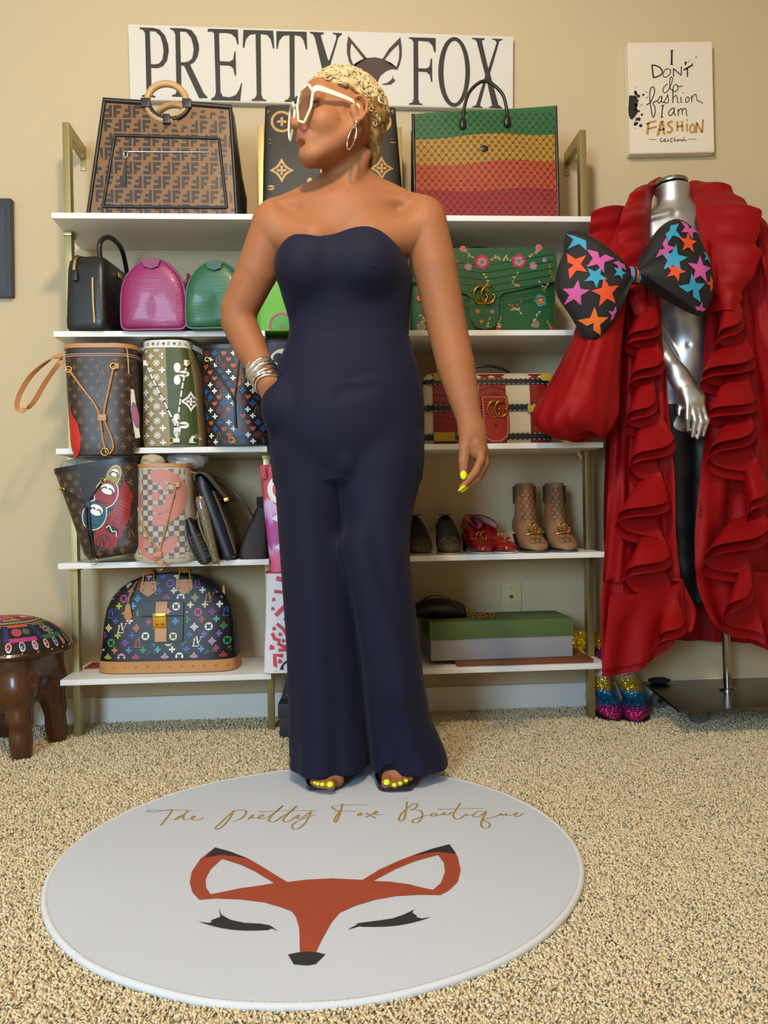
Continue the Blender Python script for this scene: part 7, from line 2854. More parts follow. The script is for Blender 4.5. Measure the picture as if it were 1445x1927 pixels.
def cascade(name, line, tips, Y0, depth, nfree=9, under=0.0, wmul=1.0):
    """circular flounce: line = attached edge points (px,py); tips = turning points of the free edge (px,py), alternating sides"""
    L = crom2(line, 12)
    # free edge: smooth curve through the tips; where it turns it comes forward, between turns it tucks back
    E = []
    for i in range(len(tips) - 1):
        a, b_ = tips[i], tips[i + 1]
        n = 14
        for j in range(n):
            t = j / n
            s = .5 - .5 * math.cos(PI * t)
            going_right = b_[0] > a[0]
            # the sweep to the left lies in front, the return sweep tucks behind it
            dep = (-1 if going_right else 1) * math.sin(PI * t)
            E.append((a[0] + (b_[0] - a[0]) * s, a[1] + (b_[1] - a[1]) * (t + .10 * math.sin(2 * PI * t)), dep))
    E.append((*tips[-1], 0.0))
    N_ = len(E)

    def fn(u, v):
        k = u * (N_ - 1)
        i = min(int(k), N_ - 2)
        t = k - i
        e = [E[i][q] + (E[i + 1][q] - E[i][q]) * t for q in range(3)]
        kk = u * (len(L) - 1)
        ii = min(int(kk), len(L) - 2)
        l = [L[ii][q] + (L[ii + 1][q] - L[ii][q]) * (kk - ii) for q in range(2)]
        w = v
        px = l[0] + (e[0] - l[0]) * (.40 + .60 * w ** .9)
        py = e[1] + under * w - (58 + 14 * math.sin(u * 23)) * (1 - w)
        Y = Y0 - (depth * (.62 + .38 * e[2])) * (w ** .8) + (.006 if under else 0)
        p = at(px, py, Y)
        return (p.x - CT.x, p.y - CT.y, p.z)
    return grid(name, fn, (N_ - 1) * 2, 12, M_taf, ct, thick=.0018, ang=1.4)


LT = [(1222, 560), (1240, 604), (1180, 640), (1247, 672), (1186, 715), (1233, 748), (1178, 792), (1267, 822), (1186, 872), (1256, 938), (1162, 972), (1259, 1042), (1176, 1082), (1287, 1168), (1240, 1205)]
LL = [(1212, 545), (1214, 700), (1216, 850), (1214, 1000), (1226, 1100), (1245, 1150)]
cascade('front_ruffle', LL, LT, 2.368, .075)
cascade('front_ruffle', LL, [(x + (4 if i % 2 else -4), y + 11) for i, (x, y) in enumerate(LT)], 2.372, .066, under=6)
RT = [(1345, 545), (1396, 590), (1350, 640), (1418, 668), (1321, 706), (1420, 752), (1335, 775), (1419, 800), (1333, 856), (1445, 915), (1410, 960), (1448, 985), (1324, 1054), (1414, 1098), (1362, 1163), (1440, 1205)]
RL = [(1352, 545), (1380, 700), (1384, 850), (1390, 1000), (1395, 1100), (1420, 1170)]
cascade('front_ruffle', RL, RT, 2.372, .085)
cascade('front_ruffle', RL, [(x + (4 if i % 2 else -4), y + 12) for i, (x, y) in enumerate(RT)], 2.376, .075, under=6)


def collar(name, inner, outer, waves, amp, roll, seed=0.0):
    """ruffled collar: inner neckline and outer free edge as (px,py,Y) control points"""
    I_, O_ = crom([at(*p) for p in inner], 10), crom([at(*p) for p in outer], 10)

    def pick(P, u):
        k = u * (len(P) - 1)
        i = min(int(k), len(P) - 2)
        return P[i].lerp(P[i + 1], k - i)

    def fn(u, v):
        a, b_ = pick(I_, u), pick(O_, u)
        p = a.lerp(b_, v)
        rp = math.sin(u * waves + seed) + .5 * math.sin(u * waves * 2.3 + 1 + seed)
        up = Vector((0, -1, .25)) * (roll * math.sin(PI * min(v * .85, 1)) + amp * rp * v * (1.15 - v * .3))
        tang = (b_ - a).normalized()
        p = p + up + tang * (amp * .35 * rp * v)
        return tuple(p - CT)
    return grid(name, fn, 110, 16, M_taf, ct, thick=.002, ang=1.4)


collar('collar_ruffle', [(1222, 590, 2.37), (1224, 520, 2.385), (1222, 450, 2.41), (1224, 400, 2.45), (1228, 370, 2.52), (1245, 352, 2.58)],
       [(1196, 610, 2.36), (1168, 540, 2.35), (1160, 470, 2.36), (1166, 410, 2.40), (1188, 368, 2.48), (1228, 346, 2.60)], 26, .010, .035)
collar('collar_ruffle', [(1334, 590, 2.37), (1328, 520, 2.385), (1318, 450, 2.41), (1308, 400, 2.45), (1299, 370, 2.52), (1285, 352, 2.58)],
       [(1372, 600, 2.35), (1404, 540, 2.34), (1424, 470, 2.35), (1420, 410, 2.39), (1380, 366, 2.47), (1305, 350, 2.60)], 22, .012, .035, 1.0)
# shoulder frill behind the bow
collar('shoulder_frill', [(1176, 388, 2.43), (1178, 430, 2.40), (1180, 480, 2.39), (1180, 540, 2.38), (1178, 590, 2.38)],
       [(1112, 404, 2.385), (1107, 440, 2.38), (1112, 480, 2.375), (1128, 530, 2.37), (1150, 580, 2.37)], 15, .010, .02, .5)


def sleeve(name, path, seed, folds=11):
    """balloon sleeve: path (px, py, Y, half width m, half depth m)"""
    P = []
    n = 7
    C = crom([(p[0], p[1], p[2] * 1000) for p in path], n)
    Wd = crom([(p[3] * 1000, p[4] * 1000, 0) for p in path], n)
    rings = []
    for k, (c, w) in enumerate(zip(C, Wd)):
        o = at(c.x, c.y, c.z / 1000)
        t = k / (len(C) - 1)
        R = []
        for i in range(72):
            a = 2 * PI * i / 72
            g = 1 + .035 * math.sin(4 * a - 7 * t + seed) + .03 * math.sin(7 * a + 9 * t + 2 * math.sin(3 * a)) + .018 * math.sin(13 * a - 8 * t + seed * 2) + (.05 * math.sin(folds * a + seed) * (max(0, t - .8) * 5 + max(0, .25 - t) * 3))
            R.append((o.x + w.x / 1000 * g * math.cos(a) - CT.x, o.y + w.y / 1000 * g * math.sin(a) - CT.y, o.z + .012 * math.sin(3 * a + seed) * t))
        rings.append(R)
    return loft(name, rings, M_taf, ct, ang=1.2)


sleeve('sleeve', [(1164, 405, 2.49, .028, .045), (1158, 440, 2.44, .045, .06), (1142, 540, 2.36, .056, .065), (1122, 640, 2.33, .072, .072), (1100, 720, 2.315, .095, .085), (1084, 775, 2.305, .116, .095), (1080, 805, 2.305, .103, .09), (1092, 822, 2.31, .068, .07), (1110, 818, 2.32, .045, .05)], .3)
sleeve('sleeve', [(1398, 405, 2.52, .030, .05), (1410, 440, 2.50, .055, .07), (1436, 540, 2.48, .065, .08), (1452, 640, 2.46, .080, .085), (1478, 720, 2.45, .100, .10), (1494, 775, 2.44, .120, .115), (1498, 805, 2.44, .105, .105), (1490, 822, 2.45, .070, .08), (1476, 818, 2.46, .045, .05)], 1.9)
# little beaded fastening on the right front edge
for k in range(7):
    p = at(1315 + (k % 2) * 3, 945 + k * 4, 2.362)
    V, F = sphere_geo((p.x - CT.x, p.y - CT.y, p.z), .0035, 8, 6)
    obj('bead', V, F, mat('red_bead', '#8a1a1c', .3), ct, smooth=True)

# ------------------------------------------------------------------ star print bow
M_bow = mat('bow_black', '#141214', .75, bump=.25, bscale=60)
YB = 2.268
kn = at(1190, 518, YB)
bw_ = thing('bow', 'oversized black bow with blue, pink and orange stars pinned on the coat', 'bow', (kn.x, YB, kn.z))


def lobe(name, outline, K, stars, D, cr_n):
    inv = lambda px, py: (lambda w: (w.x - kn.x, w.z - kn.z))(at(px, py, YB))
    O_ = [inv(*p) for p in crom2(outline, 5)]
    k0 = inv(*K)
    NT = len(O_)

    def dep(r, t):
        e = math.sin(PI * min(max(t, 0), 1))
        base = D * (e ** .55) * (math.sin(PI * min(r, 1) ** .9) ** .6 if 0 < r < 1 else 0)
        return base + .007 * math.sin(cr_n * t * PI + 1) * (1 - r) * min(1, r * 3) + .003 * math.sin(17 * t + 5 * r) * r * (1 - r)

    def P(u, v, sgn=1):
        k = u * (NT - 1)
        i = min(int(k), NT - 2)
        q = (O_[i][0] + (O_[i + 1][0] - O_[i][0]) * (k - i), O_[i][1] + (O_[i + 1][1] - O_[i][1]) * (k - i))
        x, z = k0[0] + (q[0] - k0[0]) * v, k0[1] + (q[1] - k0[1]) * v
        return (x, -sgn * dep(v, u) - .004, z)
    rings = []
    n = 34
    for j in range(1, n + 1):
        v = j / n
        rings.append([P(i / 110, v) for i in range(111)] + [P(i / 110, v, -.7) for i in range(109, 0, -1)])
    o = loft(name, rings, M_bow, bw_, ang=1.3)

    def on(x, z):
        dx, dz = x - k0[0], z - k0[1]
        best = None
        for i in range(NT - 1):
            ax, az, bx, bz = O_[i][0] - k0[0], O_[i][1] - k0[1], O_[i + 1][0] - k0[0], O_[i + 1][1] - k0[1]
            den = (bx - ax) * dz - (bz - az) * dx
            if abs(den) < 1e-12:
                continue
            s = (az * dx - ax * dz) / den
            if -.001 <= s <= 1.001:
                qx, qz = ax + (bx - ax) * s, az + (bz - az) * s
                if qx * dx + qz * dz > 0:
                    l = math.hypot(qx, qz)
                    r = math.hypot(dx, dz) / l
                    if best is None or r > best[0]:
                        best = (r, (i + s) / (NT - 1))
        return best
    for px, py, s, m, a in stars:
        c = inv(1010 + px / 3.322, 320 + py / 3.322)
        pr = Print()
        sp = star_pts(5, .5, .21, a)
        # fan from the middle so that the star follows the cloth
        T = [(0, 0)] + sp
        pr.quads(m, [(c[0] + p[0] * s * 2 * .000505, c[1] + p[1] * s * 2 * .000505) for p in T], [(0, i + 1, (i + 1) % 10 + 1) for i in range(10)])

        def f(u, v):
            q = on(u, v)
            if q is None:
                return (u, -.01, v)
            r = min(q[0], .985)
            return (u, -dep(r, q[1]) - .004 - .0028, v)
        pr.build('star', f, o, sub=.005, inside=lambda u, v: (lambda q: q is not None and q[0] < 1.006)(on(u, v)))
    return o


S_b, S_p, S_o, S_m = mat('star_sky', '#2f93b8', .7), mat('star_pink', '#c4559a', .7), mat('star_orange', '#d84a1c', .7), mat('star_mandarin', '#dc6a1c', .7)
lobe('left_loop', [(1186, 503), (1150, 492), (1118, 474), (1098, 450), (1084, 436), (1066, 438), (1060, 455), (1060, 475), (1050, 500), (1044, 530), (1050, 562), (1070, 592), (1088, 622), (1104, 641), (1122, 640), (1150, 612), (1162, 585), (1168, 560), (1186, 531)], (1187, 517),
     [(245, 455, 78, S_b, 1.3), (205, 620, 82, S_o, 1.9), (350, 590, 84, S_p, 1.2), (485, 618, 50, S_p, .6), (325, 702, 66, S_b, 1.0), (215, 795, 72, S_p, 1.4), (388, 800, 82, S_o, 1.75), (330, 975, 84, S_m, 1.6), (455, 925, 44, S_p, .3), (478, 672, 44, S_b, 1.2)], .055, 7)
lobe('right_loop', [(1192, 503), (1210, 490), (1218, 466), (1232, 438), (1252, 420), (1274, 413), (1296, 424), (1314, 446), (1330, 482), (1340, 515), (1342, 545), (1334, 572), (1322, 590), (1310, 595), (1280, 577), (1250, 555), (1222, 538), (1192, 531)], (1191, 517),
     [(790, 412, 80, S_b, 1.9), (925, 388, 68, S_p, 1.1), (905, 485, 62, S_o, 1.5), (748, 532, 66, S_p, 1.4), (808, 592, 84, S_b, 1.4), (978, 650, 84, S_p, 1.5), (815, 668, 60, S_o, 1.2), (928, 775, 88, S_b, 1.7), (1072, 728, 50, S_o, 1.9), (1000, 888, 44, S_p, 1.5), (1050, 555, 44, S_b, 1.3)], .05, 7)
kr = []
for j in range(9):
    t = j / 8
    R = []
    for i in range(24):
        a = 2 * PI * i / 24
        R.append((-.022 + .046 * t, .004 + (.026 - .004 * abs(t - .5)) * math.cos(a), (.022 + .003 * math.sin(a * 3 + t * 5)) * math.sin(a)))
    kr.append(R)
kt = loft('knot', kr, M_bow, bw_)
for x, m in ((-.010, S_p), (-.004, S_b), (.008, S_o), (.015, S_b)):
    V, F = tube_geo([(x, .004 + .027 * math.cos(a), .0245 * math.sin(a)) for a in [PI + -1.2 + 2.4 * i / 12 for i in range(13)]], 1.0, flat=(.005, .0012), up=(1, 0, 0))
    obj('knot_stripe', V, F, m, kt)
# ------------------------------------------------------------------ the woman
WP = Vector((0.03, 1.98, 0.016))
wm = thing('person', 'woman in a strapless navy jumpsuit and white sunglasses standing on the rug', 'person', WP)


def skin_mat():
    m = mat('skin', '#9a6342', 0.55, bump=.05, bscale=350, var=.05, vscale=14, spec=.28)
    b = m.node_tree.nodes['Principled BSDF']
    b.inputs['Subsurface Weight'].default_value = .12
    b.inputs['Subsurface Radius'].default_value = (.012, .005, .003)
    b.inputs['Subsurface Scale'].default_value = .5
    return m


M_skin = skin_mat()
M_lip = mat('lips', '#8f5248', .35)
P3 = lambda px, py, Y: np.array(at(px, py, Y))
HB = .0024
fd = Field((-.335, 1.76, .015), (.415, 2.20, 1.80), HB)
# --- torso, neck, shoulders
fd.cone(P3(654, 372, 2.04), P3(650, 268, 2.01), .058, .051, .02)
fd.ell(P3(650, 450, 2.03), (.150, .093, .15), k=.03)
fd.cone(P3(664, 345, 2.045), P3(790, 398, 2.03), .040, .034, .03)
fd.cone(P3(640, 352, 2.045), P3(522, 400, 2.03), .038, .034, .03)
fd.ell(P3(798, 418, 2.01), (.056, .055, .060), k=.03)
fd.ell(P3(513, 426, 2.01), (.052, .052, .058), k=.03)
fd.cone(P3(790, 440, 2.0), P3(700, 455, 1.97), .045, .05, .03)
fd.cone(P3(525, 445, 2.0), P3(590, 455, 1.97), .042, .05, .03)
# collar bones and the hollow between them
fd.cone(P3(625, 374, 1.975), P3(545, 382, 1.992), .008, .006, .03)
fd.cone(P3(650, 374, 1.972), P3(758, 376, 1.992), .008, .006, .03)
# neck cords
fd.cone(P3(690, 290, 1.985), P3(644, 366, 1.982), .012, .008, .025)
# --- arm hanging down
fd.chain([P3(800, 428, 2.005), P3(817, 500, 2.0), P3(832, 570, 2.0), P3(843, 625, 1.995), P3(858, 690, 1.975), P3(873, 750, 1.955), P3(885, 797, 1.94)], [.056, .0545, .0505, .0485, .0465, .037, .0288], .003)
# --- arm bent to the pocket
fd.chain([P3(512, 432, 2.01), P3(484, 510, 2.03), P3(450, 582, 2.055), P3(449, 606, 2.055), P3(470, 652, 2.035), P3(492, 696, 2.00), P3(505, 722, 1.975)], [.052, .051, .0455, .043, .041, .032, .0265], .003)
fd.cone(P3(505, 722, 1.975), P3(522, 762, 1.975), .028, .032, .01, flat=(0, 1, 0), fs=.7)
# --- hanging hand
fd.cone(P3(885, 797, 1.94), P3(890, 815, 1.935), .0285, .031, .012, flat=(.25, -1, 0), fs=.86)
fd.cone(P3(890, 812, 1.936), P3(898, 846, 1.930), .031, .026, .012, flat=(.25, -1, 0), fs=.85)
fd.cone(P3(879, 818, 1.930), P3(875, 842, 1.922), .018, .0145, .012)
fd.cone(P3(875, 842, 1.922), P3(872.5, 868, 1.916), .0145, .0122, .005)
fd.cone(P3(872.5, 868, 1.916), P3(872, 893, 1.912), .0122, .0098, .004)
for pts, r in (([(905, 846, 1.918), (905, 865, 1.912), (894, 889, 1.910), (869, 917, 1.912)], .0096), ([(910, 848, 1.932), (912, 872, 1.928), (899, 898, 1.926), (874, 919, 1.926)], .0098),
               ([(911, 850, 1.946), (914, 872, 1.944), (903, 897, 1.942), (884, 908, 1.940)], .0093), ([(908, 850, 1.958), (911, 870, 1.958), (903, 890, 1.956), (890, 897, 1.953)], .0082)):
    Q = [P3(*p) for p in pts]
    fd.cone(P3(897, 836, pts[0][2]), Q[0], .0135, r * 1.12, .006)
    fd.chain(Q, [r * 1.12, r * 1.05, r, r * .78], .003)
# --- legs and feet (inside the trousers; the toes show)
fd.ell(P3(650, 640, 2.03), (.13, .085, .12), k=.04)
fd.ell(P3(650, 770, 2.03), (.165, .10, .12), k=.05)
for hip, knee, ank, ball, toes in (((597, 800, 2.03), (600, 1130, 2.03), (614, 1400, 2.03), (618, 1466, 1.950), [((622, 1478, 1.913), .0125), ((608, 1477.5, 1.915), .0092), ((599, 1476.5, 1.921), .0082), ((593, 1474.5, 1.930), .0075), ((588, 1472, 1.938), .0068)]),
                                   ((715, 800, 2.02), (722, 1130, 2.00), (748, 1400, 2.02), (748, 1462, 1.950), [((727, 1474, 1.913), .0128), ((742, 1478.5, 1.908), .0094), ((753, 1475.5, 1.912), .0086), ((763, 1470.5, 1.921), .0082), ((772, 1465, 1.932), .0075)])):
    fd.chain([P3(*hip), P3(*knee), P3(*ank)], [.070, .050, .034], .02)
    bl = P3(*ball)
    hl = P3(ank[0], ank[1] + 22, ank[2] + .03)
    fd.cone(P3(*ank), hl, .036, .028, .015)
    bl[2] = .040
    fd.cone(P3(*ank), bl, .034, .024, .02)
    fd.cone(bl - np.array([.02, 0, .004]), bl + np.array([.02, 0, -.004]), .020, .018, .012)
    for (tp, r) in toes:
        t_ = P3(*tp)
        fd.cone(bl + (t_ - bl) * np.array([.85, .15, 0]), t_, r * 1.02, r, .004)
# --- head
HC = P3(641, 240, 1.975)
p_, y_, r_ = math.radians(5), math.radians(65), math.radians(7)
hf = np.array([-math.sin(y_) * math.cos(p_), -math.cos(y_) * math.cos(p_), math.sin(p_)])
l0 = np.array([math.cos(y_), -math.sin(y_), 0.0])
u0 = np.cross(hf, l0)
hl_ = l0 * math.cos(r_) + u0 * math.sin(r_)
hu = np.cross(hf, hl_)
HR = np.stack([hf, hl_, hu], 1)
HS = 1.0


def H(f, l, u):
    return HC + HR @ (np.array([f, l, u]) * HS)


def hell(c, r, k, op='add', rot=None):
    R = HR if rot is None else HR @ np.array(rot)
    fd.ell(H(*c), np.array(r) * HS, R, k, op)


def hcone(a, b, ra, rb, k, op='add', **q):
    fd.cone(H(*a), H(*b), ra * HS, rb * HS, k, op, **q)


fd.f0 = None
HFIRST = True
hell((-.016, 0, .042), (.097, .074, .088), .0)
hell((.038, 0, -.012), (.062, .062, .088), .03)
hell((.070, 0, .052), (.028, .050, .040), .03)
for s in (-1, 1):
    hcone((-.004, s * .052, -.038), (.072, s * .016, -.100), .022, .017, .026)
    hell((.060, s * .036, -.030), (.030, .026, .026), .024)
    hell((.090, s * .032, .006), (.020, .019, .014), .014, 'cut')
    hell((.073, s * .031, .004), (.0145, .0145, .0135), .004)
    hcone((.089, s * .014, .026), (.080, s * .046, .024), .0085, .007, .014)
    hell((.103, s * .0125, -.036), (.011, .0085, .0085), .008)
    hell((.108, s * .0075, -.0435), (.006, .0036, .0034), .003, 'cut')
hell((.087, 0, -.100), (.019, .021, .018), .018)
hell((.080, 0, -.064), (.028, .034, .026), .02)
hcone((.092, 0, .014), (.117, 0, -.026), .0085, .0105, .014)
hell((.120, 0, -.031), (.0105, .0105, .0095), .008)
hcone((.1075, 0, -.040), (.1075, 0, -.050), .005, .004, .006)
for s in (-1, 1):
    hcone((.1095, s * .005, -.0555), (.0975, s * .029, -.0545), .0046, .0022, .004)
    hcone((.1080, s * .006, -.0650), (.0965, s * .027, -.0575), .0056, .0026, .004)
    hcone((.1150, s * .0, -.0598), (.110, s * .015, -.0582), .0013, .0013, .002, 'cut')
    hcone((.110, s * .015, -.0582), (.100, s * .031, -.0545), .0013, .0018, .002, 'cut')
    # smile fold from the nostril to beside the mouth
    hcone((.101, s * .022, -.038), (.092, s * .036, -.058), .0022, .0018, .008, 'cut')
    hell((.066, s * .040, -.030), (.026, .022, .022), .022)
hell((.100, 0, -.078), (.008, .013, .005), .010, 'cut')
# ears
for s in (-1, 1):
    er = [(.010, s * .076, .010), (.005, s * .085, .026), (-.010, s * .092, .031), (-.023, s * .094, .018), (-.023, s * .090, -.004), (-.014, s * .084, -.020), (-.003, s * .079, -.029)]
    hell((-.006, s * .076, .002), (.018, .012, .029), .006)
    hell((-.006, s * .091, .004), (.011, .009, .019), .004, 'cut')
    for a, b_ in zip(er, er[1:]):
        hcone(a, b_, .0048, .0048, .003)
    hell((-.003, s * .076, -.030), (.0085, .0055, .0095), .004)
    hell((.009, s * .076, -.004), (.004, .004, .006), .004)
body = fd.build('body', [M_skin, M_lip], wm, 2)
# lips by where they are on the head
Lc = (fd.V - HC) @ HR / HS
fc = Lc[fd.F].mean(axis=1)
lm = (fc[:, 0] > .090) & (np.abs(fc[:, 1]) < .029) & (fc[:, 2] < -.0505 - .02 * np.abs(fc[:, 1])) & (fc[:, 2] > -.0715 + .50 * np.maximum(0, np.abs(fc[:, 1]) - .006))
if len(body.data.polygons) == len(lm):
    body.data.polygons.foreach_set('material_index', lm.astype(np.int32))


def hw(f, l, u):
    return Vector(H(f, l, u)) - WP


# eyes behind the lenses
M_eyew, M_iris = mat('eye_white', '#d8d0c8', .25), mat('iris', '#241712', .2)
for s in (-1, 1):
    V, F = sphere_geo((0, 0, 0), .0125, 16, 12)
    c = hw(.0755, s * .031, .004)
    e = obj('eye', [Vector(v) + c for v in V], F, M_eyew, wm, smooth=True)
    V, F = sphere_geo((0, 0, 0), .006, 12, 8)
    c = hw(.0832, s * .031, .004)
    obj('iris', [Vector(v) + c for v in V], F, M_iris, e, smooth=True)
    P = [hw(.0885 - .25 * abs(t - .5) ** 2 * .06, s * (.018 + .028 * t), .0115 + .004 * math.sin(PI * t)) for t in [i / 8 for i in range(9)]]
    tube('eyelash', P, .0016, M_iris, wm, n=6)
    P = [hw(.0945 - .012 * t, s * (.013 + .038 * t), .030 + .006 * math.sin(PI * t * .8)) for t in [i / 8 for i in range(9)]]
    tube('eyebrow', P, [.0012 + .0016 * math.sin(PI * (i + 1) / 10) for i in range(9)], mat('brow', '#3a2418', .8), wm, n=6)
V, F = sphere_geo((0, 0, 0), .0014, 8, 6)
c = hw(.038, .0665, -.030)
obj('beauty_mark', [Vector(v) + c for v in V], F, M_iris, wm, smooth=True)

# --- sunglasses
sgl = bpy.data.objects.new('sunglasses', None)
COL.objects.link(sgl)
sgl.parent = wm
sgl['label'] = 'oversized white angular sunglasses with brown lenses'
M_gl = mat('white_acetate', '#e2d6bd', .3, coat=.3)
M_lens = mat('brown_lens', '#6a4a35', .08, alpha=.45, spec=.6)
for s in (-1, 1):
    shp = [(.007, .014), (.022, .042), (.054, .043), (.071, .016), (.064, -.020), (.040, -.046), (.015, -.028)]
    Q = []
    for i_ in range(7):
        a_, b_, c_ = [Vector((*shp[(i_ + d) % 7], 0)) for d in (-1, 0, 1)]
        Q += [b_.lerp(a_, .16), b_.lerp(a_, .04).lerp(b_.lerp(c_, .04), .5), b_.lerp(c_, .16), b_.lerp(c_, .5)]
    L3 = [hw(.1165 - .30 * max(0, q.x - .02) ** 1.1, s * q.x, q.y - .002) for q in Q]
    tube('lens_frame', L3, .0034, M_gl, sgl, n=8, closed=True)
    cc = sum(L3, Vector()) / len(L3) + Vector(hf) * .002
    n_ = len(L3)
    obj('lens', L3 + [cc], [(i, (i + 1) % n_, n_) for i in range(n_)], M_lens, sgl, smooth=True)
    tp = crom([hw(.1025, s * .0685, .020), hw(.092, s * .077, .022), hw(.055, s * .0805, .020), (hw(.02, s * .083, .017)), hw(.0, s * .083, .012), hw(-.012, s * .0815, .004)], 6)
    n_ = len(tp)
    tube('temple_arm', tp, [1.25 - .85 * i / (n_ - 1) for i in range(n_)], M_gl, sgl, flat=(.0125, .0042), up=tuple(hu))
tube('bridge', [hw(.117, -.009, .014), hw(.120, 0, .016), hw(.117, .009, .014)], .003, M_gl, sgl)

# --- earring
er_ = bpy.data.objects.new('earring', None)
COL.objects.link(er_)
er_.parent = wm
V, F = sphere_geo((0, 0, 0), .0062, 12, 8)
ec = hw(-.001, .0815, -.034)
obj('stud', [Vector(v) + ec for v in V], F, M_silver, er_, smooth=True)
hd = Vector((-.30, -.05, -1)).normalized()
hx = Vector((.55, -.8, -.12)).normalized()
hc = ec + hd * .040
tube('link', [ec, ec + hd * .012], .0016, M_silver, er_)
tube('hoop', [hc + hd * (.028 * math.cos(a)) + (hx.cross(hd)).normalized() * (.013 * math.sin(a)) * .35 + hx * (.013 * math.sin(a)) * .6 for a in [2 * PI * i / 40 for i in range(40)]], [.0034 if 8 < i < 32 else .0019 for i in range(40)], mat('hoop_metal', '#b09a94', .15, 1.0), er_, closed=True)

# --- hair: a close cropped cap with sculpted curls
M_h1 = mat('hair_blond', '#a88e60', .5, bump=.6, bscale=160, aniso=(1, 1, .35), color2='#d6c296', vscale=60)
M_h2 = mat('hair_dark_blond', '#6d4f26', .55, bump=.6, bscale=160, color2='#a07f48', vscale=60)
fh = Field(np.minimum.reduce([H(a, b_, c) for a in (-.14, .12) for b_ in (-.11, .11) for c in (-.13, .17)]), np.maximum.reduce([H(a, b_, c) for a in (-.14, .12) for b_ in (-.11, .11) for c in (-.13, .17)]), .0028)


def hair_fn(X, Y, Z):
    q = [X - HC[0], Y - HC[1], Z - HC[2]]
    f, l, u = [(q[0] * HR[0, i] + q[1] * HR[1, i] + q[2] * HR[2, i]) / HS for i in range(3)]
    k0 = np.sqrt(((f + .016) / .106) ** 2 + (l / .0815) ** 2 + ((u - .047) / .102) ** 2)
    d = (k0 - 1) * .085
    k1 = np.sqrt(((f + .040) / .060) ** 2 + (l / .064) ** 2 + ((u + .035) / .085) ** 2)
    d = np.minimum(d, (k1 - 1) * .06)
    d = d + .0022 * np.sin(90 * f + 40 * l) * np.sin(80 * l + 30 * u) + .0018 * np.sin(150 * u + 60 * f)
    # hairline: forehead, temple, round the ear, nape
    al = np.abs(l)
    line = np.where(f > .02, .062 + .25 * (f - .02) - .1 * al, np.where(f > -.024, .034 + .64 * (f + .024), .034 + 1.55 * (f + .024)))
    line = np.maximum(line, -.098)
    line = line + .004 * np.sin(70 * f + 50 * l)
    return np.maximum(d, (line - u) * .8)


lo_, hi_ = fh.lo, fh.lo + fh.h * (fh.n - 1)
fh.fn(lo_, hi_, hair_fn)
hair = fh.build('hair', [M_h1, M_h2], wm, 2)
Lc = (fh.V - HC) @ HR / HS
fc = Lc[fh.F].mean(axis=1)
dk = (fc[:, 2] < .052 + .55 * fc[:, 0] * 0 + .010 * np.sin(60 * fc[:, 0]))
if len(hair.data.polygons) == len(dk):
    hair.data.polygons.foreach_set('material_index', dk.astype(np.int32))
rh = random.Random(12)
CU = {0: [], 1: []}
nc = 0
tries = 0
while nc < 520 and tries < 6000:
    tries += 1
    th, ph = rh.uniform(0, 2 * PI), math.acos(rh.uniform(-.55, 1))
    n = Vector((math.sin(ph) * math.cos(th), math.sin(ph) * math.sin(th), math.cos(ph)))
    f, l, u = -.016 + .104 * n.x, .080 * n.y, .047 + .100 * n.z
    al = abs(l)
    line = (.068 + .25 * (f - .02) - .1 * al) if f > .02 else ((.040 + .64 * (f + .024)) if f > -.024 else (.040 + 1.55 * (f + .024)))
    if u < max(line, -.05):
        continue
    nl = Vector((n.x / .104, n.y / .08, n.z / .0965)).normalized()
    t1 = nl.orthogonal().normalized()
    t2 = nl.cross(t1)
    top = u > .045
    R = rh.uniform(.008, .0145) if top else rh.uniform(.005, .009)
    a0, sw = rh.uniform(0, 6.28), rh.uniform(3.6, 7.5) * rh.choice((-1, 1))
    pts = []
    for i in range(12):
        t = i / 11
        a = a0 + sw * t
        rr = R * (1 - .45 * t)
        p = Vector((f, l, u)) + t1 * rr * math.cos(a) + t2 * rr * math.sin(a) * .85 + nl * (.0005 + .0055 * t * (1 if top else .5))
        pts.append(hw(*p))
    wd = rh.uniform(.0016, .0034)
    CU[0 if (top or rh.random() < .25) else 1].append(tube_geo(pts, [wd * (.6 + .4 * math.sin(PI * i / 11)) for i in range(12)], 5))
    nc += 1
V, F = join_geo(CU[0] + CU[1])
nf0 = sum(len(f) for v, f in CU[0])
o = obj('hair_curls', V, F, [M_h1, M_h2], hair, smooth=True, mi=[0] * nf0 + [1] * (len(F) - nf0), kind='stuff')

# --- jumpsuit
M_nav = mat('navy_crepe', '#12132b', 0.72, bump=.06, bscale=500, sheen=.04, spec=.2)
fj = Field((-.22, 1.80, .02), (.34, 2.20, 1.40), .0034)


def table(rows):
    """rows (py, xl, xr, half depth, Y centre, twist) -> arrays over z"""
    Z, C, A, B, YC_ = [], [], [], [], []
    for r in rows:
        py, xl, xr, b_ = r[:4]
        Yc = r[4] if len(r) > 4 else 2.02
        a, c = at(xl, py, Yc), at(xr, py, Yc)
        Z.append((a.z + c.z) / 2)
        C.append((a.x + c.x) / 2)
        A.append((c.x - a.x) / 2)
        B.append(b_)
        YC_.append(Yc)
    Z, C, A, B, YC_ = [np.array(q)[::-1] for q in (Z, C, A, B, YC_)]

    def sm(X):
        zz = np.linspace(Z[0], Z[-1], 200)
        v = np.interp(zz, Z, X)
        k = np.ones(9) / 9
        w = np.convolve(np.pad(v, 4, mode='edge'), k, 'valid')
        return lambda z: np.interp(z, zz, w)
    return Z[0], Z[-1], sm(C), sm(A), sm(B), sm(YC_)


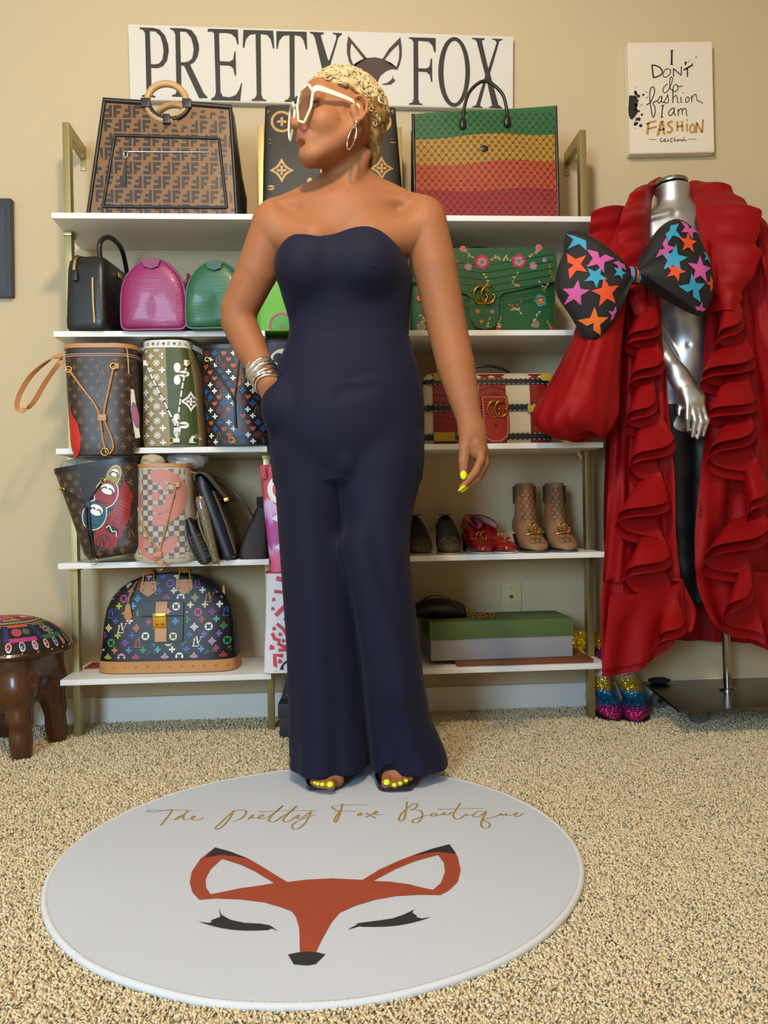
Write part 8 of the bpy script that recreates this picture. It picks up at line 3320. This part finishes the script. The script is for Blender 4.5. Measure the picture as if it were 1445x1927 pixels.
def tubefield(rows, mod, pw=2.2):
    z0, z1, C, A, B, YC_ = table(rows)

    def fn(X, Y, Z):
        zc = Z
        c, a, b_, yc = C(zc), A(zc), B(zc), YC_(zc)
        dx, dy = X - c, Y - yc
        th = np.arctan2(dy / b_, dx / a)
        g = 1 + mod(th, Z)
        k = ((np.abs(dx / (a * g))) ** pw + (np.abs(dy / (b_ * g))) ** pw) ** (1 / pw)
        d = (k - 1) * np.minimum(a, b_) * .9
        return np.maximum(d, np.maximum(z0 - Z, Z - z1))
    return z0, z1, fn


zseam = at(650, 624, 1.93).z


def tmod(th, Z):
    s = np.exp(-((Z - zseam - .012 * np.cos(th * 1.0 + .8)) / .0035) ** 2)
    w = np.exp(-((Z - at(650, 600, 1.93).z) / .05) ** 2)
    hip = np.exp(-((Z - at(650, 700, 1.93).z) / .035) ** 2)
    return -.014 * s + .006 * np.sin(4 * th + 40 * Z) * w + .008 * hip * np.sin(3 * th + 1.2 + 30 * Z)


TR = [(415, 548, 758, .093, 2.03), (450, 533, 768, .104, 2.025), (480, 525, 773, .110, 2.02), (510, 522, 776, .112, 2.02), (540, 525, 776, .108, 2.02), (570, 534, 773, .100, 2.025), (600, 544, 769, .094, 2.03), (625, 546, 768, .092, 2.03), (660, 534, 775, .098, 2.03), (700, 515, 788, .106, 2.03), (740, 502, 796, .112, 2.03), (780, 500, 798, .116, 2.03), (820, 505, 797, .116, 2.03), (865, 512, 795, .108, 2.03), (905, 516, 791, .09, 2.03)]
z0, z1, tf = tubefield(TR, tmod, 2.35)
fj.fn((-.25, 1.8, z0 - .01), (.35, 2.2, z1 + .01), tf, .0)
fj.ell(P3(572, 497, 1.945), (.062, .050, .058), k=.05)
fj.ell(P3(690, 493, 1.930), (.066, .052, .060), k=.05)
fj.ell(P3(640, 790, 1.95), (.085, .035, .07), k=.06)


def lmod(ph, seed):
    za, zb = at(650, 850, 2.0).z, .03

    def f(th, Z):
        t = np.clip((za - Z) / (za - zb), 0, 1)
        return (.006 + .036 * t ** 1.5) * np.sin(3 * th + ph + 1.2 * t) + (.004 + .036 * t ** 1.6) * np.sin(6 * th - ph * 2 + 1.5 * t + seed) + .016 * t * t * np.sin(11 * th + seed * 3)
    return f


LLg = [(790, 524, 640, .085, 2.035), (830, 510, 660, .094, 2.035), (870, 513, 662, .098, 2.035), (910, 517, 656, .098, 2.035), (1000, 523, 655, .095, 2.035), (1100, 530, 668, .094, 2.03), (1200, 537, 678, .096, 2.03), (1300, 541, 685, .100, 2.035), (1390, 543, 690, .110, 2.04), (1415, 545, 692, .117, 2.042), (1438, 545, 692, .120, 2.042)]
RLg = [(790, 660, 778, .085, 2.02), (830, 642, 792, .096, 2.015), (870, 634, 794, .10, 2.01), (910, 635, 789, .10, 2.01), (960, 643, 776, .098, 2.0), (1000, 648, 771, .097, 1.995), (1050, 655, 769, .097, 1.99), (1100, 662, 775, .096, 1.99), (1200, 673, 786, .100, 1.995), (1280, 682, 794, .106, 2.0), (1350, 688, 808, .108, 2.02), (1390, 692, 826, .114, 2.032), (1415, 695, 837, .119, 2.036), (1434, 696, 839, .121, 2.036)]
for rows, ph, sd in ((LLg, .6, .2), (RLg, 2.4, 1.1)):
    z0, z1, lf = tubefield(rows, lmod(ph, sd), 2.1)
    fj.fn((-.25, 1.8, z0 - .01), (.36, 2.2, z1 + .01), lf, .012)
# drapes: a long diagonal on the forward leg, soft ones elsewhere
fj.cone(P3(672, 1030, 1.938), P3(752, 1290, 1.945), .030, .030, .05)
fj.cone(P3(700, 1010, 1.878), P3(782, 1230, 1.876), .010, .012, .03, 'cut')
fj.cone(P3(640, 738, 1.899), P3(760, 714, 1.906), .006, .004, .024, 'cut')
fj.cone(P3(660, 706, 1.906), P3(735, 694, 1.910), .005, .004, .02, 'cut')
fj.ell(P3(652, 872, 2.0), (.035, .085, .05), k=.02)
# pocket mouth bulged by the hand
fj.ell(P3(522, 765, 1.975), (.036, .040, .055), k=.03)
# sweetheart neckline
NL = [(500, 500), (522, 474), (530, 456), (548, 443), (572, 446), (598, 452), (630, 446), (660, 435), (690, 430), (715, 438), (740, 459), (768, 488), (800, 520)]
NLX = np.array([at(a, b_, 1.94).x for a, b_ in NL])
NLZ = np.array([at(a, b_, 1.94).z for a, b_ in NL])
_x = np.linspace(NLX[0], NLX[-1], 160)
_z = np.convolve(np.pad(np.interp(_x, NLX, NLZ), 5, mode='edge'), np.ones(11) / 11, 'valid')


def neck(X, Y, Z):
    # a little lower towards the back so that the top edge follows the body
    return (np.interp(X, _x, _z) - .25 * np.maximum(0, Y - 2.02) - Z) * .9


fj.fn((-.25, 1.8, 1.2), (.36, 2.2, 1.42), neck, 0, 'cut')
js = fj.build('jumpsuit', M_nav, wm, 2, label='strapless navy wide-leg jumpsuit')
# seams
P = []
NSEAM = 26
co = np.array([v[:] for v in (fj.V[::3])])


def jfront(px, py):
    """front surface of the jumpsuit along the line of a photo pixel"""
    for Y in np.arange(1.82, 2.06, .002):
        q = at(px, py, float(Y))
        i = np.round((np.array(q) - fj.lo) / fj.h).astype(int)
        if np.all(i >= 0) and np.all(i < fj.n) and fj.f[tuple(i)] < 0:
            return q
    return at(px, py, 1.94)


def seam(name, pts, r=.0016):
    Q = [jfront(*p) - WP - Vector((0, .0005, 0)) for p in pts]
    tube(name, Q, r, mat('navy_seam', '#0a0a18', .8), js, n=5)


seam('waist_seam', [(549, 637), (562, 629), (580, 624), (605, 621), (640, 620), (680, 620), (720, 621), (750, 625), (764, 628)])
seam('dart', [(690, 496), (705, 501), (722, 508), (745, 518)], .0009)
seam('fly_seam', [(604, 640), (605, 665), (606, 690), (605, 702)], .0008)
seam('pocket_seam', [(504, 752), (510, 735), (519, 716), (530, 700)], .0011)

# --- bracelets stacked on the bent wrist
br_ = bpy.data.objects.new('bracelet_stack', None)
COL.objects.link(br_)
br_.parent = wm
br_['label'] = 'stack of silver bracelets on the bent arm'
wa, wb = P3(487, 690, 2.01), P3(505, 725, 1.975)
ax = Vector(wb - wa).normalized()
n1 = ax.orthogonal().normalized()
n2 = ax.cross(n1)
for k, (t, rr, tw, bump_) in enumerate(((.05, .0335, .0028, 0), (.22, .034, .0052, 1), (.42, .0335, .006, 1), (.62, .033, .0032, 0), (.78, .0325, .003, 2), (.95, .0315, .0026, 0))):
    c = Vector(wa) + ax * ((Vector(wb) - Vector(wa)).length * t) - WP
    P = []
    R_l = []
    for i in range(48):
        a = 2 * PI * i / 48
        P.append(c + n1 * rr * math.cos(a) + n2 * rr * math.sin(a) + ax * (.004 * math.sin(a * 2 + k)))
        R_l.append(tw * (1 if not bump_ else (1 + .35 * (i % 2) if bump_ == 1 else 1 + .5 * ((i // 2) % 2))))
    tube('bangle', P, R_l, mat('bracelet_silver', '#e6e6e8', .22, 1.0), br_, n=7, closed=True)

# --- painted nails
M_neon = mat('neon_nail', '#d6f000', .25)


def nail(px, py, Y, rx, rz, tilt, name='fingernail', fwd=(0, -1, 0), th=.0022):
    c = P3(px, py, Y)
    V, F = sphere_geo((0, 0, 0), (rx, th, rz), 12, 8)
    R = Matrix.Rotation(tilt, 3, 'Y')
    f = Vector(fwd).normalized()
    q = Vector((0, -1, 0)).rotation_difference(f).to_matrix()
    obj(name, [q @ (R @ Vector(v)) + Vector(c) - WP for v in V], F, M_neon, wm, smooth=True)


nail(872, 894, 1.9015, .0078, .0105, 0.0)
nail(869, 919, 1.9045, .0042, .0115, math.radians(52), fwd=(.3, -.8, -.5))
nail(874, 921, 1.9200, .0042, .0110, math.radians(50), fwd=(.3, -.8, -.5))
for (px, py, Y, s) in ((621, 1476, 1.9030, .0082), (606.5, 1476, 1.908, .0058), (598, 1475, 1.9145, .005), (592.5, 1473, 1.9235, .0044), (727.5, 1472, 1.9030, .0082), (742, 1477, 1.9010, .0058), (753, 1474, 1.906, .0056), (764, 1469, 1.9145, .0052)):
    nail(px, py, Y, s, s * .85, 0, 'toenail', (0, -.75, .6), .003)

# --- sandals
M_sand = mat('sandal_black', '#0f0e10', .3, coat=.2)
for k, (cx_, cy_, ay, sp) in enumerate(((608, 1484, .10, (-1, 1)), (748, 1486, -.10, (-1, 1)))):
    c = atz(cx_, cy_, .018)
    sd = bpy.data.objects.new('sandal', None)
    COL.objects.link(sd)
    sd.parent = wm
    sd['label'] = 'black open-toe heeled sandal'
    L2 = []
    for f_, w, zb, zt in ((0, .020, .0035, .011), (.04, .034, .001, .012), (.10, .042, .001, .014), (.30, .044, .001, .018), (.50, .036, .012, .030), (.80, .028, .055, .070), (1, .022, .068, .082)):
        y = c.y - .012 + f_ * .215
        x = c.x + ay * f_ * .2
        L2.append([(x - w - WP.x, y - WP.y, zb), (x + w - WP.x, y - WP.y, zb), (x + w - WP.x, y - WP.y, zt), (x - w - WP.x, y - WP.y, zt)])
    loft('sole', L2, M_sand, sd, ang=.5)
    y = c.y + .19
    loft('heel', [[(c.x + ay * .19 + q[0] - WP.x, y + q[1] - WP.y, z) for q in rrect(s_, s_, s_ * .4, 3)] for z, s_ in ((.001, .020), (.03, .022), (.066, .040))], M_sand, sd)
    for yy, z_, wd in ((.040, .058, .020), (.075, .07, .014)):
        tube('strap', crom([(c.x - .043 - WP.x, c.y + yy - WP.y, .014), (c.x - .030 - WP.x, c.y + yy - .006 - WP.y, z_ * .8), (c.x - WP.x, c.y + yy - .010 - WP.y, z_), (c.x + .030 - WP.x, c.y + yy - .006 - WP.y, z_ * .8), (c.x + .043 - WP.x, c.y + yy - WP.y, .014)], 6), 1.0, M_sand, sd, flat=(wd, .003), up=(0, 1, .5))
